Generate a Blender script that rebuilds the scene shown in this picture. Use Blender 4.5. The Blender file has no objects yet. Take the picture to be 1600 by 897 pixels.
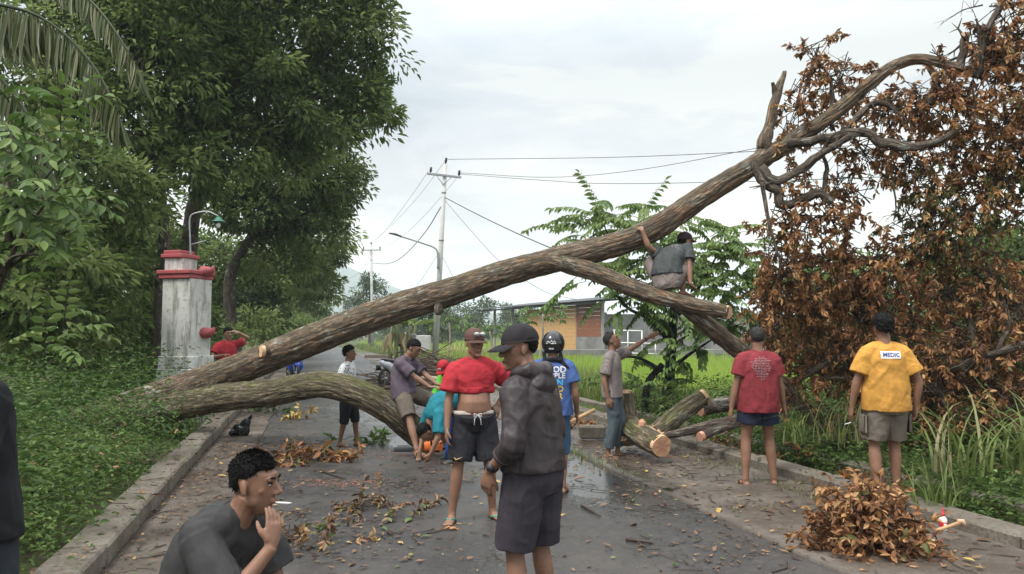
import bpy, math, random
import numpy as np
from mathutils import Vector, Matrix
from mathutils.bvhtree import BVHTree
R = math.radians
rng = np.random.default_rng(7)
random.seed(7)
SC = bpy.context.scene
COL = SC.collection
# ------------------------------------------------------------------ camera, sky, sun
F_PX, CAMZ = 1150.0, 1.6
PITCH = math.atan((520 - 448.5) / F_PX)
cd = bpy.data.cameras.new('camera'); cam = bpy.data.objects.new('camera', cd); COL.objects.link(cam)
cam.location = (0, 0, CAMZ); cam.rotation_euler = (R(90) + PITCH, 0, 0)
cd.sensor_width = 36; cd.lens = 36 * F_PX / 1600; cd.clip_start = 0.05; cd.clip_end = 20000
SC.camera = cam
SUN_EL, SUN_AZ = R(48), R(-35)
W = bpy.data.worlds.new('World'); SC.world = W; W.use_nodes = True
nt = W.node_tree; N = nt.nodes; Lk = nt.links; N.clear()
def wn(t, **kw):
    n = N.new(t)
    for a, b in kw.items(): setattr(n, a, b)
    return n
def wmath(op, a, b=None):
    n = wn('ShaderNodeMath', operation=op)
    for i, v in enumerate((a, b)):
        if v is None: continue
        if isinstance(v, (int, float)): n.inputs[i].default_value = v
        else: Lk.new(v, n.inputs[i])
    return n.outputs[0]
tc = wn('ShaderNodeTexCoord')
sky = wn('ShaderNodeTexSky', sky_type='NISHITA', sun_disc=False, sun_elevation=SUN_EL, sun_rotation=SUN_AZ, air_density=1.0, dust_density=2.0)
bg1 = wn('ShaderNodeBackground'); bg1.inputs[1].default_value = 0.1
Lk.new(sky.outputs[0], bg1.inputs[0])
sep = wn('ShaderNodeSeparateXYZ'); Lk.new(tc.outputs['Generated'], sep.inputs[0])
zc = wmath('MAXIMUM', sep.outputs[2], 0.0)
def wramp(fac, stops, interp='EASE'):
    r = wn('ShaderNodeValToRGB'); r.color_ramp.interpolation = interp
    e = r.color_ramp.elements
    while len(e) < len(stops): e.new(0.5)
    for i, (p, c) in enumerate(stops): e[i].position = p; e[i].color = (*c, 1)
    Lk.new(fac, r.inputs[0]); return r.outputs[0]
# overcast sky: warm bright band low down, pale blue-grey above, brighter towards the zenith (CIE overcast)
base = wramp(zc, [(0.0, (.70, .69, .66)), (.09, (.97, .93, .855)), (.19, (.87, .865, .84)), (.32, (.655, .70, .745)), (.52, (.66, .71, .76)), (1, (.80, .84, .88))])
mp = wn('ShaderNodeMapping'); mp.inputs['Scale'].default_value = (1.0, 1.0, 3.6); mp.inputs['Location'].default_value = (.35, .1, 0.12)
Lk.new(tc.outputs['Generated'], mp.inputs[0])
n1 = wn('ShaderNodeTexNoise'); n1.inputs['Scale'].default_value = 2.6; n1.inputs['Detail'].default_value = 7; n1.inputs['Roughness'].default_value = .55
n1.inputs['Distortion'].default_value = .25
Lk.new(mp.outputs[0], n1.inputs['Vector'])
cl = wramp(n1.outputs[0], [(.36, (.76, .775, .80)), (.45, (.90, .91, .93)), (.53, (1.0, .995, .975)), (.61, (1.20, 1.15, 1.05))])
mul = wn('ShaderNodeMix', data_type='RGBA', blend_type='MULTIPLY'); mul.inputs[0].default_value = 1
Lk.new(base, mul.inputs[6]); Lk.new(cl, mul.inputs[7])
boost = wramp(zc, [(.34, (.80, .80, .80)), (.70, (2.4, 2.4, 2.35)), (1, (3.2, 3.2, 3.1))], 'LINEAR')
mul2 = wn('ShaderNodeMix', data_type='RGBA', blend_type='MULTIPLY'); mul2.inputs[0].default_value = 1
Lk.new(mul.outputs[2], mul2.inputs[6]); Lk.new(boost, mul2.inputs[7])
bg2 = wn('ShaderNodeBackground'); bg2.inputs[1].default_value = 1.0; Lk.new(mul2.outputs[2], bg2.inputs[0])
mx = wn('ShaderNodeMixShader'); mx.inputs[0].default_value = 0.94
Lk.new(bg1.outputs[0], mx.inputs[1]); Lk.new(bg2.outputs[0], mx.inputs[2])
wo = wn('ShaderNodeOutputWorld'); Lk.new(mx.outputs[0], wo.inputs[0])
sl = bpy.data.lights.new('sun', 'SUN'); sl.energy = 2.7; sl.angle = R(18); sl.color = (1, .96, .9)
so = bpy.data.objects.new('sun', sl); COL.objects.link(so)
sd = Vector((math.sin(SUN_AZ) * math.cos(SUN_EL), -math.cos(SUN_AZ) * math.cos(SUN_EL) * 0.6, math.sin(SUN_EL)))
so.rotation_euler = sd.to_track_quat('Z', 'Y').to_euler()
SC.view_settings.view_transform = 'Standard'; SC.view_settings.look = 'None'
SC.view_settings.exposure = 0.46; SC.view_settings.gamma = 1
SC.render.engine = 'CYCLES'
SC.cycles.use_denoising = True
SC.cycles.max_bounces = 6; SC.cycles.diffuse_bounces = 3; SC.cycles.glossy_bounces = 2; SC.cycles.transmission_bounces = 3
SC.cycles.volume_bounces = 1; SC.cycles.caustics_reflective = False; SC.cycles.caustics_refractive = False
# ------------------------------------------------------------------ where things stand
def ray(px, py):
    x = (px - 800) / F_PX; y = (448.5 - py) / F_PX
    c, s = math.cos(PITCH), math.sin(PITCH)
    return np.array([x, c - y * s, s + y * c])
def P(px, py, d):
    r = ray(px, py); return np.array([0, 0, CAMZ]) + r * (d / r[1])
def G(px, py, z=0.0):
    r = ray(px, py); return np.array([0, 0, CAMZ]) + r * ((z - CAMZ) / r[2])
RA = math.atan(0.2777)
RD = np.array([-math.sin(RA), math.cos(RA), 0]); RR = np.array([math.cos(RA), math.sin(RA), 0])
def RP(s, t, z=0.0): return RD * s + RR * t + np.array([0, 0, z])
def st(p): return float(np.dot(p, RD)), float(np.dot(p, RR))
def project(Pw):
    q = np.asarray(Pw) - np.array([0, 0, CAMZ]); c, s = math.cos(PITCH), math.sin(PITCH)
    zf = q[..., 1] * c + q[..., 2] * s; yu = -q[..., 1] * s + q[..., 2] * c
    return 800 + F_PX * q[..., 0] / zf, 448.5 - F_PX * yu / zf, zf
def nz(v):
    v = np.asarray(v, float); return v / (np.linalg.norm(v) + 1e-12)
# ------------------------------------------------------------------ numpy noise
def _h(i, seed):
    i = i.astype(np.int64)
    n = (i[..., 0] * 374761393 + i[..., 1] * 668265263 + i[..., 2] * 2147483647 + seed * 1274126177) & 0xffffffff
    n = ((n ^ (n >> 13)) * 1274126177) & 0xffffffff
    return ((n ^ (n >> 16)) & 0xffff) / 65535.0
def vnoise(p, seed=0):
    p = np.asarray(p, float); i = np.floor(p); f = p - i; f = f * f * (3 - 2 * f); o = 0
    for dx in (0, 1):
        for dy in (0, 1):
            for dz in (0, 1):
                w = (f[..., 0] if dx else 1 - f[..., 0]) * (f[..., 1] if dy else 1 - f[..., 1]) * (f[..., 2] if dz else 1 - f[..., 2])
                o = o + w * _h(i + np.array([dx, dy, dz]), seed)
    return o
def fnoise(p, seed=0, oct=4):
    a, o, s = .5, 0, 0
    for k in range(oct):
        o = o + a * vnoise(np.asarray(p) * (2 ** k), seed + k); s += a; a *= .5
    return o / s
# ------------------------------------------------------------------ object helpers
ORG = {}
def thing(name, label, cat, loc=(0, 0, 0), rotz=0.0, group=None):
    o = bpy.data.objects.new(name, None); COL.objects.link(o); o.empty_display_size = .1
    o.location = [float(v) for v in loc]; o.rotation_euler = (0, 0, rotz); o['label'] = label; o['category'] = cat
    if group: o['group'] = group
    ORG[o.name] = np.asarray(loc, float); return o
def tag(o, label, cat, group=None):
    o['label'] = label; o['category'] = cat
    if group: o['group'] = group
    return o
def mesh_np(name, V, faces=None, quads=None, tris=None, smooth=True):
    me = bpy.data.meshes.new(name); V = np.ascontiguousarray(V, dtype=np.float32)
    if faces is not None:
        me.from_pydata(V.tolist(), [], faces)
    else:
        idx, tot = [], []
        if quads is not None and len(quads): idx.append(np.asarray(quads).ravel()); tot.append(np.full(len(quads), 4))
        if tris is not None and len(tris): idx.append(np.asarray(tris).ravel()); tot.append(np.full(len(tris), 3))
        idx = np.concatenate(idx).astype(np.int32); tot = np.concatenate(tot).astype(np.int32)
        me.vertices.add(len(V)); me.vertices.foreach_set('co', V.ravel())
        me.loops.add(len(idx)); me.loops.foreach_set('vertex_index', idx)
        me.polygons.add(len(tot)); st_ = np.zeros(len(tot), np.int32); st_[1:] = np.cumsum(tot)[:-1]
        me.polygons.foreach_set('loop_start', st_)
        me.update(calc_edges=True)
    if smooth and len(me.polygons): me.polygons.foreach_set('use_smooth', np.ones(len(me.polygons), bool))
    me.update(); return me
def attr(me, name, data, typ='FLOAT'):
    a = me.attributes.new(name, typ, 'POINT')
    a.data.foreach_set('value' if typ == 'FLOAT' else 'vector', np.ascontiguousarray(data, dtype=np.float32).ravel()); return me
def put(name, me, mat=None, parent=None, kind=None, label=None):
    o = bpy.data.objects.new(name, me); COL.objects.link(o)
    if mat is not None:
        for m in (mat if isinstance(mat, (list, tuple)) else [mat]): me.materials.append(m)
    if parent is not None: o.parent = parent
    if kind: o['kind'] = kind
    if label: o['label'] = label
    return o
def org(o):
    """world position of the thing that carries o (things built in world coordinates)"""
    while o is not None and o.name not in ORG: o = o.parent
    return ORG[o.name] if o is not None else np.zeros(3)
def shift(me, d):
    n = len(me.vertices); c = np.empty(n * 3, np.float32); me.vertices.foreach_get('co', c)
    c = c.reshape(-1, 3) + np.asarray(d, np.float32); me.vertices.foreach_set('co', c.ravel()); me.update(); return me
def wput(name, me, mat, parent, kind=None, label=None):
    return put(name, shift(me, -org(parent)), mat, parent, kind, label)
class MB:
    def __init__(s): s.V = []; s.F = []; s.n = 0; s.M = []; s.mi = 0
    def add(s, V, F):
        V = np.asarray(V, float).reshape(-1, 3); s.V.append(V)
        for f in F: s.F.append([int(i) + s.n for i in f]); s.M.append(s.mi)
        s.n += len(V); return s
    def tube(s, pts, rads, n=12, u=None, cap=True, e=1.0):
        pts = [np.asarray(p, float) for p in pts]; m = len(pts)
        if not isinstance(rads, (list, tuple, np.ndarray)): rads = [rads] * m
        T = [nz(pts[min(i + 1, m - 1)] - pts[max(i - 1, 0)]) for i in range(m)]
        V = []; prev = None
        for i in range(m):
            if u is not None: uu = np.asarray(u[i] if isinstance(u, list) else u, float)
            elif prev is None: uu = np.array([1., 0, 0]) if abs(T[i][0]) < .8 else np.array([0, 1., 0])
            else: uu = prev
            uu = nz(uu - T[i] * np.dot(uu, T[i])); prev = uu; vv = np.cross(T[i], uu)
            r = rads[i]; a, b = (r if isinstance(r, (tuple, list)) else (r, r))
            for k in range(n):
                th = 2 * math.pi * k / n; c, q = math.cos(th), math.sin(th)
                if e != 1.0: c = math.copysign(abs(c) ** e, c); q = math.copysign(abs(q) ** e, q)
                V.append(pts[i] + uu * (a * c) + vv * (b * q))
        F = []
        for i in range(m - 1):
            for k in range(n):
                k2 = (k + 1) % n; F.append((i * n + k, i * n + k2, (i + 1) * n + k2, (i + 1) * n + k))
        if cap:
            F.append(list(range(n))[::-1]); F.append([(m - 1) * n + k for k in range(n)])
        return s.add(V, F)
    def ell(s, c, r, Rm=None, n=12, m=8):
        if not isinstance(r, (tuple, list, np.ndarray)): r = (r, r, r)
        V = [(0, 0, -1)]
        for i in range(1, m):
            ph = -math.pi / 2 + math.pi * i / m
            for k in range(n): V.append((math.cos(ph) * math.cos(2 * math.pi * k / n), math.cos(ph) * math.sin(2 * math.pi * k / n), math.sin(ph)))
        V.append((0, 0, 1)); V = np.array(V) * np.asarray(r)
        if Rm is not None: V = V @ np.asarray(Rm).T
        F = []; L = len(V) - 1
        for k in range(n):
            k2 = (k + 1) % n; F.append((0, 1 + k2, 1 + k)); F.append((L, L - n + k, L - n + k2))
            for i in range(m - 2): a = 1 + i * n; F.append((a + k, a + k2, a + n + k2, a + n + k))
        return s.add(V + np.asarray(c, float), F)
    def box(s, c, h, Rm=None):
        V = np.array([(x, y, z) for x in (-1, 1) for y in (-1, 1) for z in (-1, 1)], float) * np.asarray(h)
        if Rm is not None: V = V @ np.asarray(Rm).T
        return s.add(V + np.asarray(c, float), [(0, 1, 3, 2), (4, 6, 7, 5), (0, 4, 5, 1), (2, 3, 7, 6), (0, 2, 6, 4), (1, 5, 7, 3)])
    def bbox(s, c, h, b=.01, Rm=None):
        """box with chamfered edges"""
        h = np.asarray(h, float); b = min(b, min(h) * .6); V = []; idx = {}
        for x in (-1, 1):
            for y in (-1, 1):
                for z in (-1, 1):
                    sg = np.array([x, y, z])
                    for a in range(3):
                        v = sg * (h - b); v[a] = sg[a] * h[a]; idx[(x, y, z, a)] = len(V); V.append(v)
        F = []
        for a in range(3):
            o = [i for i in range(3) if i != a]
            for sg in (-1, 1):
                q = []
                for p_, r_ in ((-1, -1), (1, -1), (1, 1), (-1, 1)):
                    k = [0, 0, 0]; k[a] = sg; k[o[0]] = p_; k[o[1]] = r_; q.append(idx[(*k, a)])
                F.append(q)
            for p_ in (-1, 1):
                for r_ in (-1, 1):
                    k1 = [0, 0, 0]; k1[o[0]] = p_; k1[o[1]] = r_; k1[a] = -1; k2 = list(k1); k2[a] = 1
                    F.append([idx[(*k1, o[0])], idx[(*k2, o[0])], idx[(*k2, o[1])], idx[(*k1, o[1])]])
        for x in (-1, 1):
            for y in (-1, 1):
                for z in (-1, 1): F.append([idx[(x, y, z, a)] for a in range(3)])
        V = np.array(V)
        if Rm is not None: V = V @ np.asarray(Rm).T
        return s.add(V + np.asarray(c, float), F)
    def verts(s): return np.concatenate(s.V)
    def mesh(s, name, smooth=True):
        me = mesh_np(name, s.verts(), faces=s.F, smooth=smooth)
        if any(s.M): me.polygons.foreach_set('material_index', np.array(s.M, np.int32))
        return me
    def put(s, name, mat, parent=None, smooth=True, kind=None, label=None, world=False):
        me = s.mesh(name, smooth)
        return (wput if world else put)(name, me, mat, parent, kind, label)
def remesh(mb, vox, smooth=3, name='m'):
    me = mb.mesh(name); ob = bpy.data.objects.new('remesh_tmp', me); COL.objects.link(ob)
    m = ob.modifiers.new('r', 'REMESH'); m.mode = 'VOXEL'; m.voxel_size = vox
    if smooth: q = ob.modifiers.new('s', 'SMOOTH'); q.factor = .5; q.iterations = smooth
    dg = bpy.context.evaluated_depsgraph_get(); dg.update()
    out = bpy.data.meshes.new_from_object(ob.evaluated_get(dg)); out.name = name
    bpy.data.objects.remove(ob); bpy.data.meshes.remove(me)
    out.polygons.foreach_set('use_smooth', np.ones(len(out.polygons), bool)); return out
def getV(me):
    c = np.empty(len(me.vertices) * 3, np.float32); me.vertices.foreach_get('co', c); return c.reshape(-1, 3)
def setV(me, V): me.vertices.foreach_set('co', np.ascontiguousarray(V, np.float32).ravel()); me.update()
def getN(me):
    c = np.empty(len(me.vertices) * 3, np.float32); me.vertex_normals.foreach_get('vector', c); return c.reshape(-1, 3)
def rot(yaw=0, pitch=0, roll=0):
    return np.array((Matrix.Rotation(R(yaw), 3, 'Z') @ Matrix.Rotation(R(pitch), 3, 'X') @ Matrix.Rotation(R(roll), 3, 'Y')))
def crom(pts, n):
    """Catmull-Rom resample of a polyline (rows may carry radius in column 3)"""
    p = np.asarray(pts, float); p = np.vstack([2 * p[0] - p[1], p, 2 * p[-1] - p[-2]]); out = []
    m = len(p) - 3
    for u in np.linspace(0, m, n):
        i = min(int(u), m - 1); t = u - i; a, b, c, d = p[i:i + 4]
        out.append(.5 * (2 * b + (c - a) * t + (2 * a - 5 * b + 4 * c - d) * t * t + (3 * b - a - 3 * c + d) * t ** 3))
    return np.array(out)
# ------------------------------------------------------------------ materials
class NM:
    def __init__(s, name):
        s.m = bpy.data.materials.new(name); s.m.use_nodes = True; s.t = s.m.node_tree; s.N = s.t.nodes; s.L = s.t.links
        s.b = s.N['Principled BSDF']; s.o = s.N['Material Output']; s._tc = None
    def n(s, t, **kw):
        q = s.N.new(t)
        for a, b in kw.items(): setattr(q, a, b)
        return q
    def tc(s, out='Object'):
        if s._tc is None: s._tc = s.n('ShaderNodeTexCoord')
        return s._tc.outputs[out]
    def at(s, name, out='Vector'): q = s.n('ShaderNodeAttribute', attribute_name=name); return q.outputs[out]
    def map(s, v, scale=(1, 1, 1), rot=(0, 0, 0)):
        q = s.n('ShaderNodeMapping'); q.inputs['Scale'].default_value = scale; q.inputs['Rotation'].default_value = rot; s.L.new(v, q.inputs[0]); return q.outputs[0]
    def noise(s, v, scale, detail=4, rough=.55, dist=0):
        q = s.n('ShaderNodeTexNoise'); q.inputs['Scale'].default_value = scale; q.inputs['Detail'].default_value = detail
        q.inputs['Roughness'].default_value = rough; q.inputs['Distortion'].default_value = dist; s.L.new(v, q.inputs['Vector']); return q.outputs[0]
    def vor(s, v, scale, feature='F1'):
        q = s.n('ShaderNodeTexVoronoi', feature=feature); q.inputs['Scale'].default_value = scale; s.L.new(v, q.inputs['Vector']); return q.outputs[0]
    def ramp(s, f, stops, interp='LINEAR'):
        r = s.n('ShaderNodeValToRGB'); r.color_ramp.interpolation = interp; e = r.color_ramp.elements
        while len(e) < len(stops): e.new(.5)
        for i, (p, c) in enumerate(stops):
            if isinstance(c, (int, float)): c = (c, c, c)
            e[i].position = p; e[i].color = (*c, 1)
        s.L.new(f, r.inputs[0]); return r.outputs[0]
    def mix(s, f, a, b, blend='MIX'):
        q = s.n('ShaderNodeMix', data_type='RGBA', blend_type=blend)
        for i, v in ((0, f), (6, a), (7, b)):
            if isinstance(v, (int, float)): q.inputs[i].default_value = v
            elif isinstance(v, tuple): q.inputs[i].default_value = (*v, 1)
            else: s.L.new(v, q.inputs[i])
        return q.outputs[2]
    def math(s, op, a, b=None):
        q = s.n('ShaderNodeMath', operation=op)
        for i, v in enumerate((a, b)):
            if v is None: continue
            if isinstance(v, (int, float)): q.inputs[i].default_value = v
            else: s.L.new(v, q.inputs[i])
        return q.outputs[0]
    def col(s, c):
        if isinstance(c, tuple): s.b.inputs['Base Color'].default_value = (*c, 1)
        else: s.L.new(c, s.b.inputs['Base Color'])
        return s
    def rough(s, c):
        if isinstance(c, (int, float)): s.b.inputs['Roughness'].default_value = c
        else: s.L.new(c, s.b.inputs['Roughness'])
        return s
    def bump(s, h, strength=.4, dist=.01):
        q = s.n('ShaderNodeBump'); q.inputs['Strength'].default_value = strength; q.inputs['Distance'].default_value = dist
        s.L.new(h, q.inputs['Height']); s.L.new(q.outputs[0], s.b.inputs['Normal']); return s
    def spec(s, v): s.b.inputs['Specular IOR Level'].default_value = v; return s
def simple(name, c, rough=.7, var=.25, scale=6, bump=0, bscale=60, spec=.4, metal=0):
    k = NM(name); n = k.noise(k.tc(), scale, 5)
    a = tuple(min(1, x * (1 - var)) for x in c); b = tuple(min(1, x * (1 + var)) for x in c)
    k.col(k.ramp(n, [(.3, a), (.7, b)])).rough(rough).spec(spec); k.b.inputs['Metallic'].default_value = metal
    if bump: k.bump(k.noise(k.tc(), bscale, 4), bump, .01)
    return k.m
def cloth(name, c, rough=.85, weave=420, wr=.5, c2=None, stripes=None):
    k = NM(name); o = k.tc(); n = k.noise(o, 9, 6, .65)
    a = tuple(x * .74 for x in c); b = tuple(min(1, x * 1.16) for x in c)
    base = k.ramp(n, [(.32, a), (.68, b)]); base = k.mix(k.ramp(k.noise(o, 3.1, 5, .6), [(.5, 0.), (.62, .35)]), base, tuple(x * .55 for x in c))
    k.col(base).rough(rough).spec(.2); 
    fo = k.noise(k.map(o, (1, 1, .5), (.5, .3, 0)), 6, 2, .5, .7); cr = k.math('ABSOLUTE', k.math('SUBTRACT', fo, .5)); cr = k.ramp(cr, [(0, 1.), (.16, 0.)], 'EASE')
    f2 = k.noise(k.map(o, (1, 1, .6), (-.4, .5, 0)), 12, 2, .5, .6); fine = k.noise(o, weave, 2)
    h = k.math('ADD', k.math('ADD', k.math('MULTIPLY', cr, .55), k.math('MULTIPLY', f2, .5)), k.math('MULTIPLY', fine, .04))
    k.bump(h, min(1, wr * .8), .02); return k.m
def leafmat(name, stops, rough=.45, trans=.25, spec=.4):
    k = NM(name); t = k.at('tint', 'Fac'); k.col(k.ramp(t, stops)).rough(rough).spec(spec)
    tr = k.n('ShaderNodeBsdfTranslucent'); k.L.new(k.ramp(t, [(p, tuple(min(1, x * 1.25) for x in c)) for p, c in stops]), tr.inputs[0])
    mxs = k.n('ShaderNodeMixShader'); mxs.inputs[0].default_value = trans
    k.L.new(k.b.outputs[0], mxs.inputs[1]); k.L.new(tr.outputs[0], mxs.inputs[2]); k.L.new(mxs.outputs[0], k.o.inputs[0]); return k.m
def barkmat(name, dark, mid, light, moss=None, mossamt=.5, flake=None, scale=1.0):
    """furrowed bark in (along, around) coordinates stored on the mesh; plates and furrows follow the relief attribute"""
    k = NM(name); v = k.at('bark'); rl = k.at('relief', 'Fac')
    n = k.noise(k.map(v, (14 * scale, 2.2 * scale, 14 * scale)), 3, 6, .68, .3)
    r2 = k.ramp(k.noise(k.map(v, (13 * scale, 1.9 * scale, 13 * scale)), 3.1, 3, .5, .35), [(.40, 0.), (.47, 1.), (.53, 1.), (.60, 0.)])
    c = k.ramp(n, [(.28, mid), (.5, tuple((a + b) / 2 for a, b in zip(mid, light))), (.72, light)])
    if flake: c = k.mix(k.ramp(k.noise(k.map(v, (8, 2.4, 8)), 2.2, 4, .6), [(.50, 0.), (.60, .9)]), c, flake)
    c = k.mix(k.ramp(k.noise(k.map(v, (1, .6, 1)), 5, 4, .6), [(.40, .55), (.56, 0.)]), c, tuple(.6 * a for a in mid))
    lich = k.ramp(k.noise(k.map(v, (1, .6, 1)), 6, 3, .6), [(.60, 0.), (.64, .7)]); c = k.mix(lich, c, (.40, .40, .34))
    if moss:
        up = k.n('ShaderNodeNewGeometry'); sp = k.n('ShaderNodeSeparateXYZ'); k.L.new(up.outputs['Normal'], sp.inputs[0])
        f = k.math('MULTIPLY', k.ramp(k.noise(v, 3.2, 5, .65), [(.42, 0.), (.62, 1.)]), k.ramp(sp.outputs[2], [(-.1, 0.15), (.6, 1.)]))
        c = k.mix(k.math('MULTIPLY', f, mossamt), c, moss)
    c = k.mix(k.math('MULTIPLY', r2, .6), c, dark); c = k.mix(k.ramp(rl, [(.10, .7), (.5, 0.)]), c, dark)
    h = k.math('SUBTRACT', n, k.math('MULTIPLY', r2, .8)); k.col(c).rough(.85).spec(.3).bump(h, .9, .02); return k.m
# ------------------------------------------------------------------ the setting: ground, road, kerbs, drain, mountain
def sstops():
    return np.concatenate([np.arange(-14, 30, .3), np.arange(30, 80, 1.5), np.arange(80, 400, 10), [400, 700, 1200, 2300]])
def prof(t, s, n):
    z = np.full_like(t, -.16)
    z = np.where(t < -1.55, -.03 + np.clip((-1.55 - t) * .12, 0, .35) + (n - .5) * .3 * np.clip(-1.6 - t, 0, 1), z)
    z = np.where((t > -1.551) & (t < 5.2), -.05, z)
    z = np.where((t > 5.35) & (t < 6.25), -.62, z)
    bank = np.clip(1 - np.abs(t - 7.6) / 1.8, 0, 1) * np.clip((16 - s) / 6, 0, 1)
    z = np.where(t >= 6.25, -.06 + (n - .5) * .25 * np.clip(t - 6.4, 0, 1) + bank * .22, z)
    return z
tst = np.concatenate([[-1900, -1000, -500, -200, -90, -50, -30, -20], np.arange(-15, -1.7, .5), [-1.6, -1.55, -1.2, 0, 1, 2, 3, 4, 5.1, 5.19, 5.2, 5.35, 5.36, 5.8, 6.24, 6.25, 6.4], np.arange(6.7, 16, .5), [18, 22, 30, 40, 60, 90, 200, 500, 1000, 1900]])
S_, T_ = np.meshgrid(sstops(), tst, indexing='ij')
nn = fnoise(np.stack([S_ * .35, T_ * .35, S_ * 0], -1), 3, 3)
Z_ = prof(T_, S_, nn)
V = S_[..., None] * RD + T_[..., None] * RR; V[..., 2] = Z_
def gridq(a, b):
    i = np.arange(a * b).reshape(a, b); return np.stack([i[:-1, :-1], i[:-1, 1:], i[1:, 1:], i[1:, :-1]], -1).reshape(-1, 4)
k = NM('ground_soil'); o_ = k.tc()
n_ = k.noise(o_, .9, 6, .6); n2_ = k.noise(o_, 9, 5, .6)
soil = k.ramp(n2_, [(.3, (.055, .040, .028)), (.55, (.10, .074, .05)), (.75, (.16, .12, .085))])
grs = k.ramp(n2_, [(.3, (.035, .055, .014)), (.7, (.085, .12, .03))])
k.col(k.mix(k.ramp(n_, [(.45, 0.), (.6, 1.)]), grs, soil)).rough(.9).spec(.2).bump(k.noise(o_, 22, 6, .7), .7, .04)
g = put('ground', mesh_np('ground', V.reshape(-1, 3), quads=gridq(*S_.shape)), k.m, kind='structure')

WETS = [(935, 745, 1.5, .62, 1.7), (905, 700, 1.3, .6, 1.5), (990, 778, .8, .3, 1.1), (950, 700, .8, .4, 1.0), (640, 690, .6, .7, 1.3), (585, 655, 1.6, .5, 1.0), (610, 690, .3, .5, 1.0), (905, 655, 1.5, .6, .9), (570, 620, 2, .3, .7),
        (860, 690, .8, .5, .8), (700, 625, 1.5, .8, .6), (640, 590, 2, .5, .6), (790, 870, .5, .4, .45), (530, 640, 1, .3, .5), (880, 760, .7, .3, .8), (640, 760, .4, .3, .45)]
def wetness(S, T):
    w = np.zeros_like(S)
    for px, py, rs, rt, a in WETS:
        s0, t0 = st(G(px, py)); w = np.maximum(w, a * np.exp(-((S - s0) / rs) ** 2 - ((T - t0) / rt) ** 2))
    return w
def sheet(name, s, tl, tr, nt, z, mat, skirt=0, zf=None):
    """a sheet laid along the road between two lateral edge curves tl(s), tr(s)"""
    s = np.asarray(s); q = np.linspace(0, 1, nt)
    Tm = tl(s)[:, None] * (1 - q) + tr(s)[:, None] * q; Sm = np.repeat(s[:, None], nt, 1)
    V = Sm[..., None] * RD + Tm[..., None] * RR; V[..., 2] = z + (zf(Sm, Tm) if zf else 0)
    wt = wetness(Sm, Tm)
    V = V.reshape(-1, 3); Q = gridq(len(s), nt); wt = wt.ravel()
    if skirt:
        for col in (0, nt - 1):
            e = np.arange(len(s)) * nt + col; b = V[e].copy(); b[:, 2] -= skirt; i0 = len(V); V = np.vstack([V, b]); wt = np.concatenate([wt, wt[e]])
            j = np.arange(len(s) - 1); Q = np.vstack([Q, np.stack([e[:-1], e[1:], i0 + j + 1, i0 + j], -1)])
    me = mesh_np(name, V, quads=Q, smooth=False); attr(me, 'wet', wt)
    return put(name, me, mat, kind='structure')
def ln(c, a=0, f=1, seed=0): return lambda s: c + a * (fnoise(np.stack([s * f, s * 0 + seed, s * 0], -1), seed, 4) - .5) * 2
sfine = np.concatenate([np.arange(-6, 26, .12), np.arange(26, 70, .6), np.arange(70, 420, 6)])
k = NM('wet_asphalt'); o_ = k.tc()
w_ = k.at('wet', 'Fac'); nz_ = k.noise(o_, 2.6, 6, .62, .3); fine_ = k.noise(o_, 130, 3, .7); mid_ = k.noise(o_, 13, 6, .65); big_ = k.noise(k.map(o_, (1, 1, 1)), .55, 5, .6)
pud = k.ramp(k.math('ADD', w_, k.math('MULTIPLY', k.math('SUBTRACT', k.noise(o_, 5.2, 5, .62, .5), .5), 2.6)), [(.44, 0.), (.62, 1.)])
damp = k.ramp(k.math('ADD', k.math('MULTIPLY', w_, .5), nz_), [(.38, 0.), (.66, 1.)])
c_ = k.ramp(mid_, [(.25, (.026, .024, .0235)), (.5, (.042, .0385, .037)), (.75, (.072, .066, .062))])
c_ = k.mix(k.ramp(big_, [(.42, 0.), (.60, .75)]), c_, (.072, .062, .054))
c_ = k.mix(k.ramp(fine_, [(.62, 0.), (.72, .55)]), c_, (.15, .14, .13))
c_ = k.mix(k.ramp(k.noise(o_, 40, 3, .7), [(.60, 0.), (.68, .7)]), c_, (.045, .040, .036))
c_ = k.mix(k.math('MULTIPLY', damp, .45), c_, (.035, .034, .034))
c_ = k.mix(k.math('MULTIPLY', pud, .75), c_, (.035, .032, .030))
vn = k.n('ShaderNodeTexVoronoi', feature='DISTANCE_TO_EDGE'); vn.inputs['Scale'].default_value = .8
wv = k.mix(.25, k.map(o_, (1, 1, 1)), k.n('ShaderNodeTexNoise').outputs[1]); k.L.new(wv, vn.inputs['Vector'])
c_ = k.mix(k.math('MULTIPLY', k.ramp(vn.outputs[0], [(.002, 1.), (.006, 0.)]), k.ramp(big_, [(.48, 0.), (.6, .45)])), c_, (.025, .023, .02))
k.col(c_).rough(k.mix(pud, k.ramp(damp, [(0, .62), (1, .27)]), (.20, .20, .20)))
bh = k.math('MULTIPLY', k.math('ADD', k.math('MULTIPLY', fine_, .5), k.math('MULTIPLY', mid_, .8)), k.math('SUBTRACT', 1.0, k.math('MULTIPLY', pud, .95)))
k.bump(bh, .6, .012).spec(.38)
ASPH = k.m
road = sheet('road', sfine, ln(-.72, .10, .9, 5), ln(3.55, .05, .5, 6), 40, 0.0, ASPH)
k = NM('stained_concrete'); o_ = k.tc(); w_ = k.at('wet', 'Fac')
a_ = k.noise(o_, 1.3, 6, .65); b_ = k.noise(o_, 17, 6, .7)
c_ = k.ramp(a_, [(.3, (.056, .043, .034)), (.5, (.092, .074, .060)), (.7, (.160, .136, .115))])
c_ = k.mix(k.ramp(b_, [(.38, .75), (.56, 0.)]), c_, (.070, .050, .037))
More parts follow.
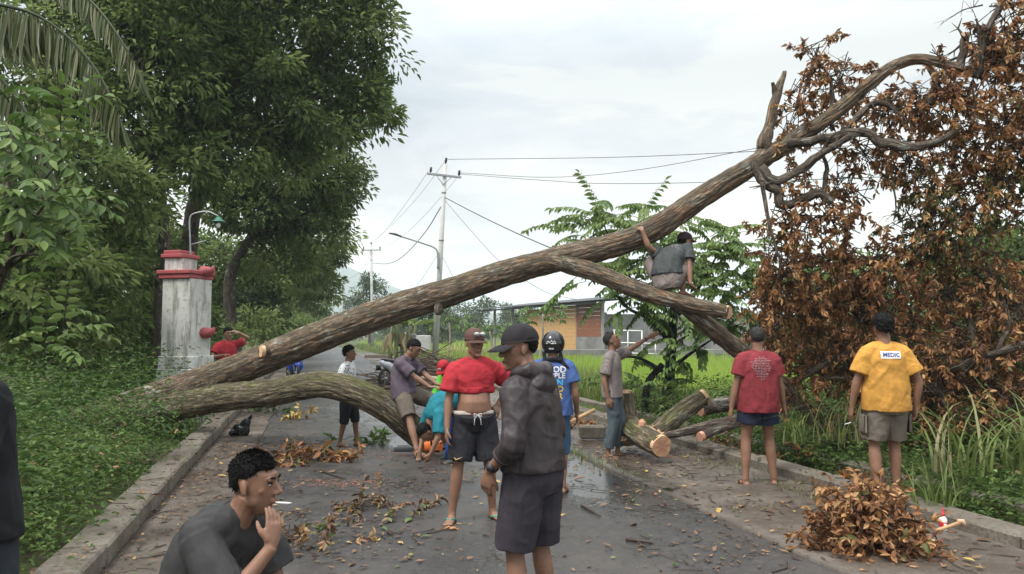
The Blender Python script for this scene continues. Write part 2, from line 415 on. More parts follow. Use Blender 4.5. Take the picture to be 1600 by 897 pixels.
c_ = k.mix(k.ramp(k.noise(o_, 60, 3, .7), [(.6, 0.), (.7, .6)]), c_, (.23, .205, .18))
pd = k.ramp(k.math('ADD', w_, k.math('MULTIPLY', k.math('SUBTRACT', a_, .5), 2.0)), [(.5, 0.), (.75, 1.)])
c_ = k.mix(k.math('MULTIPLY', pd, .6), c_, (.05, .045, .04))
k.col(c_).rough(k.mix(pd, k.ramp(a_, [(.35, .34), (.65, .75)]), (.08, .08, .08))).spec(.4).bump(b_, .5, .02)
CONC = k.m
sh = sheet('road_shoulder', sfine[sfine < 60], ln(3.46, .13, .75, 8), ln(5.06, 0), 12, .022, CONC, skirt=.08)
shl = sheet('road_shoulder', sfine[sfine < 60], ln(-1.29, .02, .8, 18), ln(-.60, .16, .55, 21), 8, .012, CONC, skirt=.05)
# kerb stones: one cast length after another, each a part of its kerb
def kerbmat():
    k = NM('kerb_concrete'); o = k.tc(); a = k.noise(o, 2.4, 6, .65); b = k.noise(o, 28, 5, .7)
    c = k.ramp(a, [(.3, (.105, .088, .070)), (.55, (.17, .145, .118)), (.75, (.25, .22, .185))]); c = k.mix(k.ramp(b, [(.4, .7), (.55, 0.)]), c, (.085, .070, .052))
    c = k.mix(k.ramp(k.noise(o, 5, 5, .6), [(.55, 0.), (.68, .6)]), c, (.075, .080, .035)); k.col(c).rough(.85).spec(.3).bump(b, .6, .02); return k.m
KERB = kerbmat()
Rroad = np.array([RR, RD, [0, 0, 1]]).T
def kerb(name, t, hw, top, s0, s1, L):
    root = bpy.data.objects.new(name, None); COL.objects.link(root); root['kind'] = 'structure'
    s = s0; i = 0
    while s < s1:
        LL = L * random.uniform(.9, 1.1); h = (top + .3) / 2
        m = MB(); m.bbox(RP(s + LL / 2, t + random.uniform(-.012, .012), top - h + random.uniform(-.012, .008)), (hw, LL / 2 - .006, h), .018, Rroad @ rot(random.uniform(-.5, .5)))
        me = m.mesh('kerb_stone', False); put('kerb_stone', me, KERB, root); s += LL; L = L * (1.0 if s < 25 else 1.25)
    return root
kerb('kerb', 5.20, .145, .125, 1.0, 46, 1.15)
kerb('kerb', -1.45, .15, .15, 1.0, 30, 1.2)
kerb('drain_wall', 6.40, .12, .03, 1.5, 40, 2.4)
k = NM('drain_water'); k.col((.03, .03, .02)).rough(.06).bump(k.noise(k.tc(), 14, 2), .05, .01); WATER = k.m
V = np.array([RP(s, t, -.48) for s in (-5, 60) for t in (5.36, 6.24)]); put('drain_water', mesh_np('drain_water', V, quads=[[0, 1, 3, 2]]), WATER, kind='structure')
# mountain: a far volcano, its peak hidden behind the avenue trees
def mountain():
    """long far ridge of the volcano's foot; the profile is given by angular height along the horizon, with real depth and spurs"""
    D = 1500; xs = np.linspace(-60, 1250, 150); hp = np.interp(xs, [-60, 150, 300, 400, 470, 530, 600, 640, 740, 860, 1000, 1250], [60, 90, 112, 122, 124, 108, 77, 61, 33, 20, 14, 6]); V = []; m = 22
    for i, (x, h) in enumerate(zip(xs, hp)):
        b = P(x, 520, D); dr = nz(b * np.array([1, 1, 0])); top = h / F_PX * D + CAMZ
        for j in range(m + 1):
            q = j / m * 2 - 1; rad = 520 * q; sp = (fnoise(np.array([x * .03, q * 2.2, 0.]), 61, 4) - .5) * .22 * (1 - abs(q)) * (1 if q < -.1 else .0)
            V.append(b + dr * rad + np.array([0, 0, top * ((1 - abs(q)) ** 1.35 * (1 + sp)) - 1]))
    return put('mountain', mesh_np('mountain', V, quads=gridq(150, m + 1)), simple('mountain_forest', (.05, .075, .045), .95, .3, .01), kind='structure')
mountain()
# ------------------------------------------------------------------ leaves, blades, bark
def leaf_arr(pos, d, nrm, L, W, tint, fold=.35, droop=.18, rhomb=False):
    pos = np.asarray(pos, float); n = len(pos); d = d / (np.linalg.norm(d, axis=1, keepdims=True) + 1e-9)
    sd_ = np.cross(d, nrm); sd_ /= (np.linalg.norm(sd_, axis=1, keepdims=True) + 1e-9); nr = np.cross(sd_, d)
    L = np.broadcast_to(L, n)[:, None]; W = np.broadcast_to(W, n)[:, None]
    if rhomb: tpl = [(0, 0, 0), (.5, .42, 1), (0, 1, -1), (-.5, .42, 1)]
    else: tpl = [(0, 0, 0), (.46, .28, 1), (.42, .62, .6), (0, 1, -1), (-.42, .62, .6), (-.46, .28, 1)]
    V = np.empty((n, len(tpl), 3))
    for i, (x, y, z) in enumerate(tpl):
        zz = z * fold * .5 * W if z >= 0 else z * droop * L
        V[:, i] = pos + sd_ * (x * W) + d * (y * L) + nr * zz
    b = np.arange(n)[:, None] * len(tpl)
    Q = (b + np.array([[0, 1, 2, 3]])) if rhomb else np.concatenate([b + np.array([[0, 1, 2, 3]]), b + np.array([[0, 3, 4, 5]])])
    if rhomb:
        return V.reshape(-1, 3), None, np.concatenate([b + np.array([[0, 1, 2]]), b + np.array([[0, 2, 3]])]), np.repeat(tint, 4)
    return V.reshape(-1, 3), Q, None, np.repeat(tint, 6)
def leaf_obj(name, arr, mat, parent=None, kind='stuff', world=True):
    V, Q, T, t = arr; me = mesh_np(name, V, quads=Q, tris=T, smooth=False); attr(me, 'tint', t)
    return (wput if (world and parent is not None) else put)(name, me, mat, parent, kind)
_LM = {}
def leaf_variants(mat, key):
    if key not in _LM:
        out = []
        for q in range(6):
            r = np.random.default_rng(q + 50); n = 5; V = [(0, 0, 0)]; w = [0, .17, .23, .19, .10]; c = r.uniform(-.5, .7); fo = r.uniform(.1, .6)
            rows = []
            for i in range(n + 1):
                y = i / n; z = -c * y * y * .35; ww = [0.012, .16, .22, .19, .11, .0][i]
                rows.append([(-ww, y, z + fo * ww), (0, y, z), (ww, y, z + fo * ww)])
            V = np.array(rows).reshape(-1, 3); F = []
            for i in range(n):
                for j in range(2): F.append((i * 3 + j, i * 3 + j + 1, (i + 1) * 3 + j + 1, (i + 1) * 3 + j))
            me = mesh_np('leaf', V, faces=F); attr(me, 'tint', np.full(len(V), (q + .5) / 6)); me.materials.append(mat); out.append(me)
        _LM[key] = out
    return _LM[key]
def leaf_parts(pos, d, nrm, L, mat, key, parent, name='leaf'):
    ms = leaf_variants(mat, key); o0 = org(parent) if parent is not None else np.zeros(3); out = []
    for i in range(len(pos)):
        y = nz(d[i]); x = nz(np.cross(y, nrm[i])); z = np.cross(x, y)
        ob = bpy.data.objects.new(name, ms[random.randrange(6)]); COL.objects.link(ob)
        if parent is not None: ob.parent = parent
        M = np.eye(4); M[:3, 0] = x * L[i]; M[:3, 1] = y * L[i]; M[:3, 2] = z * L[i]; M[:3, 3] = pos[i] - o0
        ob.matrix_local = Matrix(M.tolist()); out.append(ob)
    return out
def blades(pos, h, w, lean, tint, seg=2, az=None):
    """grass blades: arching tapered strips"""
    pos = np.asarray(pos, float); n = len(pos); az = rng.uniform(0, 6.283, n) if az is None else az
    dr = np.stack([np.cos(az), np.sin(az), 0 * az], -1); sdv = np.stack([-np.sin(az), np.cos(az), 0 * az], -1)
    rows = []
    for i in range(seg + 1):
        q = i / seg; c = pos + dr * (lean * h * q ** 2)[:, None] + np.array([0, 0, 1]) * (h * (q - .45 * lean * q ** 2.5))[:, None]
        ww = (w * (1 - q ** 1.5) * .5)[:, None] if i < seg else None
        if i < seg: rows += [c - sdv * ww, c + sdv * ww]
        else: rows += [c]
    V = np.stack(rows, 1); m = V.shape[1]; b = np.arange(n)[:, None] * m; Q = []
    for i in range(seg - 1): Q.append(b + np.array([[2 * i, 2 * i + 1, 2 * i + 3, 2 * i + 2]]))
    T = b + np.array([[2 * seg - 2, 2 * seg - 1, 2 * seg]])
    return V.reshape(-1, 3), (np.concatenate(Q) if Q else None), T, np.repeat(tint, m)
def bark_tube(pts, nseg=24, ring=.06, amp=.015, seed=0, cap0=True, cap1=True, wob=.04, freq=1.0):
    """pts rows (x,y,z,r): a trunk or branch with furrowed bark as geometry"""
    p = np.asarray(pts, float); L = np.sum(np.linalg.norm(np.diff(p[:, :3], axis=0), axis=1)); n = max(6, int(L / ring))
    q = crom(p, n); c, r = q[:, :3], np.maximum(q[:, 3], .004)
    T = np.gradient(c, axis=0); T /= np.linalg.norm(T, axis=1, keepdims=True)
    al = np.concatenate([[0], np.cumsum(np.linalg.norm(np.diff(c, axis=0), axis=1))])
    u = np.array([0, 0, 1.]) if abs(T[0][2]) < .9 else np.array([1., 0, 0]); U = np.empty_like(c)
    for i in range(n): u = nz(u - T[i] * np.dot(u, T[i])); U[i] = u
    Wv = np.cross(T, U); th = np.linspace(0, 2 * math.pi, nseg, endpoint=False)
    ct, sn = np.cos(th)[None, :, None], np.sin(th)[None, :, None]
    dirs = U[:, None] * ct + Wv[:, None] * sn
    rr = np.broadcast_to(r[:, None], (n, nseg))
    bx = np.stack([rr * ct[..., 0], np.broadcast_to(al[:, None], rr.shape), rr * sn[..., 0]], -1)
    ridge = 1 - np.abs(2 * fnoise(bx * np.array([19, 3.0, 19]) * freq + seed * 7.3, seed, 3) - 1) * 2.6
    ridge = np.clip(ridge, -.3, 1); big = fnoise(bx * np.array([2.2, 1.4, 2.2]) + seed, seed + 3, 3) - .5
    rad = rr * (1 + big * wob * 4) - amp * np.clip(ridge, 0, 1)
    V = (c[:, None] + dirs * rad[..., None]).reshape(-1, 3)
    i = np.arange(n * nseg).reshape(n, nseg); Q = np.stack([i[:-1], np.roll(i[:-1], -1, 1), np.roll(i[1:], -1, 1), i[1:]], -1).reshape(-1, 4)
    F = Q.tolist()
    if cap0: F.append(i[0][::-1].tolist())
    if cap1: F.append(i[-1].tolist())
    return V, F, bx.reshape(-1, 3), (1 - np.clip(ridge, 0, 1)).ravel(), (c[-1], T[-1], r[-1], c[0], -T[0], r[0])
def bark_obj(name, pts, mat, parent, **kw):
    V, F, b, rl, ends = bark_tube(pts, **kw); me = mesh_np(name, V, faces=F); attr(me, 'bark', b, 'FLOAT_VECTOR'); attr(me, 'relief', rl)
    return wput(name, me, mat, parent), ends
def px_pts(L): return [(*P(a, b, d), r) for a, b, d, r in L]
k = NM('sawn_wood'); v_ = k.at('bark'); ln_ = k.n('ShaderNodeVectorMath', operation='LENGTH'); k.L.new(v_, ln_.inputs[0])
rg = k.math('SINE', k.math('MULTIPLY', k.math('ADD', ln_.outputs['Value'], k.math('MULTIPLY', k.noise(v_, 9, 3), .03)), 260.0))
k.col(k.mix(k.ramp(ln_.outputs['Value'], [(.05, 0.), (.14, .7)]), k.ramp(rg, [(0, (.40, .185, .12)), (1, (.54, .29, .19))]), (.62, .40, .22))).rough(.75).bump(k.noise(v_, 90, 3), .4, .006); SAWN = k.m
k = NM('pale_sawn_wood'); v_ = k.at('bark'); k.col(k.ramp(k.noise(v_, 24, 4), [(.3, (.44, .24, .12)), (.7, (.66, .46, .29))])).rough(.7).bump(k.noise(v_, 90, 3), .4, .006); PALE = k.m
def cut_face(c, t, r, mat, parent, seed=0, name='cut_face', th=.02):
    t = nz(t); u = nz(np.cross(t, [0.3, .2, 1])); w = np.cross(t, u); n = 28; V = []; B = []
    for lay in (-.03, th):
        for q in (0, .5, 1):
            for j in range(n):
                a = 2 * math.pi * j / n; rr = r * q * (1.0 + .04 * math.sin(3 * a + seed) + .022 * math.sin(5 * a + 2 * seed)) * (.93 if lay > 0 else .96)
                V.append(c + t * (lay + (.002 * math.sin(7 * a) * q if lay > 0 else 0)) + u * rr * math.cos(a) + w * rr * math.sin(a)); B.append((rr * math.cos(a), 0, rr * math.sin(a)))
    F = []
    for lay in (0, 1):
        for q in (0, 1):
            for j in range(n): o = lay * 3 * n + q * n; F.append((o + j, o + (j + 1) % n, o + n + (j + 1) % n, o + n + j))
    for j in range(n): F.append((2 * n + j, 2 * n + (j + 1) % n, 5 * n + (j + 1) % n, 5 * n + j))
    me = mesh_np(name, V, faces=F, smooth=False); attr(me, 'bark', B, 'FLOAT_VECTOR'); return wput(name, me, mat, parent)
# ------------------------------------------------------------------ the fallen tree across the road
BARK = barkmat('fallen_bark', (.050, .037, .027), (.185, .138, .100), (.34, .265, .195), (.13, .125, .055), .55, (.33, .185, .105))
BARKM = barkmat('mossy_bark', (.044, .034, .022), (.165, .128, .082), (.32, .26, .175), (.115, .13, .036), .9)
BARKD = barkmat('branch_bark', (.035, .027, .02), (.125, .095, .072), (.235, .19, .15))
BROWN = leafmat('dead_leaf', [(0, (.085, .042, .024)), (.2, (.185, .085, .040)), (.45, (.300, .145, .062)), (.66, (.41, .215, .090)), (.80, (.50, .31, .15)), (.88, (.15, .12, .045)), (.94, (.075, .095, .03)), (1, (.045, .07, .02))],   .6, .22, .25)
ft = thing('fallen_tree', 'huge fallen tree slanting across the road, bare furrowed trunk and dead brown crown', 'tree', P(330, 640, 11))
trunk_pts = px_pts([(40, 700, 11.5, .36), (110, 676, 11.35, .36), (200, 640, 11.2, .31), (330, 592, 11, .25), (400, 566, 10.8, .24), (500, 526, 10.5, .245), (600, 488, 10.3, .235), (700, 457, 10.1, .215), (800, 424, 9.9, .2), (880, 403, 9.7, .185),
                    (1000, 369, 9.4, .175), (1100, 306, 9.2, .155), (1190, 250, 9.1, .135), (1250, 212, 9.05, .115), (1300, 180, 9.0, .105), (1360, 130, 8.9, .092), (1400, 102, 8.9, .08), (1440, 92, 8.8, .075), (1500, 108, 8.7, .062), (1535, 120, 8.6, .05)])
trunk_pts = [(x, y, z, r * .92) for x, y, z, r in trunk_pts]
tk, e_ = bark_obj('trunk', trunk_pts, BARK, ft, nseg=110, ring=.028, amp=.014, seed=1, wob=.022)
cut_face(e_[3], e_[4], e_[5], PALE, tk, 1)
# stump of a sawn side limb on the near flank and a torn knot under the trunk
kb, e_ = bark_obj('limb', px_pts([(425, 548, 10.75, .10), (415, 549, 10.5, .085), (409, 549, 10.42, .08)]), BARK, ft, nseg=20, ring=.03, amp=.01, seed=3)
cut_face(e_[0], nz(np.array([-.75, -.65, .02])), .085, PALE, kb, 2)
kb, e_ = bark_obj('limb', px_pts([(690, 465, 10.1, .09), (685, 484, 9.98, .06), (684, 492, 9.96, .035)]), BARKD, ft, nseg=14, ring=.03, amp=.012, seed=4)
lo, e_ = bark_obj('limb', px_pts([(180, 655, 11.2, .27), (330, 624, 10.8, .215), (420, 614, 10.4, .195), (500, 601, 10.1, .185), (555, 612, 10.0, .19), (600, 634, 10.0, .195), (640, 666, 10.1, .19), (672, 694, 10.2, .19)]), BARKM, ft, nseg=84, ring=.03, amp=.016, seed=5, wob=.025)
cut_face(e_[0], e_[1], e_[2], SAWN, lo, 3)
br, e_ = bark_obj('limb', px_pts([(850, 405, 9.72, .10), (885, 412, 9.6, .125), (940, 430, 9.4, .12), (1000, 455, 9.2, .115), (1060, 471, 9.0, .105), (1137, 488, 8.9, .085)]), BARK, ft, nseg=56, ring=.03, amp=.013, seed=6, wob=.03)
cut_face(e_[0], nz(e_[1] + np.array([0, -.75, .05])), e_[2], PALE, br, 4)
bark_obj('limb', px_pts([(1055, 474, 9.08, .07), (1085, 492, 9.1, .105), (1140, 536, 9.3, .115), (1200, 582, 9.6, .12), (1250, 634, 9.9, .115), (1300, 680, 10.1, .11), (1330, 702, 10.2, .11)]), BARK, ft, nseg=52, ring=.03, amp=.016, seed=7, wob=.03)
limbs = [
 [(1188, 252, 9.1, .10), (1197, 222, 9.1, .085), (1203, 190, 9.1, .07), (1214, 150, 9.1, .058), (1226, 112, 9.08, .035)],
 [(1213, 152, 9.1, .04), (1209, 138, 9.08, .032), (1208, 129, 9.07, .022)],
 [(1183, 255, 9.05, .08), (1192, 282, 9.0, .075), (1216, 300, 8.95, .07), (1222, 322, 8.95, .065), (1255, 311, 8.9, .062), (1280, 303, 8.85, .058), (1300, 316, 8.8, .05)],
 [(1190, 262, 9.0, .06), (1215, 282, 8.9, .058), (1260, 258, 8.8, .055), (1298, 232, 8.7, .052), (1340, 208, 8.7, .052)],
 [(1230, 225, 9.0, .065), (1290, 216, 8.85, .06), (1345, 206, 8.7, .058), (1380, 222, 8.6, .058), (1425, 230, 8.5, .055), (1470, 218, 8.45, .048), (1500, 198, 8.4, .035)],
 [(1300, 226, 8.9, .05), (1335, 190, 8.85, .045), (1368, 160, 8.8, .042), (1402, 172, 8.75, .032)],
 [(1450, 98, 8.8, .05), (1462, 125, 8.75, .045), (1455, 160, 8.7, .042), (1478, 152, 8.7, .03), (1505, 130, 8.65, .02)],
 [(1500, 110, 8.7, .06), (1504, 85, 8.7, .056), (1509, 55, 8.7, .052)],
 [(1528, 120, 8.6, .055), (1533, 80, 8.55, .05), (1545, 40, 8.5, .045), (1562, 12, 8.5, .04), (1575, -40, 8.4, .03)],
 [(1533, 75, 8.55, .03), (1528, 45, 8.5, .02), (1526, 30, 8.5, .012)],
 [(1190, 285, 8.95, .03), (1200, 340, 8.9, .024), (1212, 385, 8.85, .016), (1222, 420, 8.8, .010)],
 [(1285, 310, 8.85, .035), (1292, 265, 8.8, .03), (1286, 240, 8.75, .02)],
 [(1394, 283, 8.7, .016), (1400, 320, 8.7, .012), (1396, 345, 8.7, .008)], [(1400, 322, 8.7, .009), (1420, 335, 8.7, .006), (1440, 345, 8.7, .004)],
 [(1300, 175, 9.0, .03), (1300, 140, 9.0, .024), (1290, 110, 9.0, .016), (1265, 90, 9.0, .010)], [(1298, 145, 9.0, .016), (1315, 110, 9.0, .011), (1325, 80, 9, .007)],
 [(1600, 265, 8.9, .03), (1540, 310, 8.8, .025), (1470, 360, 8.7, .018), (1430, 400, 8.7, .010)],
 [(1600, 330, 8.6, .02), (1560, 360, 8.6, .015), (1520, 380, 8.6, .012), (1545, 395, 8.6, .006)], [(1525, 375, 8.6, .010), (1513, 400, 8.6, .007), (1505, 425, 8.6, .004)],
 [(1230, 600, 9.9, .05), (1275, 578, 9.6, .045), (1300, 560, 9.5, .035), (1330, 545, 9.5, .03), (1345, 510, 9.5, .025), (1330, 480, 9.5, .018)],
 [(1280, 592, 9.6, .03), (1320, 590, 9.5, .025), (1350, 600, 9.4, .015)],
 [(1620, 530, 8.3, .055), (1560, 552, 8.5, .05), (1500, 572, 8.7, .045), (1470, 590, 8.9, .04), (1450, 640, 9.2, .035)],
 [(1450, 600, 9.0, .03), (1470, 620, 8.9, .025), (1500, 660, 8.7, .02)],
 [(1280, 500, 9.6, .03), (1320, 470, 9.5, .028), (1370, 455, 9.4, .02), (1420, 420, 9.3, .012)],
 [(1520, 560, 8.7, .035), (1515, 500, 8.8, .03), (1480, 450, 9.0, .022), (1440, 410, 9.1, .014)],
 [(1560, 548, 8.5, .03), (1575, 500, 8.6, .024), (1560, 450, 8.8, .016), (1540, 410, 8.9, .010)],
 [(1310, 690, 10, .04), (1340, 600, 9.8, .035), (1300, 520, 9.7, .03), (1260, 440, 9.6, .022), (1230, 380, 9.5, .012)],
 [(1535, 8, 8.5, .014), (1505, 16, 8.5, .009), (1470, 38, 8.5, .005)],
 [(1546, 10, 8.5, .012), (1580, 8, 8.5, .010), (1620, 6, 8.5, .008)]]
def gnarl(p, seed):
    """kinks and swellings so that bare limbs do not read as hoses"""
    n = max(len(p) * 3, 7); q = crom(p, n); r_ = np.random.default_rng(seed); k = np.clip(q[:, 3:4], .006, .08)
    j = r_.normal(size=(n, 3)) * k * .15; j[0] = 0; q[:, :3] += j; q[:, 3] *= 1 + r_.normal(size=n) * .06; return [tuple(v) for v in q]
for i, l in enumerate(limbs):
    bark_obj('limb', gnarl(px_pts(l), i), BARKD if l[0][3] < .1 else BARK, ft, nseg=18 if l[0][3] > .04 else 8, ring=.05, amp=.012 if l[0][3] > .04 else .003, seed=20 + i, wob=.06)
tw_ = MB(); r_ = np.random.default_rng(77)
for i, l in enumerate(limbs[3:]):
    q = crom(px_pts(l), 14)
    for j in r_.integers(3, 13, 5):
        d = nz(q[min(j + 1, 13), :3] - q[j, :3]) * .5 + r_.normal(size=3) * .7; d = nz(d); Lt = r_.uniform(.12, .5); b = q[j, :3]; m = b + d * Lt * .5 + r_.normal(size=3) * .05; e = m + nz(d + r_.normal(size=3) * .4) * Lt * .5; rr = min(.018, q[j, 3] * .4)
        tw_.tube([b, m, e], [rr, rr * .7, rr * .25], 5, cap=False)
        for _ in range(2): tw_.tube([m, m + nz(d + r_.normal(size=3) * .7) * Lt * .4], [rr * .5, rr * .15], 4, cap=False)
tw_.put('twigs', BARKD, ft, world=True, kind='stuff')
cut_face(P(1509, 54, 8.7), np.array([.05, -.2, 1]), .05, PALE, ft, 3)
# root end: snapped roots fanning from the foot of the trunk on the verge
for i in range(9):
    a = i * .7; b0 = P(95, 682, 11.4); q = np.array([-.75 + .1 * math.sin(a * 3), -.55 * math.cos(a), .5 * math.sin(a)])
    b1 = b0 + q * .6; b2 = b0 + q * 1.0 + np.array([0, 0, -.12])
    bark_obj('root', [(*b0, .16), (*b1, .10), (*b2, .04)], BARKD, ft, nseg=12, ring=.06, amp=.012, seed=70 + i)
# dead foliage: twigs with sprays of leaves filling the fallen crown
BL = [(1275, 85, 9.1, .26, 9), (1300, 125, 9.1, .3, 10), (1250, 140, 9.1, .22, 7), (1245, 180, 9.1, .24, 8), (1290, 200, 9.2, .26, 10), (1330, 110, 9.1, .2, 5), (1225, 205, 9.1, .13, 3),
      (1350, 140, 9.2, .25, 6), (1390, 180, 9.1, .38, 18), (1440, 160, 8.8, .42, 26), (1350, 240, 9.1, .34, 14), (1420, 245, 8.9, .36, 20), (1490, 160, 8.7, .45, 30), (1550, 110, 8.6, .5, 34), (1590, 60, 8.5, .45, 26), (1610, 160, 8.5, .5, 28), (1530, 60, 8.6, .3, 9), (1555, 200, 8.6, .5, 32),
      (1490, 240, 8.8, .4, 24), (1600, 15, 8.5, .35, 14), (1470, 95, 8.8, .17, 4), (1590, 235, 8.6, .42, 22),
      (1320, 290, 9.1, .3, 13), (1255, 280, 9.1, .24, 9), (1225, 330, 9.1, .3, 13), (1270, 350, 9.0, .38, 20), (1210, 385, 9.2, .28, 13), (1320, 350, 9.0, .30, 13), (1345, 305, 9.1, .2, 5),
      (1240, 430, 9.3, .5, 40), (1310, 420, 9.3, .5, 40), (1380, 410, 9.1, .48, 36), (1440, 400, 9.0, .4, 24), (1200, 460, 9.5, .36, 20), (1205, 520, 9.7, .36, 18), (1270, 500, 9.6, .55, 46), (1350, 490, 9.4, .55, 46), (1415, 520, 9.2, .5, 36),
      (1480, 460, 9.1, .42, 26), (1540, 440, 8.9, .45, 30), (1580, 480, 8.8, .5, 34), (1520, 520, 8.8, .5, 36), (1600, 560, 8.7, .5, 32), (1460, 570, 9.0, .5, 36), (1540, 600, 8.8, .5, 36), (1330, 570, 9.6, .5, 36), (1260, 580, 9.8, .4, 20), (1460, 640, 9.1, .45, 26), (1540, 660, 8.7, .45, 24), (1600, 640, 8.5, .45, 22),
      (1390, 620, 9.5, .45, 26), (1290, 650, 9.9, .25, 6), (1570, 400, 8.8, .2, 5), (1480, 380, 9.0, .26, 9), (1230, 640, 9.4, .14, 3), (1500, 300, 8.8, .4, 20), (1555, 290, 8.7, .4, 16), (1230, 480, 10.4, .5, 30), (1320, 460, 10.4, .55, 34), (1400, 470, 10.2, .5, 26), (1300, 540, 10.4, .6, 40), (1400, 570, 10.2, .6, 40), (1500, 550, 10, .6, 40), (1590, 600, 9.6, .6, 36), (1480, 620, 10, .6, 36), (1380, 640, 10.2, .5, 24), (1600, 500, 9.8, .5, 24), (1210, 560, 10.4, .35, 14)]
GRN = [(1470, 330, 8.8, .42, 26), (1440, 290, 8.8, .3, 13), (1520, 350, 8.8, .34, 15), (1450, 380, 8.9, .32, 14), (1565, 290, 8.6, .36, 14), (1600, 250, 8.6, .3, 10), (1590, 320, 8.6, .26, 7), (1420, 345, 8.9, .2, 5), (1500, 410, 9.1, .3, 10), (1510, 470, 9.3, .3, 8)]
def sprays(blobs, tlo, thi, per=15, tw=True):
    A = [[], [], [], [], []]; tm = MB()
    for bx, by, d, r, n in blobs:
        c = P(bx, by, d)
        if by < 270: n *= 1.2
        for _ in range(int(n * 1.5)):
            q = rng.normal(size=3); q = q / np.linalg.norm(q); p0 = c + q * r * rng.uniform(.15, .75); dv = nz(q * .7 + rng.normal(size=3) * .5 + np.array([0, 0, -.25])); Lt = rng.uniform(.16, .36)
            p1 = p0 + dv * Lt + np.array([0, 0, -.04]);
            if tw: tm.tube([p0 - dv * .22, p0, p1], [.007, .005, .002], 4, cap=False)
            m = int(per * rng.uniform(.6, 1.3)); u = rng.uniform(.1, 1.05, m) ** .7; base = rng.uniform(tlo, thi)
            pos = p0 + (p1 - p0) * u[:, None]; sidev = rng.normal(size=(m, 3)); dd = sidev / np.linalg.norm(sidev, axis=1, keepdims=True) * 1.0 + dv * .4 + np.array([0, 0, -.75]) * rng.uniform(.3, 1.5, (m, 1))
            nr = rng.normal(size=(m, 3)) * .7 + np.array([0, -.3, .8])
            for a_, v in zip(A, (pos, dd, nr, rng.uniform(.038, .098, m), np.clip(base + rng.normal(size=m) * .13, 0, 1))): a_.append(v)
    return [np.concatenate(a) for a in A], tm
(b1, tm1), (b2, tm2) = sprays(BL, .10, .78, 21), sprays(GRN, .80, 1.0, 21)
far = [(1180, 30)]
allp = [np.concatenate([x, y]) for x, y in zip(b1, b2)]
xx, yy, dd_ = project(allp[0]); vis = (xx > 1180) & (xx < 1600) & (yy > 0) & (yy < 700)
rank = np.where(vis, allp[3] / dd_ - .0 * dd_, 0); front = np.argsort(-(rank - .004 * (dd_ - 8.4))); sel = np.zeros(len(rank), bool); sel[front[:299]] = True
leaf_obj('leaves', leaf_arr(*[a[~sel] for a in allp[:3]], allp[3][~sel], allp[3][~sel] * rng.uniform(.26, .5, (~sel).sum()), allp[4][~sel], .5, .3), BROWN, ft)
leaf_parts(allp[0][sel], allp[1][sel], allp[2][sel], allp[3][sel], BROWN, 'brown', ft)
for t_ in (tm1, tm2): t_.put('twigs', BARKD, ft, world=True, kind='stuff')
# ------------------------------------------------------------------ sawn logs on the right of the road
def log(label, pts, mat, cutm, nseg=32, seed=0, group=None, amp=.02):
    p = px_pts(pts); c = p[len(p) // 2]; t = thing('sawn_log', label, 'log', (c[0], c[1], 0), 0, group)
    b, e = bark_obj('bark', p, mat, t, nseg=nseg, ring=.035, amp=amp, seed=seed)
    cut_face(e[0], e[1], e[2], cutm, t, seed); cut_face(e[3], e[4], e[5], cutm, t, seed + 1); return t
log('thick log on the road edge with a round reddish sawn face', [(985, 668, 9.75, .165), (1000, 679, 9.4, .155), (1033, 697, 8.95, .138)], BARKM, SAWN, 44, 101)
log('upright mossy stump chunk just right of the pointing man in jeans', [(982, 690, 9.75, .22), (978, 655, 9.85, .18), (972, 615, 9.95, .15)], BARKM, PALE, 36, 103)
log('slanted log leaning up to the right above the round cut log', [(1025, 678, 9.75, .13), (1060, 648, 9.85, .13), (1100, 620, 9.95, .12)], BARKM, PALE, 36, 104)
log('long thin branch reaching from the cut log toward the dark red shirt', [(1035, 682, 9.6, .05), (1080, 672, 9.5, .06), (1150, 655, 9.4, .065), (1175, 650, 9.4, .06)], BARKD, PALE, 18, 105, amp=.008)
log('short log lying on the kerb just left of the navy shorts', [(1095, 682, 9.1, .06), (1130, 668, 9.3, .065), (1170, 655, 9.5, .06)], BARKD, SAWN, 18, 106, amp=.008)
log('rotten brown log lying in the weeds behind the slanted log', [(1095, 640, 10.6, .10), (1130, 632, 10.7, .11), (1160, 628, 10.8, .09)], BARKD, SAWN, 22, 107, amp=.012)
m_ = MB(); m_.ell(P(1003, 665, 9.35), (.05, .05, .09)); m_.ell(P(1000, 685, 9.3), (.025, .04, .11))
# torn orange scar on the stump chunk
sc_ = remesh(m_, .014, 2); V = getV(sc_); setV(sc_, V + (vnoise(V * 40, 5)[:, None] - .5) * .02); attr(sc_, 'bark', getV(sc_) - P(1003, 665, 9.35), 'FLOAT_VECTOR')
wput('torn_wood', sc_, SAWN, bpy.data.objects['sawn_log'])
# ------------------------------------------------------------------ living trees and plants
GREEN = leafmat('avenue_leaf', [(0, (.046, .072, .022)), (.3, (.090, .132, .038)), (.6, (.145, .195, .058)), (.85, (.20, .24, .082)), (1, (.26, .28, .11))], .55, .48, .2)
FRESH = leafmat('fresh_leaf', [(0, (.035, .070, .016)), (.4, (.075, .130, .030)), (.75, (.13, .195, .050)), (1, (.19, .25, .08))], .48, .30, .25)
FARLEAF = leafmat('far_leaf', [(0, (.035, .058, .022)), (.5, (.065, .10, .035)), (1, (.12, .155, .055))], .6, .2, .2)
GRASS = leafmat('grass_blade', [(0, (.055, .080, .020)), (.45, (.105, .150, .036)), (.75, (.17, .21, .065)), (.9, (.25, .24, .11)), (1, (.30, .24, .14))], .5, .35, .3)
RICE = leafmat('rice_blade', [(0, (.17, .26, .03)), (.6, (.27, .39, .055)), (1, (.35, .43, .10))], .5, .4, .3)
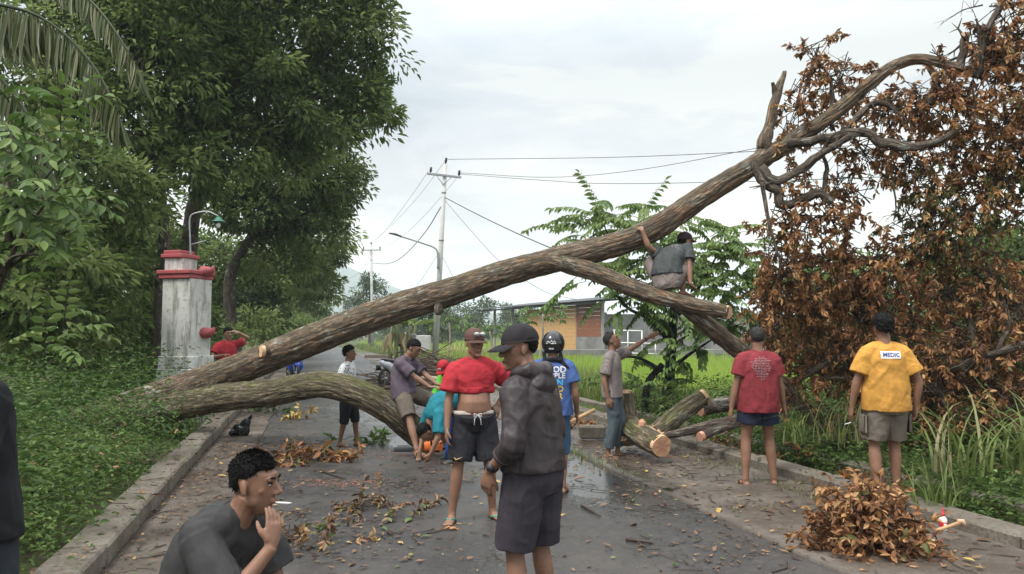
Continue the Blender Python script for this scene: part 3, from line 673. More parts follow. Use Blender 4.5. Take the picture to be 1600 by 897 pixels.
TBARK = barkmat('standing_bark', (.022, .017, .013), (.085, .064, .047), (.19, .155, .12), (.05, .06, .02), .3)
def crown_leaves(blobs, L, cov=1.2, wr=.4, seed=0, rh=False, flat=.65, droop=.35, zmin=.15):
    r_ = np.random.default_rng(seed); A = [[] for _ in range(5)]
    for c, r in blobs:
        c = np.asarray(c, float); n = int(cov * 4 * math.pi * r * r / (L * L * wr * .7)); per = 55; ns = max(4, n // per)
        q = r_.normal(size=(ns, 3)); q /= np.linalg.norm(q, axis=1, keepdims=True); q[:, 2] = np.where(q[:, 2] < -.55, -q[:, 2], q[:, 2])
        rad = r * r_.uniform(.30, 1.12, ns) ** .6; sc = c + q * rad[:, None]; rs = (.16 * r + 1.4 * L) * r_.uniform(.7, 1.3, ns); tb = r_.uniform(.02, .80, ns) + (r_.uniform(0, 1, ns) < .12) * .2
        i = np.repeat(np.arange(ns), per); v = r_.normal(size=(len(i), 3)); v /= np.linalg.norm(v, axis=1, keepdims=True); w = v * (r_.uniform(0, 1, len(i)) ** .45)[:, None]; w[:, 2] *= flat
        pos = sc[i] + w * rs[i][:, None]; d = v + q[i] * .6 + r_.normal(size=v.shape) * .35; d[:, 2] -= droop
        nr = q[i] * .5 + r_.normal(size=v.shape) * .5 + np.array([0, -.15, 1.15])
        ok = pos[:, 2] > zmin
        for a, x in zip(A, (pos, d, nr, L * r_.uniform(.65, 1.3, len(i)), np.clip(tb[i] + r_.normal(size=len(i)) * .13, 0, 1))): a.append(x[ok])
    A = [np.concatenate(a) for a in A]
    return leaf_arr(A[0], A[1], A[2], A[3], A[3] * wr, A[4], .35, .2, rh)
def tree(name, label, base, stem, blobs, L, mat=None, cov=1.2, seed=0, group=None, rh=False, limbs=True, tr=.2, cat='tree', wr=.4):
    t = thing(name, label, cat, base, 0, group)
    if stem is not None:
        bark_obj('trunk', stem, TBARK, t, nseg=20, ring=.16, amp=.02, seed=seed, wob=.08)
        if limbs:
            top = np.array(stem[-1][:3]); mid = np.array(stem[len(stem) // 2][:3])
            for j, (c, r) in enumerate(blobs[:9]):
                s0 = top if j % 2 == 0 else mid + (top - mid) * .5; c = np.asarray(c, float); m = (s0 + c) / 2 + np.array([0, 0, -.08 * np.linalg.norm(c - s0)])
                bark_obj('limb', [(*s0, tr * .55), (*m, tr * .35), (*c, tr * .15)], TBARK, t, nseg=8, ring=.4, amp=.006, seed=seed + j)
    leaf_obj('crown', crown_leaves(blobs, L, cov, wr, seed, rh), mat or GREEN, t, 'stuff'); return t
def B(L): return [(P(x, y, d), r) for x, y, d, r in L]
def stemp(L): return px_pts(L)
gA = 'avenue trees along the left verge'
tree('avenue_tree', 'tallest dark green avenue tree, trunk rising just behind the gate pillar', P(285, 600, 20), stemp([(284, 606, 20, .24), (292, 450, 20, .22), (302, 330, 20, .2), (330, 240, 20, .17), (395, 60, 20, .14), (430, -60, 20, .1)]),
     B([(430, 45, 20, 2.3), (545, 60, 20, 1.45), (490, 190, 20, 1.8), (560, 165, 20.6, 1.05), (330, 60, 20, 2.3), (340, 235, 18.4, 1.15), (300, 235, 18, .9), (395, 150, 19, 1.6), (455, -60, 20, 2.4), (575, -30, 20.5, 1.1), (590, 95, 20.6, .55), (430, 250, 21, 1.3), (595, 190, 20.6, .42), (600, 20, 20.4, .5), (360, 150, 21, 1.8)]), .21, cov=1.15, seed=1, group=gA)
tree('avenue_tree', 'leafy green tree filling the upper left above the palm fronds', P(215, 640, 16), stemp([(250, 640, 17, .17), (252, 470, 17, .15), (256, 360, 17, .13), (240, 200, 17, .1), (220, 80, 17, .07)]),
     B([(230, 110, 17, 1.7), (160, 190, 16, 1.4), (260, 270, 17, 1.2), (120, 60, 17, 1.5), (215, -40, 17, 1.7), (170, 320, 15, 1.0), (100, 290, 14, 1.1), (300, 170, 18, 1.1), (20, 130, 15, 1.6)]), .18, cov=1.15, seed=2, group=gA)
tree('avenue_tree', 'pale barked leaning avenue tree behind the man in a red shirt holding his head', P(368, 575, 26), stemp([(372, 590, 26, .26), (364, 520, 26, .23), (358, 470, 26, .21), (364, 420, 26, .2), (392, 370, 26, .16), (430, 310, 26, .12)]),
     B([(450, 285, 26, 1.9), (525, 300, 27, 1.15), (400, 330, 25.5, 1.4), (475, 345, 27, 1.5), (520, 235, 27, 1.2), (345, 330, 25, 1.1), (545, 330, 28, .7), (430, 400, 27, 1.5), (560, 290, 27.5, .5)]), .22, cov=1.15, seed=3, group=gA)
tree('avenue_tree', 'dark tree behind the leaning pale trunk, leaves down to the grass', P(420, 560, 36), stemp([(420, 572, 36, .2), (425, 480, 36, .18), (440, 400, 36, .12)]),
     B([(500, 375, 36, 1.6), (450, 420, 36, 1.9), (395, 440, 34, 1.6), (525, 400, 38, .8), (480, 450, 38, 1.5), (410, 490, 34, 1.5), (345, 480, 33, 1.4), (320, 420, 32, 1.6)]), .26, cov=1.2, seed=4, group=gA)
tree('avenue_tree', 'far avenue tree hanging over the left edge of the road before the poles', P(455, 545, 52), stemp([(455, 553, 52, .2), (460, 490, 52, .16), (470, 440, 52, .1)]),
     B([(485, 425, 52, 1.7), (470, 470, 52, 1.9), (435, 490, 50, 1.8), (500, 450, 54, 1.1), (455, 515, 50, 1.3), (508, 410, 53, .8)]), .34, cov=1.2, seed=5, group=gA, rh=True)
tree('avenue_tree', 'farthest avenue tree near the vanishing point of the road', P(470, 535, 85), stemp([(472, 540, 85, .2), (476, 500, 85, .14), (480, 470, 85, .1)]),
     B([(480, 470, 85, 2.2), (487, 500, 88, 1.8), (465, 500, 82, 2.2), (492, 455, 88, 1.2)]), .5, cov=1.2, seed=6, group=gA, rh=True)
for i, (bl, lab, d0) in enumerate([
    ([(215, 420, 20, 1.5), (150, 400, 17, 1.3), (260, 480, 20, 1.3), (100, 420, 14, 1.2), (40, 400, 12, 1.1)], 'dark thicket of shrubs behind the gate pillar', (150, 600, 17)),
    ([(200, 540, 18, 1.2), (120, 530, 15, 1.2), (60, 540, 13, 1.1), (20, 480, 12, 1.0), (270, 560, 19, 1.0)], 'low shrub thicket between the gate pillar and the left edge', (150, 620, 16)),
    ([(400, 520, 30, .9), (440, 535, 36, 1.0), (475, 520, 45, 1.1), (345, 545, 24, .8), (300, 545, 22, 1.0)], 'bushes at the foot of the leaning pale trunk along the verge', (400, 560, 32))]):
    tree('shrub', lab, P(*d0), None, B(bl), .16 if i < 2 else .2, cov=1.1, seed=11 + i, cat='shrub', group='shrubs under the avenue trees')
tree('shrub', 'dense dark green thicket behind the dead brown crown at the right', P(1420, 600, 15), None, B([(1250, 520, 15, 1.1), (1340, 490, 15.5, 1.3), (1440, 520, 15, 1.4), (1540, 480, 15, 1.5), (1640, 470, 15, 1.6), (1300, 600, 14, .9), (1400, 610, 14, 1.0), (1520, 600, 13.5, 1.1), (1620, 580, 13, 1.2), (1560, 420, 15.5, .9)]), .16, cov=1.0, seed=17, cat='shrub')
# tree mass far behind everything on the left so that no bare sky shows low between trunks
leaf_obj('far_woods', crown_leaves([(RP(s, t, 2 + 1.5 * math.sin(s)), 3.2) for s, t in [(28, -12), (34, -16), (42, -10), (24, -20), (50, -14), (60, -9), (72, -10), (36, -24), (90, -9), (18, -16), (110, -8), (140, -9), (180, -9)]] + [(RP(s, t, 6.5), 3.2) for s, t in [(28, -13), (36, -17), (45, -11), (24, -21), (55, -10), (20, -17)]], .42, .9, .45, 31, True), GREEN, None, 'stuff')
# near broad-leaved branches and coconut fronds at the top left
def compound(base, d0, Lr, pairs, lf, A, rm, droop=.5, wl=.42, tint=(.2, .8), rr=.004, sag=.5):
    d0 = nz(d0); pts = []; p = np.array(base, float); d = d0.copy(); n = 8
    for i in range(n + 1):
        pts.append(p.copy()); p = p + d * Lr / n; d = nz(d + np.array([0, 0, -sag / n]))
    rm.tube(pts, [rr * (1 - .7 * i / n) for i in range(n + 1)], 5, cap=False); pts = np.array(pts); tb = rng.uniform(*tint)
    for j in range(pairs * 2 + 1):
        q = .18 + .82 * (j // 2) / max(1, pairs - .5) if j < pairs * 2 else 1.0; f = min(q, 1) * n; i = min(int(f), n - 1); b = pts[i] + (pts[i + 1] - pts[i]) * (f - i); tg = nz(pts[i + 1] - pts[i])
        sd_ = nz(np.cross(tg, [0, 0, 1])); up = np.cross(sd_, tg); sg = 1 if j % 2 else -1
        dv = tg if j == pairs * 2 else nz(sd_ * sg * .9 + tg * .55 + np.array([0, 0, -droop * rng.uniform(.5, 1.4)]))
        for a, v in zip(A, (b, dv, up + rng.normal(size=3) * .25, lf * rng.uniform(.75, 1.15) * (1 - .25 * abs(q - .5)), np.clip(tb + rng.normal() * .08, 0, 1))): a.append(v)
def arr(A): return [np.array(a) for a in A]
t = thing('branch', 'near leafy branch with big rounded leaflets at the left edge under the palm fronds', 'tree', P(-60, 760, 5.2)); A = [[] for _ in range(5)]; rm = MB()
stem = px_pts([(-70, 800, 5.2, .05), (-40, 560, 5.2, .045), (15, 380, 5.2, .035), (12, 280, 5.2, .03), (20, 210, 5.2, .015)]); bark_obj('trunk', stem, TBARK, t, nseg=12, ring=.06, amp=.006, seed=51)
for q in [[(-20, 500, 5.2, .02), (30, 375, 5.1, .016), (95, 290, 5.0, .008)], [(10, 420, 5.2, .02), (60, 385, 5.0, .012), (130, 350, 4.9, .006)], [(5, 340, 5.2, .02), (50, 300, 5.1, .012), (110, 235, 5.0, .006)], [(0, 430, 5.1, .02), (25, 400, 5, .014), (100, 400, 4.9, .006)]]:
    bark_obj('limb', px_pts(q), TBARK, t, nseg=8, ring=.05, amp=.003, seed=52)
for _ in range(58):
    x, y = rng.uniform(-40, 105), rng.uniform(150, 400)
    compound(P(x, y, rng.uniform(4.7, 5.6)), [rng.uniform(-.3, .9), rng.uniform(-.6, .3), rng.uniform(-.3, .5)], rng.uniform(.28, .5), 5, .115, A, rm, .45, .5, (.15, .75), sag=.9)
for _ in range(20):
    x, y = rng.uniform(-20, 100), rng.uniform(370, 560)
    compound(P(x, y, rng.uniform(4.7, 5.5)), [rng.uniform(0, .9), rng.uniform(-.6, .3), rng.uniform(-.1, .5)], rng.uniform(.25, .42), 5, .10, A, rm, .3, .5, (.55, 1.0), sag=.6)
rm.put('leaf_stalks', TBARK, t, world=True, kind='stuff'); A = arr(A); near = np.argsort(A[0][:, 1])[:150]; sel = np.zeros(len(A[0]), bool); sel[near] = True
leaf_obj('leaves', leaf_arr(A[0][~sel], A[1][~sel], A[2][~sel], A[3][~sel], A[3][~sel] * .46, A[4][~sel], .3, .2), FRESH, t)
leaf_parts(A[0][sel], A[1][sel], A[2][sel], A[3][sel], FRESH, 'fresh', t)
PALM = leafmat('palm_leaflet', [(0, (.045, .06, .022)), (.5, (.10, .125, .045)), (1, (.20, .20, .10))], .5, .2, .35)
t = thing('coconut_palm', 'coconut palm at the upper left corner with hanging split fronds', 'palm tree', (-6.6, 6.5, 0)); rm = MB()
bark_obj('trunk', [(-6.6, 6.5, 0, .2), (-6.5, 6.5, 2.5, .16), (-6.2, 6.5, 5.2, .14)], TBARK, t, nseg=16, ring=.15, amp=.01, seed=60)
for fi, (pts, ll) in enumerate([([(-6.2, 6.5, 5.2), P(-60, -10, 6.2), P(60, 25, 6.0), P(140, 95, 5.9), P(185, 175, 5.8)], .62), ([(-6.2, 6.5, 5.2), P(-60, -90, 6.0), P(60, -60, 5.8), P(150, 10, 5.7), P(220, 110, 5.6)], .42), ([(-6.2, 6.5, 5.2), P(-80, 60, 6.4), P(-10, 110, 6.2), P(50, 190, 6.1), P(80, 280, 6)], .5), ([(-6.2, 6.5, 5.2), (-7.5, 7.5, 5.6), (-8.6, 8.4, 4.6)], .5), ([(-6.2, 6.5, 5.2), (-6.6, 5, 5.7), (-6.9, 3.8, 4.9)], .5)]):
    c = crom([(*p, 0) for p in pts], 60)[:, :3]; fr = MB(); fr.tube(c[::3], [.022 * (1 - .8 * i / 20) for i in range(len(c[::3]))], 6); rb = fr.put('frond_rib', PALM, t, world=True)
    V = []; dd_ = []; nn_ = []; Ls = []; tt_ = []
    for i in np.arange(12, 59.5, .5):
        i_ = i; i = int(i)
        tg = nz(c[min(i + 1, 59)] - c[i - 1]); sd_ = nz(np.cross(tg, [0, 0, 1]))
        for sg in (1, -1):
            dv = nz(sd_ * sg * rng.uniform(.15, .45) + tg * .35 + np.array([0, 0, -.95])); V.append(c[i]); dd_.append(dv); nn_.append(np.cross(dv, tg) + rng.normal(size=3) * .3); Ls.append(ll * rng.uniform(.75, 1.1) * (1 - .35 * (i - 14) / 46)); tt_.append(rng.uniform(.2, 1))
    leaf_obj('frond', leaf_arr(np.array(V), np.array(dd_), np.array(nn_), np.array(Ls), np.array(Ls) * .075, np.array(tt_), .5, .08), PALM, t, None)
# the young tree with long compound leaves behind the branch the man sits on
t = thing('young_tree', 'young green tree with long feathery leaves behind the man on the branch', 'tree', G(1042, 642)); A = [[] for _ in range(5)]; rm = MB()
DK = barkmat('dark_wet_bark', (.006, .006, .008), (.018, .018, .022), (.045, .042, .045))
for i, q in enumerate([[(1038, 645, 14.8, .13), (1046, 590, 14.8, .11), (1050, 520, 14.8, .10), (1052, 470, 14.8, .08), (1030, 400, 14.8, .05), (1000, 345, 14.8, .02)], [(1008, 648, 14.7, .09), (1012, 600, 14.7, .08), (1035, 570, 14.8, .07)], [(1050, 540, 14.8, .07), (1018, 500, 14.6, .05), (980, 480, 14.5, .03), (940, 430, 14.4, .015)],
                       [(1052, 500, 14.8, .06), (1085, 460, 14.6, .04), (1120, 400, 14.5, .02)], [(1050, 520, 14.8, .06), (1005, 470, 15, .04), (960, 385, 15, .02), (935, 335, 14.8, .012)], [(1000, 470, 14.9, .03), (940, 410, 14.7, .02), (915, 385, 14.6, .01)], [(1055, 570, 14.8, .05), (1090, 545, 14.5, .03), (1130, 520, 14.3, .015)], [(1050, 590, 14.7, .04), (1000, 560, 14.4, .03), (960, 560, 14.2, .012)]]):
    bark_obj('trunk' if i < 2 else 'limb', px_pts(q), DK, t, nseg=14, ring=.08, amp=.008, seed=80 + i)
def fronds(pts, n, lr, lf, tint, spread=25, up=.5):
    for _ in range(n):
        x, y, d = pts[rng.integers(len(pts))]; a = rng.uniform(0, 6.28)
        compound(P(x + rng.normal() * spread, y + rng.normal() * spread * .7, d + rng.normal() * .4), [math.cos(a), math.sin(a) * .8, up + rng.uniform(-.4, .3)], lr * rng.uniform(.7, 1.2), 8, lf, A, rm, .55, .4, tint, .006, 1.0)
fronds([(1000, 345, 14.8), (950, 350, 15), (930, 335, 15), (1040, 350, 14.8), (980, 330, 14.9)], 50, .8, .165, (.5, 1), 24, .3)
fronds([(1030, 400, 14.8), (960, 410, 14.5), (1090, 420, 14.5), (1120, 400, 14.5), (1010, 435, 14.6), (1060, 430, 14.6), (1150, 420, 14.3), (1130, 450, 14.3), (1100, 380, 14.4)], 175, .75, .155, (.5, 1.0), 30, .3)
fronds([(1020, 490, 14.6), (985, 470, 14.5), (1080, 510, 14.6), (1130, 500, 14.3), (1000, 450, 14.4), (1040, 560, 14.4), (1080, 560, 14.3), (1150, 470, 14.3), (1160, 440, 14.3)], 90, .7, .15, (.3, .9), 24, .0)
fronds([(1010, 610, 14.3), (1070, 600, 14.2), (990, 640, 14), (1090, 580, 14.2), (970, 600, 14.2)], 16, .5, .15, (.4, .9), 20, .3)
for x, y, dx, dz in [(925, 345, -1, .25), (935, 340, -.9, .5), (940, 338, -.3, .8), (920, 385, -1, -.1), (1000, 350, .25, .7), (880, 400, -.9, .2), (1110, 370, .8, .5), (1140, 400, 1, .2), (915, 440, -.9, -.2), (905, 430, -.6, -.4)]:
    compound(P(x, y, 14.6), [dx, -.2, dz], 1.0, 9, .19, A, rm, .45, .42, (.4, .85), .007, .8)
A = arr(A); sel = np.zeros(len(A[0]), bool); sel[np.argsort(A[0][:, 1])[:250]] = True
leaf_obj('leaves', leaf_arr(A[0][~sel], A[1][~sel], A[2][~sel], A[3][~sel], A[3][~sel] * .5, A[4][~sel], .35, .25), FRESH, t)
leaf_parts(A[0][sel], A[1][sel], A[2][sel], A[3][sel] * .85, FRESH, 'fresh', t); rm.put('leaf_stalks', DK, t, world=True, kind='stuff')
# far trees, papayas and bananas across the fields
def ptree(name, label, x, ybase, d, h, rad, L, seed, mat=FARLEAF, group='distant trees', shape=None):
    b = P(x, ybase, d); b[2] = 0; bl = shape or [((b[0] + rad * rng.uniform(-.6, .6), b[1] + rng.uniform(-.5, .5) * rad, h - rad * (.5 + j * .75)), rad * rng.uniform(.6, .9)) for j in range(3)]
    return tree(name, label, b, [(*b, .14 * h / 8), (b[0] + .1, b[1], h * .4, .11 * h / 8), (b[0], b[1], h * .85, .05)], bl, L, mat, 1.0, seed, group, True, False)
b = P(582, 530, 95); hh = [(P(572, 452, 95), 1.7), (P(590, 450, 95), 1.3), (P(560, 470, 95), 1.2), (P(580, 480, 95), 1.4), (P(598, 470, 95), 1.0), (P(575, 440, 95), .9)]
tree('tall_tree', 'slender tall tree beside the second power pole', (b[0] - .4, b[1], 0), [(b[0] - .4, b[1], 0, .2), (b[0] - .4, b[1], 5, .14), (b[0] - .3, b[1], 8, .06)], hh, .4, FARLEAF, .75, 90, 'distant trees', True)
for i, (x, d, h, r_, lab) in enumerate([(552, 150, 7.5, 3.2, 'rounded grey green tree behind the third power pole'), (608, 130, 6.5, 2.8, 'bushy tree between the second pole and the fallen trunk'), (520, 190, 6.5, 2.6, 'tiny far tree at the end of the pole line'), (640, 120, 6, 2.6, 'bushy tree under the fallen trunk left of the first pole'), (668, 62, 4.6, 1.6, 'bright leafy tree just left of the first power pole base'), (745, 110, 5.8, 2.4, 'pale feathery tree right of the first power pole'), (720, 140, 6, 3, 'broad far tree behind the red cap'), (790, 150, 7.0, 3, 'far tree seen under the shelter roof'), (808, 120, 5, 2.4, 'low tree between the shelter posts'), (700, 90, 4.2, 1.8, 'small round tree right behind the first power pole')]):
    ptree('distant_tree', lab, x, 530, d, h, r_, .5 if d > 100 else .3, 100 + i)
leaf_obj('far_woods', crown_leaves([((x, y, 1.8 + 1.2 * math.sin(x * .7)), 4.5) for x, y in zip(np.linspace(-75, 60, 22), 230 + 20 * np.sin(np.arange(22) * 1.7))], .9, .7, .5, 33, True), FARLEAF, None, 'stuff')
def papaya(label, x, ytop, d, lean=0, hang=False):
    b = P(x, 560, d); b[2] = -.1; top = P(x + lean, ytop + 12, d); t = thing('papaya_tree', label, 'papaya tree', b, 0, 'papaya trees'); rm = MB(); A = [[] for _ in range(5)]
    bark_obj('trunk', [(*b, .09), (*((b + top) / 2 + np.array([.1, 0, 0])), .07), (*top, .05)], simple('papaya_stem', (.30, .27, .21), .8), t, nseg=10, ring=.2, amp=.004)
    for j in range(15):
        a = j * 2.4; e = top + np.array([math.cos(a), math.sin(a) * .8, .45 - .06 * j]) * 1.05; m = (top + e) / 2 + np.array([0, 0, .18]); rm.tube([top, m, e], [.014, .011, .008], 4, cap=False)
        for q in np.linspace(-1.9, 1.9, 8):
            aa = math.atan2(e[1] - top[1], e[0] - top[0]) + q
            for a_, v in zip(A, (e, np.array([math.cos(aa), math.sin(aa), -.35]), np.array([0, 0, 1.]) + rng.normal(size=3) * .2, rng.uniform(.32, .5), rng.uniform(.2, .9))): a_.append(v)
    rm.put('leaf_stalks', FRESH, t, world=True, kind='stuff'); A = arr(A); leaf_obj('leaves', leaf_arr(A[0], A[1], A[2], A[3], A[3] * .38, A[4], .3, .3), FRESH, t)
papaya('papaya tree in front of the plank wall of the building', 842, 478, 40, 6); papaya('papaya tree left of the plank wall beside the shelter', 768, 505, 44, -3); papaya('papaya tree right behind the first power pole', 700, 492, 46, 2)
t = thing('banana_plant', 'banana clump with dry hanging leaves right of the boy', 'banana plant', P(628, 560, 43)); A = [[] for _ in range(5)]
for j in range(5):
    b = P(610 + j * 9, 562, 42 + j % 3); b[2] = 0; bark_obj('stem', [(*b, .13), (b[0], b[1], 1.1, .11), (b[0] + .1, b[1], 2.0, .07)], simple('banana_stem', (.16, .17, .07), .7) if j == 0 else bpy.data.materials['banana_stem'], t, nseg=8, ring=.3, amp=.004)
    for q in range(9):
        a = rng.uniform(0, 6.28); dry = q > 5; z = 2.0 if not dry else 1.7
        for a_, v in zip(A, (np.array([b[0], b[1], z]), np.array([math.cos(a), math.sin(a), .5 if not dry else -1.6]), np.array([0, 0, 1.]) + rng.normal(size=3) * .3, rng.uniform(.9, 1.4), .98 if dry else rng.uniform(.3, .8))): a_.append(v)
A = arr(A); leaf_obj('leaves', leaf_arr(A[0], A[1], A[2], A[3], A[3] * .22, A[4], .4, .3), GRASS, t)
# grass and rice
def scatter_st(n, s0, s1, t0, t1, pw=1.0):
    s = s0 + (s1 - s0) * rng.uniform(0, 1, n) ** pw; tt = rng.uniform(t0, t1, n); return s, tt
def grass(name, s, tt, z, h, w, lean, mat, tl=(.2, .8), seg=2):
    n = len(s); p = s[:, None] * RD + tt[:, None] * RR; p[:, 2] = z; cl = fnoise(np.stack([s * .5, tt * .5, s * 0], -1), 17, 3)
    x, y, zf = project(p); ok = (zf > .5) & (x > -150) & (x < 1750)
    A = blades(p[ok], (h * rng.uniform(.6, 1.25, n) * (.6 + .8 * cl))[ok], w * rng.uniform(.7, 1.3, n)[ok], (lean * rng.uniform(.3, 1.4, n))[ok], np.clip(tl[0] + (tl[1] - tl[0]) * rng.uniform(0, 1, n) + (cl - .5) * .4, 0, 1)[ok], seg)
    return leaf_obj(name, A, mat, None, 'stuff')
s, tt = scatter_st(52000, 12.5, 34, 6.7, 26, 1.4); k_ = ~((tt < 8.2) & (s < 14)); grass('rice_field', s[k_], tt[k_], -.12, .62, .016, .35, RICE, (.1, .9))
s, tt = scatter_st(30000, 34, 120, 7.5, 50, 1.5); grass('rice_field', s, tt, -.12, .7, .05, .35, RICE, (.0, .8), 1)
s, tt = scatter_st(6000, 10.5, 30, 6.5, 8.0, 1.2); grass('tall_grass', s, tt, -.05, .72, .018, .45, GRASS, (.1, .9), 3)
s, tt = scatter_st(4200, 28, 90, 5.4, 7.6, 1.3); grass('tall_grass', s, tt, -.05, .55, .03, .5, GRASS, (.2, .9), 2)
s, tt = scatter_st(6500, 2.0, 12.5, 6.5, 10.5); grass('bank_grass', s, tt, .0, .30, .010, 1.0, GRASS, (.0, .75), 3)
s, tt = scatter_st(5000, 12, 60, -5, -1.65, 1.3); grass('verge_grass', s, tt, .0, .38, .018, .6, GRASS, (.0, .7), 2)
s, tt = scatter_st(1500, 6, 30, 4.6, 5.05, 1.3); s2 = rng.normal(9.0, .8, 260); grass('verge_grass', np.concatenate([s, s2]), np.concatenate([tt, rng.normal(3.45, .07, 260)]), .0, .12, .008, .8, GRASS, (.2, 1), 2)
def herb(name, label, cs, n, L, mat, seed, spread=.25, hz=.35, tint=(.1, .8), cat='weeds', wr=.45):
    r_ = np.random.default_rng(seed); c = np.array(cs); i = r_.integers(len(c), size=n); p = c[i] + r_.normal(size=(n, 3)) * np.array([spread, spread, 0]); p[:, 2] = c[i][:, 2] + r_.uniform(.0, 1, n) ** .8 * hz * (.4 + r_.uniform(0, 1, len(c))[i])
    a = r_.uniform(0, 6.28, n); d = np.stack([np.cos(a), np.sin(a), r_.uniform(-.4, .5, n)], -1)
    o = leaf_obj(name, leaf_arr(p, d, np.array([0, 0, 1.]) + r_.normal(size=(n, 3)) * .4, L * r_.uniform(.5, 1.3, n), L * wr * r_.uniform(.5, 1.2, n), np.clip(r_.uniform(*tint) + r_.normal(size=n) * .2, 0, 1), .3, .25), mat, None, 'stuff'); return o
herb('weeds', '', [RP(s, t, .02 + (.12 if 7 < t < 9 else 0)) for s, t in zip(rng.uniform(2.5, 13, 260), rng.uniform(6.35, 9.6, 260))], 24000, .072, FRESH, 5, .22, .5)
herb('weeds', '', [RP(s, t, -.1) for s, t in zip(rng.uniform(3, 11, 60), rng.uniform(6.0, 6.5, 60))], 4200, .07, FRESH, 6, .14, .35, (.3, .9))
herb('weeds', '', [RP(s, t, .0) for s, t in zip(rng.uniform(2.2, 15, 300), rng.uniform(-4.6, -1.75, 300))], 26000, .075, FRESH, 8, .22, 1.05, (.05, .65))
herb('weeds', '', [RP(s, t, .0) for s, t in zip(rng.uniform(2.4, 10, 170), rng.uniform(-2.9, -1.72, 170))], 15000, .058, FRESH, 21, .15, .62, (.0, .6))
herb('weeds', '', [RP(s, t, .0) for s, t in zip(rng.uniform(12, 26, 160), rng.uniform(-5.5, -1.75, 160))], 8000, .11, FRESH, 9, .3, .6, (.1, .7))
herb('weeds', '', [RP(s, t, -.1) for s, t in zip(rng.uniform(9.5, 15, 90), rng.uniform(6.5, 8, 90))], 4500, .09, FRESH, 10, .25, .6, (.2, .8))
def clump(label, c, n, h, w, lean, tint, wid=.25):
    t = thing('grass_clump', label, 'grass', c, 0, None); p = np.asarray(c) + rng.normal(size=(n, 3)) * np.array([wid, wid, 0])
    A = blades(p, h * rng.uniform(.5, 1.15, n), w * rng.uniform(.7, 1.2, n), lean * rng.uniform(.4, 1.5, n), np.clip(rng.normal(tint, .12, n), 0, 1), 6); leaf_obj('blades', A, GRASS, t, 'stuff'); return t
clump('tall arching bright green grass clump at the right edge of the picture', P(1590, 735, 7.6), 70, 1.15, .028, .9, .62, .3)
clump('long pale grass blades bending over the drain right of the cargo shorts', P(1510, 745, 7.2), 26, 1.35, .028, 1.25, .75, .14)
clump('spiky grass tuft right beside the navy shorts', P(1240, 690, 8.9), 90, .55, .018, .9, .55, .1)
clump('thin upright reeds left of the yellow shirt', P(1310, 690, 9.3), 60, .9, .014, .6, .8, .22)
clump('grass tuft at the drain behind the red and white bottle', P(1460, 790, 6.6), 60, .5, .014, .8, .5, .15)
# ------------------------------------------------------------------ poles, wires, building, gate, motorbikes, brush
CONP = simple('pole_concrete', (.46, .45, .43), .8, .12, 3, .2, 40)
DARKM = simple('dark_metal', (.035, .036, .04), .5, .2); GREYM = simple('grey_metal', (.30, .31, .32), .45, .15, metal=.4); BLKP = simple('black_plastic', (.012, .012, .013), .4, .2)
def pole(label, bx, by, tx, ty, d, arm, r0=.17, r1=.10):
    b = P(bx, by, d); b[2] = -.1; tp = P(tx, ty, d); t = thing('power_pole', label, 'power pole', b, 0, 'power poles along the right of the road'); ax = nz(tp - b)
    MB().tube([b, b + ax * np.linalg.norm(tp - b) * .5, tp], [r0, (r0 + r1) / 2, r1], 16).put('shaft', CONP, t, world=True)
    if arm:
        a0, a1 = P(arm[0], arm[1], d), P(arm[2], arm[3], d); ca = nz(a1 - a0); c = (a0 + a1) / 2; up = nz(np.cross(ca, [0, -1, 0])) * 1.0; up = up if up[2] > 0 else -up
        Rm = np.array([ca, np.cross(up, ca), up]).T; MB().bbox(c + np.array([0, -.13, 0]), (np.linalg.norm(a1 - a0) / 2, .05, .06), .01, Rm).put('crossarm', GREYM, t, False, world=True)
        for q in (a0 + ca * .15, a1 - ca * .15, tp):
            m = MB(); q = q + up * .06
            m.tube([q + up * z for z in (0, .06, .1, .14, .18, .24, .3, .34)], [.03, .03, .08, .05, .085, .05, .07, .03], 10); m.put('insulator', BLKP, t, world=True)
        m = MB(); m.tube([c - up * .5 + np.array([0, -.14, 0]), c + ca * .45 + np.array([0, -.14, 0])], .02, 6); m.put('brace', GREYM, t, world=True)
        m = MB(); m.tube([c - up * .5 + np.array([0, -.14, 0]), c - ca * .45 + np.array([0, -.14, 0])], .02, 6); m.put('brace', GREYM, t, world=True)
        for fq in (.62, .86):
            p_ = b + (tp - b) * fq; rr_ = r0 + (r1 - r0) * fq + .012; MB().tube([p_ - ax * .05, p_ + ax * .05], rr_, 16).put('band', GREYM, t, world=True)
    return t
pole('nearest tall concrete power pole standing behind the brush heap', 679, 568, 696, 258, 39, (668, 272, 721, 278))
pole('second power pole along the road, left of the nearest one', 582, 545, 580, 384, 78, (566, 391, 596, 391), .18, .11)
pole('third power pole, small, seen just above the fallen trunk', 534, 535, 535, 436, 118, (526, 442, 545, 442), .18, .11)
pole('fourth tiny power pole beside the tree edge', 520, 531, 521, 462, 160, None, .18, .12); pole('fifth tiny power pole at the far end of the road', 506, 528, 507, 478, 205, None, .18, .12)
sl_ = thing('street_lamp', 'curved street lamp arm fixed to the nearest power pole', 'street lamp', P(685, 420, 39))
m = MB(); c = crom([(*P(a, b, 38.8), 0) for a, b in [(684, 420), (684, 400), (680, 388), (660, 380), (635, 372), (612, 365)]], 24)[:, :3]; m.tube(c, .045, 8); m.put('arm', GREYM, sl_, world=True)
MB().tube([P(628, 370, 38.8), P(618, 366, 38.8), P(608, 364.5, 38.8)], [(.06, .04), (.11, .06), (.07, .04)], 10).put('lamp_head', DARKM, sl_, world=True)
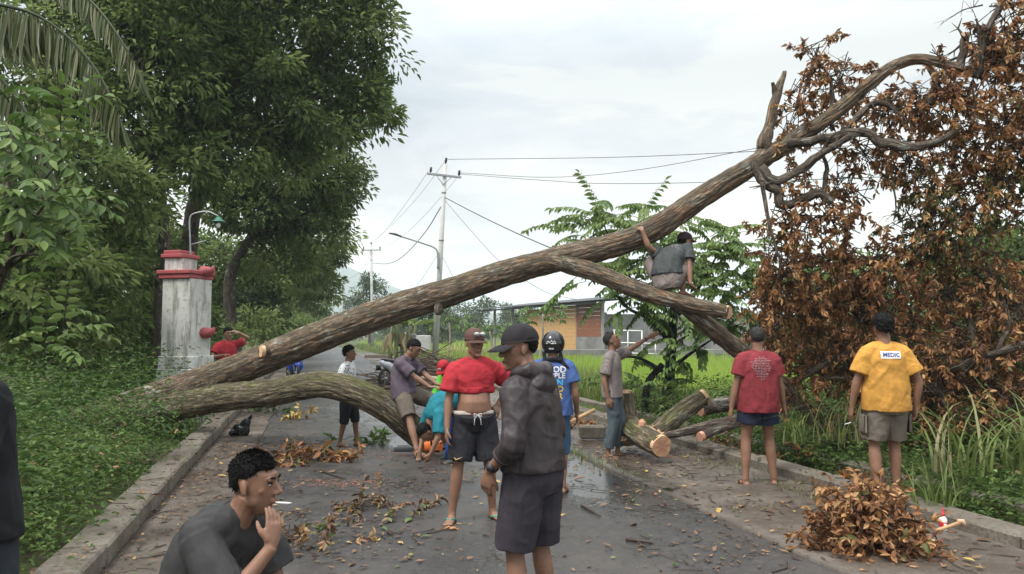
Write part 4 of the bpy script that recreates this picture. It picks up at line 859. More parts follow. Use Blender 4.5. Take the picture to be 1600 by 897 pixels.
WIRE = simple('wire', (.05, .05, .055), .6); WIREL = simple('wire_pale', (.20, .20, .21), .6)
def wire(label, pts, r=.012, sag=0.0, mat=None):
    c = crom([(*P(*p), 0) for p in pts], 30)[:, :3]; q = np.linspace(0, 1, 30); c[:, 2] -= sag * 4 * q * (1 - q)
    o = MB().tube(c, r, 5).put('overhead_wire', mat or WIRE); tag(o, label, 'wire', 'overhead wires'); return o
wire('top overhead wire running right from the tip of the nearest pole', [(697, 249, 39), (950, 246, 33), (1190, 236, 27), (1420, 222, 22)], .014)
wire('middle overhead wire from the right insulator, rising to the right', [(719, 270, 39), (860, 277, 36), (1000, 265, 32), (1190, 230, 27), (1420, 185, 22)], .013)
wire('lower nearly level overhead wire right of the nearest pole', [(719, 272, 39), (850, 282, 35), (960, 287, 32), (1190, 283, 27), (1420, 275, 22)], .013)
wire('thick sloping cable from the nearest pole down to the young tree', [(694, 308, 39), (760, 342, 35), (845, 381, 30), (960, 425, 26), (1090, 470, 22)], .024)
wire('thin wire crossing behind the fallen trunk right of the nearest pole', [(694, 312, 39), (740, 365, 38), (785, 412, 37), (850, 455, 36), (900, 468, 35.5)], .011)
wire('drooping thick cable between the nearest and the second pole', [(690, 322, 39), (662, 366, 46), (628, 402, 58), (605, 412, 68), (582, 411, 78)], .028)
wire('wire from the left insulator of the nearest pole to the second pole', [(669, 268, 39), (640, 310, 46), (600, 362, 62), (567, 388, 78)], .011, mat=WIREL)
wire('wire from the tip of the nearest pole to the tip of the second pole', [(697, 250, 39), (652, 309, 48), (612, 352, 62), (580, 382, 78)], .011, mat=WIREL)
wire('wire from the right insulator of the nearest pole to the second pole', [(719, 272, 39), (668, 332, 49), (630, 368, 62), (595, 390, 78)], .011, mat=WIREL)
wire('thin stay wire sloping left from the nearest pole to the ground', [(686, 395, 39), (652, 446, 39), (610, 500, 39), (585, 540, 39)], .010, mat=WIREL)
wire('thin wire from the nearest pole sloping right behind the trunk', [(690, 398, 39), (712, 440, 39), (740, 485, 39)], .010)
wire('wire between the second and the third pole', [(580, 395, 78), (562, 425, 95), (536, 440, 118)], .015, mat=WIREL); wire('low wire between the second and the third pole', [(581, 440, 78), (560, 462, 92), (535, 458, 118)], .02)
# --- building across the field
bt = thing('building', 'half open wooden building with plank walls and a grey rendered wall beyond the rice field', 'building', P(900, 558, 46))
PA, PB = P(941, 561, 45), P(762, 561, 62); PA[2] = PB[2] = -.1; ux = nz(PB - PA); Lb = np.linalg.norm((PB - PA)[:2]); nb = nz(np.cross(ux, [0, 0, 1])); nb = nb if nb[1] < 0 else -nb; Rb = np.array([ux, nb, [0, 0, 1]]).T
W1 = NM('pale_plank'); v_ = W1.map(W1.tc('Object'), (2, 2, 30)); W1.col(W1.ramp(W1.noise(v_, 2, 4), [(.3, (.46, .25, .09)), (.7, (.62, .38, .17))])).rough(.65)
W2 = NM('red_plank'); v_ = W2.map(W2.tc('Object'), (2, 2, 24)); W2.col(W2.ramp(W2.noise(v_, 2, 4), [(.3, (.16, .05, .025)), (.7, (.32, .12, .06))])).rough(.5)
def bpt(a, out, z): return PA + ux * a + nb * out + np.array([0, 0, z])
def upx(x, yref=520):
    """distance along the wall of the point seen at image column x"""
    lo_, hi_ = 0, Lb
    for _ in range(40):
        m_ = (lo_ + hi_) / 2
        if project(bpt(m_, 0, 1.6))[0] > x: lo_ = m_
        else: hi_ = m_
    return lo_
aR, aM, aL, a0 = upx(901), upx(862), upx(822), .05
for x0, x1, z0, z1, mt, nbd in [(a0, aR - .06, 1.45, 3.55, W2.m, 8), (aR + .03, aM - .08, .15, 3.5, W1.m, 13), (aM + .08, aL, .15, 3.4, W1.m, 13)]:
    h = (z1 - z0) / nbd
    for i in range(nbd):
        MB().bbox(bpt((x0 + x1) / 2, .03 + .008 * (i % 2), z0 + (i + .5) * h), ((x1 - x0) / 2 * random.uniform(.99, 1), .02, h / 2 - .005), .005, Rb).put('plank', mt, bt, False, world=True)
m = MB(); m.box(bpt(aR / 2, -.02, .7), (aR / 2, .06, .74), Rb).put('lower_wall', simple('grey_render', (.21, .205, .20), .9, .3, 1.2, .3, 12), bt, False, world=True); GREYR = bpy.data.materials['grey_render']
for a in (a0 - .02, aR, aM, aL, upx(800), upx(772)):
    MB().bbox(bpt(a, -.06, 1.75), (.09, .09, 1.85), .01, Rb).put('post', simple('post_concrete', (.33, .32, .30), .85) if 'post_concrete' not in bpy.data.materials else bpy.data.materials['post_concrete'], bt, False, world=True)
ROOF = simple('roof_sheet', (.055, .055, .058), .5, .25)
for j in range(9):
    x0, x1 = -.9 + (Lb + 1.6) * j / 9, -.9 + (Lb + 1.6) * (j + 1) / 9; m = MB(); n_ = 11
    V = []
    for i in range(n_):
        a = x0 + (x1 - x0) * i / (n_ - 1); zz = .03 * (i % 2)
        for out, z in ((.9, 3.62), (-4.5, 4.25)): V += [bpt(a, out, z + zz), bpt(a, out, z + zz + .04)]
    F = []
    for i in range(n_ - 1):
        o = i * 4; F += [(o, o + 4, o + 6, o + 2), (o + 1, o + 3, o + 7, o + 5), (o, o + 1, o + 5, o + 4), (o + 2, o + 6, o + 7, o + 3)]
    m.add(V, F); m.put('roof_panel', ROOF, bt, False, world=True)
for out in (.7, -2.5): MB().box(bpt(Lb / 2, out, 3.52 + (.7 - out) * .11), (Lb / 2 + .5, .04, .06), Rb).put('rafter', ROOF, bt, False, world=True)
m = MB(); m.tube([bpt(upx(811), .2, 3.5), bpt(upx(811), .2, 3.05)], .015, 5); m.ell(bpt(upx(811), .2, 2.95), (.16, .16, .1)); m.put('hanging_lamp', DARKM, bt, world=True)
gw = thing('boundary_wall', 'long grey rendered wall behind the young tree and the pointing man', 'wall', P(1080, 558, 45.6)); q0, q1 = P(943, 560, 45.4), P(1290, 560, 47); q0[2] = q1[2] = 0; uw = nz(q1 - q0); Rw = np.array([uw, np.cross([0, 0, 1], uw), [0, 0, 1]]).T; Lw = np.linalg.norm(q1 - q0)
MB().box((q0 + q1) / 2 + np.array([0, 0, 1.3]), (Lw / 2, .09, 1.45), Rw).put('wall', GREYR, gw, False, world=True)
m = MB()
for i in range(6): MB().bbox(q0 + uw * (Lw * (i + .02) / 5.1) - Rw[:, 1] * .03 + np.array([0, 0, 1.35]), (.14, .12, 1.5), .01, Rw).put('pier', GREYR, gw, False, world=True)
MB().bbox(P(980, 553, 43.6) + np.array([0, 0, .1]) + uw * 3, (9, .12, .16), .02, Rw).put('plinth', GREYR, gw, False, world=True)
WHT = simple('white_paint', (.78, .78, .76), .5, .06)
fr = thing('white_frame', 'white pipe frame standing in front of the grey wall beside the pointing hand', 'frame', P(995, 553, 43)); pl = lambda x, y: P(x, y, 43)
for n_, a, b in [('post', (960, 516), (960, 554)), ('post', (981, 516), (981, 554)), ('post', (1003, 517), (1003, 554)), ('post', (1024, 537), (1024, 554)), ('rail', (958, 516), (1004, 517)), ('rail', (958, 535), (1026, 537)), ('rail', (958, 551), (1026, 553))]:
    MB().tube([pl(*a), pl(*b)], .032, 8).put(n_, WHT, fr, world=True)
# concrete box and fence by the pole
cb = thing('concrete_block', 'square grey concrete block by the foot of the nearest power pole', 'concrete block', P(658, 548, 41)); MB().bbox(P(662, 536, 41), (.36, .4, .42), .03).put('box', CONP, cb, False, world=True); MB().bbox(P(645, 534, 42.5), (.2, .3, .45), .03).put('side_slab', GREYR, cb, False, world=True)
fb = thing('bamboo_fence', 'low bamboo stake fence right of the nearest power pole', 'fence', P(725, 556, 42)); BAM = simple('bamboo', (.30, .25, .13), .7)
for i in range(26):
    b = P(694 + i * 3.6, 560, 42); b[2] = -.1; MB().tube([b, b + np.array([random.uniform(-.06, .06), 0, random.uniform(.8, 1.25)])], .022, 6).put('stake', BAM, fb, world=True)
MB().tube([P(692, 546, 41.9), P(790, 546, 41.9)], .02, 6).put('rail', BAM, fb, world=True)
# --- gate pillar with a lamp
k = NM('red_paint'); o_ = k.tc(); k.col(k.mix(k.ramp(k.noise(o_, 9, 5, .7), [(.5, 0.), (.62, .8)]), (.33, .055, .065), (.14, .07, .06))).rough(.7); RED = k.m; k = NM('aged_white_paint'); o_ = k.tc(); c_ = k.ramp(k.noise(o_, 3, 5, .6), [(.3, (.40, .39, .36)), (.7, (.56, .55, .52))]); c_ = k.mix(k.ramp(k.noise(k.map(o_, (2.2, 2.2, .4)), 3, 5, .7), [(.47, 0.), (.62, .75)]), c_, (.13, .13, .10)); c_ = k.mix(k.ramp(k.noise(o_, 14, 5, .7), [(.58, 0.), (.64, .8)]), c_, (.20, .19, .16)); k.col(c_).rough(.8).bump(k.noise(o_, 25, 4), .25, .01); CREAM = k.m
gd = 13.6; gp = thing('gate_pillar', 'white village gate pillar with red stepped caps beside the trunk on the left', 'gate pillar', P(296, 655, gd) * np.array([1, 1, 0])); gx = P(296, 500, gd)
def gz(y): return P(296, y, gd)[2]
def slab(x, w, y0, y1, mt, name, dw=.0):
    c = P(x, (y0 + y1) / 2, gd); MB().bbox((c[0], gx[1] + dw, c[2]), (w, w, abs(gz(y0) - gz(y1)) / 2), .012, rot(-15)).put(name, mt, gp, False, world=True)
slab(290, .30, 436, 690, CREAM, 'shaft'); slab(291, .34, 556, 575, CREAM, 'band'); slab(291, .37, 575, 690, CREAM, 'base'); slab(291, .335, 430, 437, RED, 'cap_step'); slab(291, .36, 424, 430, RED, 'cap_step')
slab(281, .20, 404, 424, CREAM, 'crown_block', .05); slab(280, .24, 398, 404, RED, 'cap_step', .05); slab(278, .19, 392, 398, RED, 'cap_step', .05)
for y in (520, 424):
    m = MB(); c = np.array([P(328, y, gd)[0], gx[1] + .05, gz(y)]); m.tube([c + np.array([-.16, 0, .0]), c + np.array([-.05, 0, .0]), c + np.array([.02, 0, .03]), c + np.array([.06, 0, .10])], [(.16, .11), (.15, .10), (.09, .055), (.02, .015)], 10, u=np.array([0, 1, 0])); m.put('corner_curl', RED, gp, world=True)
lp = thing('lamp', 'green shaded lamp with a white bulb on a bent pipe above the gate pillar', 'lamp', P(297, 400, gd)); m = MB(); c = crom([(*P(a, b, gd), 0) for a, b in [(298, 402), (297, 372), (297, 340), (310, 332), (326, 331), (341, 338)]], 26)[:, :3]; m.tube(c, .015, 8); m.put('arm', GREYM, lp, world=True)
m = MB(); q = P(341.5, 346, gd); m.tube([q + np.array([0, 0, z]) for z in (.09, .07, .03, -.0, -.015)], [.02, .05, .075, .13, .135], 16); m.put('shade', simple('green_enamel', (.03, .13, .085), .35), lp, world=True)
m = MB(); m.ell(q + np.array([0, 0, -.07]), (.038, .038, .055)); m.put('bulb', simple('bulb_glass', (.85, .85, .82), .2, .02), lp, world=True)
MB().tube([P(299, 382, gd), P(322, 376, gd)], .012, 6).put('bracket', GREYM, lp, world=True)
# --- motorbikes
def bike(label, loc, yaw, paint, group='parked motorbikes'):
    t = thing('motorbike', label, 'motorbike', loc, R(yaw), group); RUB = bpy.data.materials.get('rubber') or simple('rubber', (.02, .02, .02), .8)
    def wheel(y):
        m = MB(); n = 24; V = []; k2 = 8
        for i in range(n):
            a = 2 * math.pi * i / n
            for j in range(k2):
                b = 2 * math.pi * j / k2; r = .255 + .045 * math.cos(b); V.append((.045 * math.sin(b), y + r * math.cos(a), .30 + r * math.sin(a)))
        m.add(V, [(i * k2 + j, i * k2 + (j + 1) % k2, ((i + 1) % n) * k2 + (j + 1) % k2, ((i + 1) % n) * k2 + j) for i in range(n) for j in range(k2)])
        w = m.put('wheel', RUB, t); m = MB(); m.tube([(-.05, y, .3), (.05, y, .3)], .05, 10)
        for i in range(5): a = i * 1.2566; m.tube([(0, y, .3), (0, y + .21 * math.cos(a), .3 + .21 * math.sin(a))], .014, 5)
        m.put('rim', GREYM, w)
    wheel(-.62); wheel(.62)
    m = MB(); m.tube([(-.07, -.62, .3), (-.07, -.5, .62), (-.05, -.42, .9)], .025, 8); m.tube([(.07, -.62, .3), (.07, -.5, .62), (.05, -.42, .9)], .025, 8); m.put('fork', GREYM, t)
    m = MB(); m.tube([(0, -.80, .50), (0, -.74, .61), (0, -.60, .655), (0, -.45, .60), (0, -.38, .5)], [(.05, .012), (.075, .016), (.085, .02), (.085, .02), (.06, .016)], 10, u=np.array([1., 0, 0])); m.put('front_fender', paint, t)
    m = MB(); m.tube([(0, -.50, .30), (0, -.48, .50), (0, -.47, .70), (0, -.46, .88)], [(.12, .05), (.24, .07), (.22, .07), (.10, .06)], 14, u=np.array([1., 0, 0])); m.put('leg_shield', paint, t)
    m = MB(); m.tube([(0, -.46, .86), (0, -.48, .98), (0, -.42, 1.06)], [(.09, .07), (.15, .10), (.06, .05)], 14, u=np.array([1., 0, 0])); fa = m.put('fairing', paint, t)
    m = MB(); m.ell((0, -.565, .96), (.085, .03, .055)); m.put('headlight', bpy.data.materials.get('lens') or simple('lens', (.75, .78, .8), .1, .02), fa)
    for sg in (-1, 1): m = MB(); m.ell((sg * .14, -.53, .90), (.04, .025, .025)); m.put('indicator', bpy.data.materials.get('amber') or simple('amber', (.75, .30, .04), .2, .05), fa)
    m = MB(); m.tube([(-.36, -.33, 1.02), (-.2, -.40, 1.03), (0, -.41, 1.02), (.2, -.40, 1.03), (.36, -.33, 1.02)], .016, 8); hb = m.put('handlebar', BLKP, t)
    for sg in (-1, 1):
        m = MB(); m.tube([(sg * .26, -.38, 1.03), (sg * .30, -.40, 1.2)], .007, 5); m.ell((sg * .32, -.40, 1.23), (.065, .015, .045)); m.put('mirror', BLKP, hb)
    m = MB(); m.tube([(0, -.40, .45), (0, -.1, .42), (0, .25, .50), (0, .6, .70), (0, .86, .78)], [(.13, .10), (.14, .13), (.15, .16), (.13, .12), (.05, .05)], 14, u=np.array([1., 0, 0])); m.put('body', paint, t)
    m = MB(); m.tube([(0, -.12, .72), (0, .1, .76), (0, .45, .80), (0, .75, .83)], [(.07, .04), (.13, .06), (.14, .06), (.09, .04)], 12, u=np.array([1., 0, 0])); m.put('seat', BLKP, t)
    m = MB(); m.bbox((0, .0, .32), (.12, .22, .12), .03); m.put('engine', DARKM, t); m = MB(); m.tube([(.13, .0, .25), (.14, .35, .28), (.15, .8, .40)], [.02, .035, .05], 10); m.put('exhaust', GREYM, t)
    m = MB(); m.tube([(-.1, .05, .2), (-.25, .1, .0)], .012, 6); m.put('stand', GREYM, t); m = MB(); m.box((0, .93, .62), (.09, .008, .07)); m.put('plate', BLKP, t); return t
bike('blue motorbike parked on the verge between the two fallen stems', tuple(G(457, 596)), 28, simple('blue_paint', (.010, .045, .30), .25, .1, spec=.6))
bike('black and white motorbike parked behind the seated man', tuple(G(624, 606)), 150, simple('white_bike_paint', (.55, .56, .58), .25, .1, spec=.6))
# --- heap of cut branches beside the road
bh = thing('brush_heap', 'big heap of cut bare branches beside the nearest power pole', 'brush heap', G(690, 592)); STK = simple('dry_stick', (.14, .095, .065), .85, .4, 5); mj = MB()
c0 = P(675, 590, 22); c0[2] = 0
for i in range(520):
    u = rng.normal(size=2); z = abs(rng.normal()) * .36; f = max(0.12, 1 - z / 1.1); c = c0 + np.array([u[0] * .95 * f, u[1] * .8 * f, z * 1.0]); a = rng.normal(.15, .35) + (math.pi if i % 2 else 0); Ls = rng.uniform(.7, 1.9)
    d = np.array([math.cos(a), math.sin(a) * .6, rng.normal(-.12, .15) - .15 * np.sign(u[0])]); d = nz(d); p = [c - d * Ls * .5, c + rng.normal(size=3) * .06, c + d * Ls * .5 + rng.normal(size=3) * .1]
    for q in p: q[2] = max(q[2], .02)
    if i < 60 and z > .2: MB().tube(p, [.022, .017, .006], 6, cap=False).put('stick', STK, bh, world=True)
    else: mj.tube(p, [.018, .013, .005], 5, cap=False)
mj.put('sticks', STK, bh, world=True, kind='stuff')
b = thing('cut_pole', 'long pale cut pole lying on the verge before the brush heap', 'log', G(690, 606)); MB().tube([P(650, 588, 20), P(735, 599, 19.5)], [.07, .06], 10).put('pole', simple('pale_wood', (.36, .30, .21), .8, .3, 5), b, world=True); PALEW = bpy.data.materials['pale_wood']
for i, (x0, y0, x1, y1, d, lab) in enumerate([(570, 551, 608, 562, 46, 'concrete edging slab lying on the far verge right of the boy'), (905, 640, 945, 665, 11, 'grey beam lying on the kerb left of the pointing man')]):
    p0, p1 = P(x0, y0, d), P(x1, y1, d); p0[2] = p1[2] = .14; dr = nz(p1 - p0); o = MB().bbox((p0 + p1) / 2, (np.linalg.norm(p1 - p0) / 2, .12, .09), .02, np.array([dr, np.cross([0, 0, 1], dr), [0, 0, 1]]).T).put('concrete_beam', KERB, None, False); tag(o, lab, 'beam')
# ------------------------------------------------------------------ people: one continuous body grown from a posed skeleton, clothes laid over it
def skinmat(name, c):
    k = NM(name); o = k.tc(); n = k.noise(o, 9, 5, .6); k.col(k.ramp(n, [(.3, tuple(x * .82 for x in c)), (.7, tuple(min(1, x * 1.18) for x in c))])).rough(.5).spec(.35)
    k.b.inputs['Subsurface Weight'].default_value = .06; k.b.inputs['Subsurface Radius'].default_value = (.02, .008, .004); k.bump(k.noise(o, 160, 3), .12, .004); return k.m
SK = {'tan': skinmat('skin_tan', (.27, .150, .098)), 'brown': skinmat('skin_brown', (.215, .112, .072)), 'dark': skinmat('skin_dark', (.185, .085, .050))}
HAIR = simple('black_hair', (.0075, .007, .007), .75, .4, 40, .3, 160, .12); HAIRG = simple('greying_hair', (.030, .029, .028), .75, .8, 70, .3, 160, .12)
LIP = simple('lip', (.20, .075, .055), .5, .15); EYEW = simple('eye_white', (.36, .31, .28), .25, .05); IRIS = simple('iris', (.012, .009, .008), .2, .1); NAIL = simple('sole_foam', (.03, .03, .035), .8, .2)
def ik(a, tgt, l1, l2, pole):
    a, tgt = np.asarray(a, float), np.asarray(tgt, float); v = tgt - a; d = np.linalg.norm(v); d2 = min(max(d, abs(l1 - l2) + .01), (l1 + l2) * .998); n = v / d
    x = (l1 * l1 - l2 * l2 + d2 * d2) / (2 * d2); h = math.sqrt(max(0, l1 * l1 - x * x)); p = np.asarray(pole, float); p = nz(p - n * np.dot(p, n))
    return a + n * x + p * h, a + n * d2
class Person:
    TS = [(-.26, .10, .085), (-.14, .160, .112), (.0, .168, .118), (.14, .158, .108), (.30, .143, .098), (.5, .152, .106), (.68, .166, .112), (.82, .150, .100), (.91, .105, .082), (1.0, .066, .060)]
    def __init__(s, label, loc, yaw, H=1.64, vox=.008, skin='brown', fat=1.0, belly=0, pel=(0, 0, .89), neck=(0, .0, 1.395), bend=None, hip_yaw=0, sh_yaw=0, sh_roll=0, head=(0, 0, 0), headc=None,
                 wrL=None, elL=(.35, .9, -.2), wrR=None, elR=(-.35, .9, -.2), hdL=None, hdR=None, curlL=.5, curlR=.5, anL=None, knL=(.1, -1, .1), anR=None, knR=(-.1, -1, .1), ftL=8, ftR=-8, toeL=0, toeR=0, group=None, ears=True, armw=1.0):
        s.k = k = H / 1.65; s.vox = vox; s.fat = fat; s.o = thing('person', label, 'person', loc, R(yaw), group); s.skin = SK[skin]
        s.pel = np.array(pel) * k; s.neck = np.array(neck) * k; mid = (s.pel + s.neck) / 2; s.bend = (np.array(bend) * k if bend is not None else mid + np.array([0, .012, 0]) * k); s.belly = belly
        s.hx = rot(hip_yaw) @ np.array([1., 0, 0]); s.sx = rot(sh_yaw, 0, sh_roll) @ np.array([1., 0, 0])
        s.hips = {1: s.pel + s.hx * .086 * k, -1: s.pel - s.hx * .086 * k}
        c, tg, x, f = s.frame(.84); s.sh = {1: c + s.sx * .160 * k, -1: c - s.sx * .160 * k}
        A = {1: anL or (.10, .02, .075), -1: anR or (-.10, .02, .075)}; s.kn = {}; s.an = {}
        for g, kp in ((1, knL), (-1, knR)): s.kn[g], s.an[g] = ik(s.hips[g], np.array(A[g]) * k, .415 * k, .41 * k, kp)
        W = {1: wrL or (.24, -.02, .83), -1: wrR or (-.24, -.02, .83)}; s.el = {}; s.wr = {}
        for g, ep in ((1, elL), (-1, elR)): s.el[g], s.wr[g] = ik(s.sh[g], np.array(W[g]) * k, .285 * k, .245 * k, ep)
        s.fyaw = {1: ftL, -1: ftR}; s.toe = {1: toeL, -1: toeR}; s.hd = {1: hdL, -1: hdR}; s.curl = {1: curlL, -1: curlR}
        s.HR = rot(*head); tg = nz(s.neck - s.bend); s.hc = np.array(headc) * k if headc is not None else s.neck + tg * .085 * k + s.HR @ np.array([0, -.022, .055]) * k
        s.ears = ears; s.armw = armw; s.body()
    def spine(s, t):
        if t < 0: d = nz(s.bend - s.pel); return s.pel + d * t * .5 * s.k
        if t > 1: d = nz(s.neck - s.bend); return s.neck + d * (t - 1) * .5 * s.k
        return (1 - t) ** 2 * s.pel + 2 * t * (1 - t) * s.bend + t * t * s.neck
    def frame(s, t):
        c = s.spine(t); tg = nz(s.spine(t + .02) - s.spine(t - .02)); q = min(max(t, 0), 1); x = nz(s.hx * (1 - q) + s.sx * q); x = nz(x - tg * np.dot(x, tg)); return c, tg, x, np.cross(x, tg) * -1.0
    def sec(s, t):
        T = s.TS; ts = [a[0] for a in T]; return np.interp(t, ts, [a[1] for a in T]) * s.k * s.fat, np.interp(t, ts, [a[2] for a in T]) * s.k * s.fat
    def torso(s, m, t0, t1, off, n=14, drape=None, nn=24, e=.9):
        pts, rad, us = [], [], []
        for t in np.linspace(t0, t1, n):
            c, tg, x, f = s.frame(t); a, b = s.sec(t); o = off(t) if callable(off) else off
            bl = s.belly * math.exp(-((t - .22) / .22) ** 2) * s.k; fw = np.cross(tg, x) * -1
            fr = fw if fw[1] < 0 else -fw
            if drape and t < .68: q_ = min(1, (.68 - t) / .6); a = max(a, (.166 * (1 - q_) + drape * q_) * s.k * s.fat); b = max(b, (.113 * (1 - q_) + drape * .68 * q_) * s.k * s.fat)
            pts.append(c + fr * bl * .5); rad.append((a + o, b + o + bl * .5)); us.append(x)
        m.tube(pts, rad, nn, us, e=e); return m
    def limb(s, m, a, b, c, radii, lo=0.0, hi=2.0, off=0.0, n=14, nn=14):
        """radii: (u, r) with u 0..1..2 along first and second bone"""
        us = np.linspace(lo, hi, n); pts = []
        for u in us:
            p = a + (b - a) * u if u <= 1 else b + (c - b) * (u - 1)
            if .85 < u < 1.15: w = 1 - abs(u - 1) / .15; p = p * (1 - .12 * w) + ((a + (b - a) * .8 + b + (c - b) * .2) / 2) * .12 * w
            pts.append(p)
        rr = np.interp(us, [r[0] for r in radii], [r[1] for r in radii]) * s.k; m.tube(pts, [r * (s.fat ** .5) + (off(u) if callable(off) else off) for r, u in zip(rr, us)], nn); return pts
    LEG = [(0, .088), (.3, .080), (.7, .062), (.95, .052), (1.05, .050), (1.3, .054), (1.5, .049), (1.8, .035), (2.0, .034)]
    ARM = [(0, .054), (.25, .047), (.6, .042), (.92, .036), (1.05, .038), (1.25, .039), (1.6, .031), (2.0, .0255)]
    def body(s):
        k = s.k; m = MB(); s.torso(m, -.22, 1.0, -.004)
        c0 = s.spine(.96); hb = s.hc + s.HR @ np.array([0, .02, -.05]) * k; m.tube([c0, s.neck, (s.neck + hb) / 2, hb], [.072 * k, .060 * k, .054 * k, .054 * k], 14)
        for g in (1, -1):
            s.limb(m, s.hips[g], s.kn[g], s.an[g], s.LEG, nn=16, n=18); m.ell(s.kn[g], .052 * k); m.ell(s.hips[g], (.088 * k,) * 3)
            m.tube([s.spine(1.0), s.sh[g] * .5 + s.spine(.96) * .5, s.sh[g]], [.045 * k, .052 * k, .054 * k], 14); m.tube([s.spine(.80), s.sh[g]], [.08 * k, .054 * k], 14); m.ell(s.sh[g], .056 * k)
            s.limb(m, s.sh[g], s.el[g], s.wr[g], [(u, r * s.armw) for u, r in s.ARM]); s.foot(m, g); s.hand(m, g)
        s.head(m); me = remesh(m, s.vox * k, 4, 'body'); s.bodyo = put('body', me, s.skin, s.o)
        s.face()
    def foot(s, m, g):
        k = s.k; a = s.an[g]; d = rot(s.fyaw[g]) @ np.array([0, -1., 0]); dz = math.sin(R(s.toe[g])); d = nz(np.array([d[0], d[1], dz])); x = nz(np.cross(d, [0, 0, 1])); up = np.cross(x, d)
        b = a - up * .055 * k; s.fd = getattr(s, 'fd', {}); s.fd[g] = (b - up * .022 * k, d, x, up)
        m.tube([b - d * .055 * k, b - d * .03 * k, b + d * .04 * k + up * .008 * k, b + d * .10 * k - up * .002 * k, b + d * .145 * k - up * .008 * k], [(.022 * k, .018 * k), (.032 * k, .028 * k), (.038 * k, .032 * k), (.043 * k, .020 * k), (.040 * k, .013 * k)], 12, u=x)
        m.tube([a + up * .01 * k, b + d * .015 * k], [.036 * k, .036 * k], 12)
        for i in range(5):
            o = (i - 2) * .0165 * k * g * -1; L = (.050, .045, .040, .034, .027)[i if True else 0] * k; r = (.0125, .0095, .009, .0085, .008)[i] * k; p = b + d * .135 * k + x * o * -1 - up * .012 * k
            m.tube([p, p + d * L * .6 + up * .004 * k, p + d * L - up * .003 * k], [r, r, r * .7], 8)
    def hand(s, m, g):
        k = s.k; w = s.wr[g]; fa = nz(w - s.el[g]); hd = s.hd[g]
        if hd is None: d = fa; nrm = nz(np.cross(d, [0, 1, 0])) * g; nrm = nz(nrm - d * np.dot(nrm, d))
        else: d = nz(hd[0]); nrm = nz(np.asarray(hd[1], float) - d * np.dot(hd[1], d))
        x = np.cross(d, nrm); th = x if hd is None or len(hd) < 3 else x * hd[2]   # thumb side
        if hd is None: th = np.array([0, -1., 0]); th = nz(th - d * np.dot(th, d)); nrm = nz(np.cross(th, d)); nrm = nrm if np.dot(nrm, -s.sx * g) > 0 else -nrm
        m.tube([w - fa * .012 * k, w + d * .025 * k, w + d * .06 * k, w + d * .088 * k], [(.026 * k, .020 * k), (.034 * k, .017 * k), (.041 * k, .016 * k), (.039 * k, .013 * k)], 12, u=th)
        cu = s.curl[g]; s.hp = getattr(s, 'hp', {}); s.hp[g] = (w, d, nrm, th)
        for i in range(4):
            o = (.029, .010, -.009, -.028)[i] * k; L = (.070, .078, .072, .056)[i] * k; r = (.0085, .0088, .0083, .0074)[i] * k; p = w + d * .085 * k + th * o; dd = d.copy(); pts = [p - d * .02 * k, p]; cc = cu * (1 + .13 * i)
            for j, f in enumerate((.45, .30, .25)):
                a = cc * (.55, .8, .55)[j]; dd = nz(dd * math.cos(a) + nrm * math.sin(a)); nrm2 = nrm; p = p + dd * L * f; pts.append(p)
            m.tube(pts, [r * 1.05, r * 1.05, r, r * .92, r * .7], 8)
        p = w + d * .028 * k + th * .026 * k; q = p + nz(d * .75 + th * .75 + nrm * .25) * .036 * k; e = q + nz(d * .95 + th * .25 + nrm * .45) * .028 * k; f = e + nz(d * .95 + nrm * .5) * .022 * k
        m.tube([p - d * .01 * k, p, q, e, f], [.013 * k, .014 * k, .0115 * k, .0105 * k, .007 * k], 8)
    def hp_(s, v): return s.hc + s.HR @ (np.asarray(v, float) * s.k)
    def head(s, m):
        H, k = s.hp_, s.k; sc = lambda *r: tuple(a * k for a in r)
        m.ell(H((0, .014, .034)), sc(.0735, .092, .083), s.HR, 20, 14)
        secs = [(.045, -.012, .066, .076), (.0, -.018, .0655, .074), (-.035, -.022, .060, .068), (-.065, -.029, .053, .058), (-.09, -.038, .043, .045), (-.108, -.048, .030, .032), (-.117, -.055, .016, .018)]
        m.tube([H((0, y, z)) for z, y, a, b in secs], [(a * k, b * k) for z, y, a, b in secs], 20, u=s.HR @ np.array([1., 0, 0]))
        m.tube([H((0, -.084, .022)), H((0, -.096, .0)), H((0, -.110, -.024)), H((0, -.100, -.036))], [.007 * k, .009 * k, .0135 * k, .009 * k], 10)
        for g in (1, -1):
            m.ell(H((g * .0125, -.098, -.028)), sc(.0095, .010, .008)); m.ell(H((g * .030, -.079, .030)), sc(.026, .012, .008), s.HR)
            m.ell(H((g * .036, -.050, -.014)), sc(.026, .0195, .024), s.HR); m.ell(H((g * .043, -.014, -.055)), sc(.018, .034, .032), s.HR)
            if s.ears: m.ell(H((g * .075, .014, -.004)), sc(.009, .018, .031), s.HR @ rot(g * 20, -12)); m.ell(H((g * .078, .006, -.024)), sc(.008, .009, .012))
        m.ell(H((0, -.089, -.0555)), sc(.023, .009, .0065), s.HR); m.ell(H((0, -.087, -.067)), sc(.020, .009, .0075), s.HR); m.ell(H((0, -.078, -.102)), sc(.020, .015, .014))
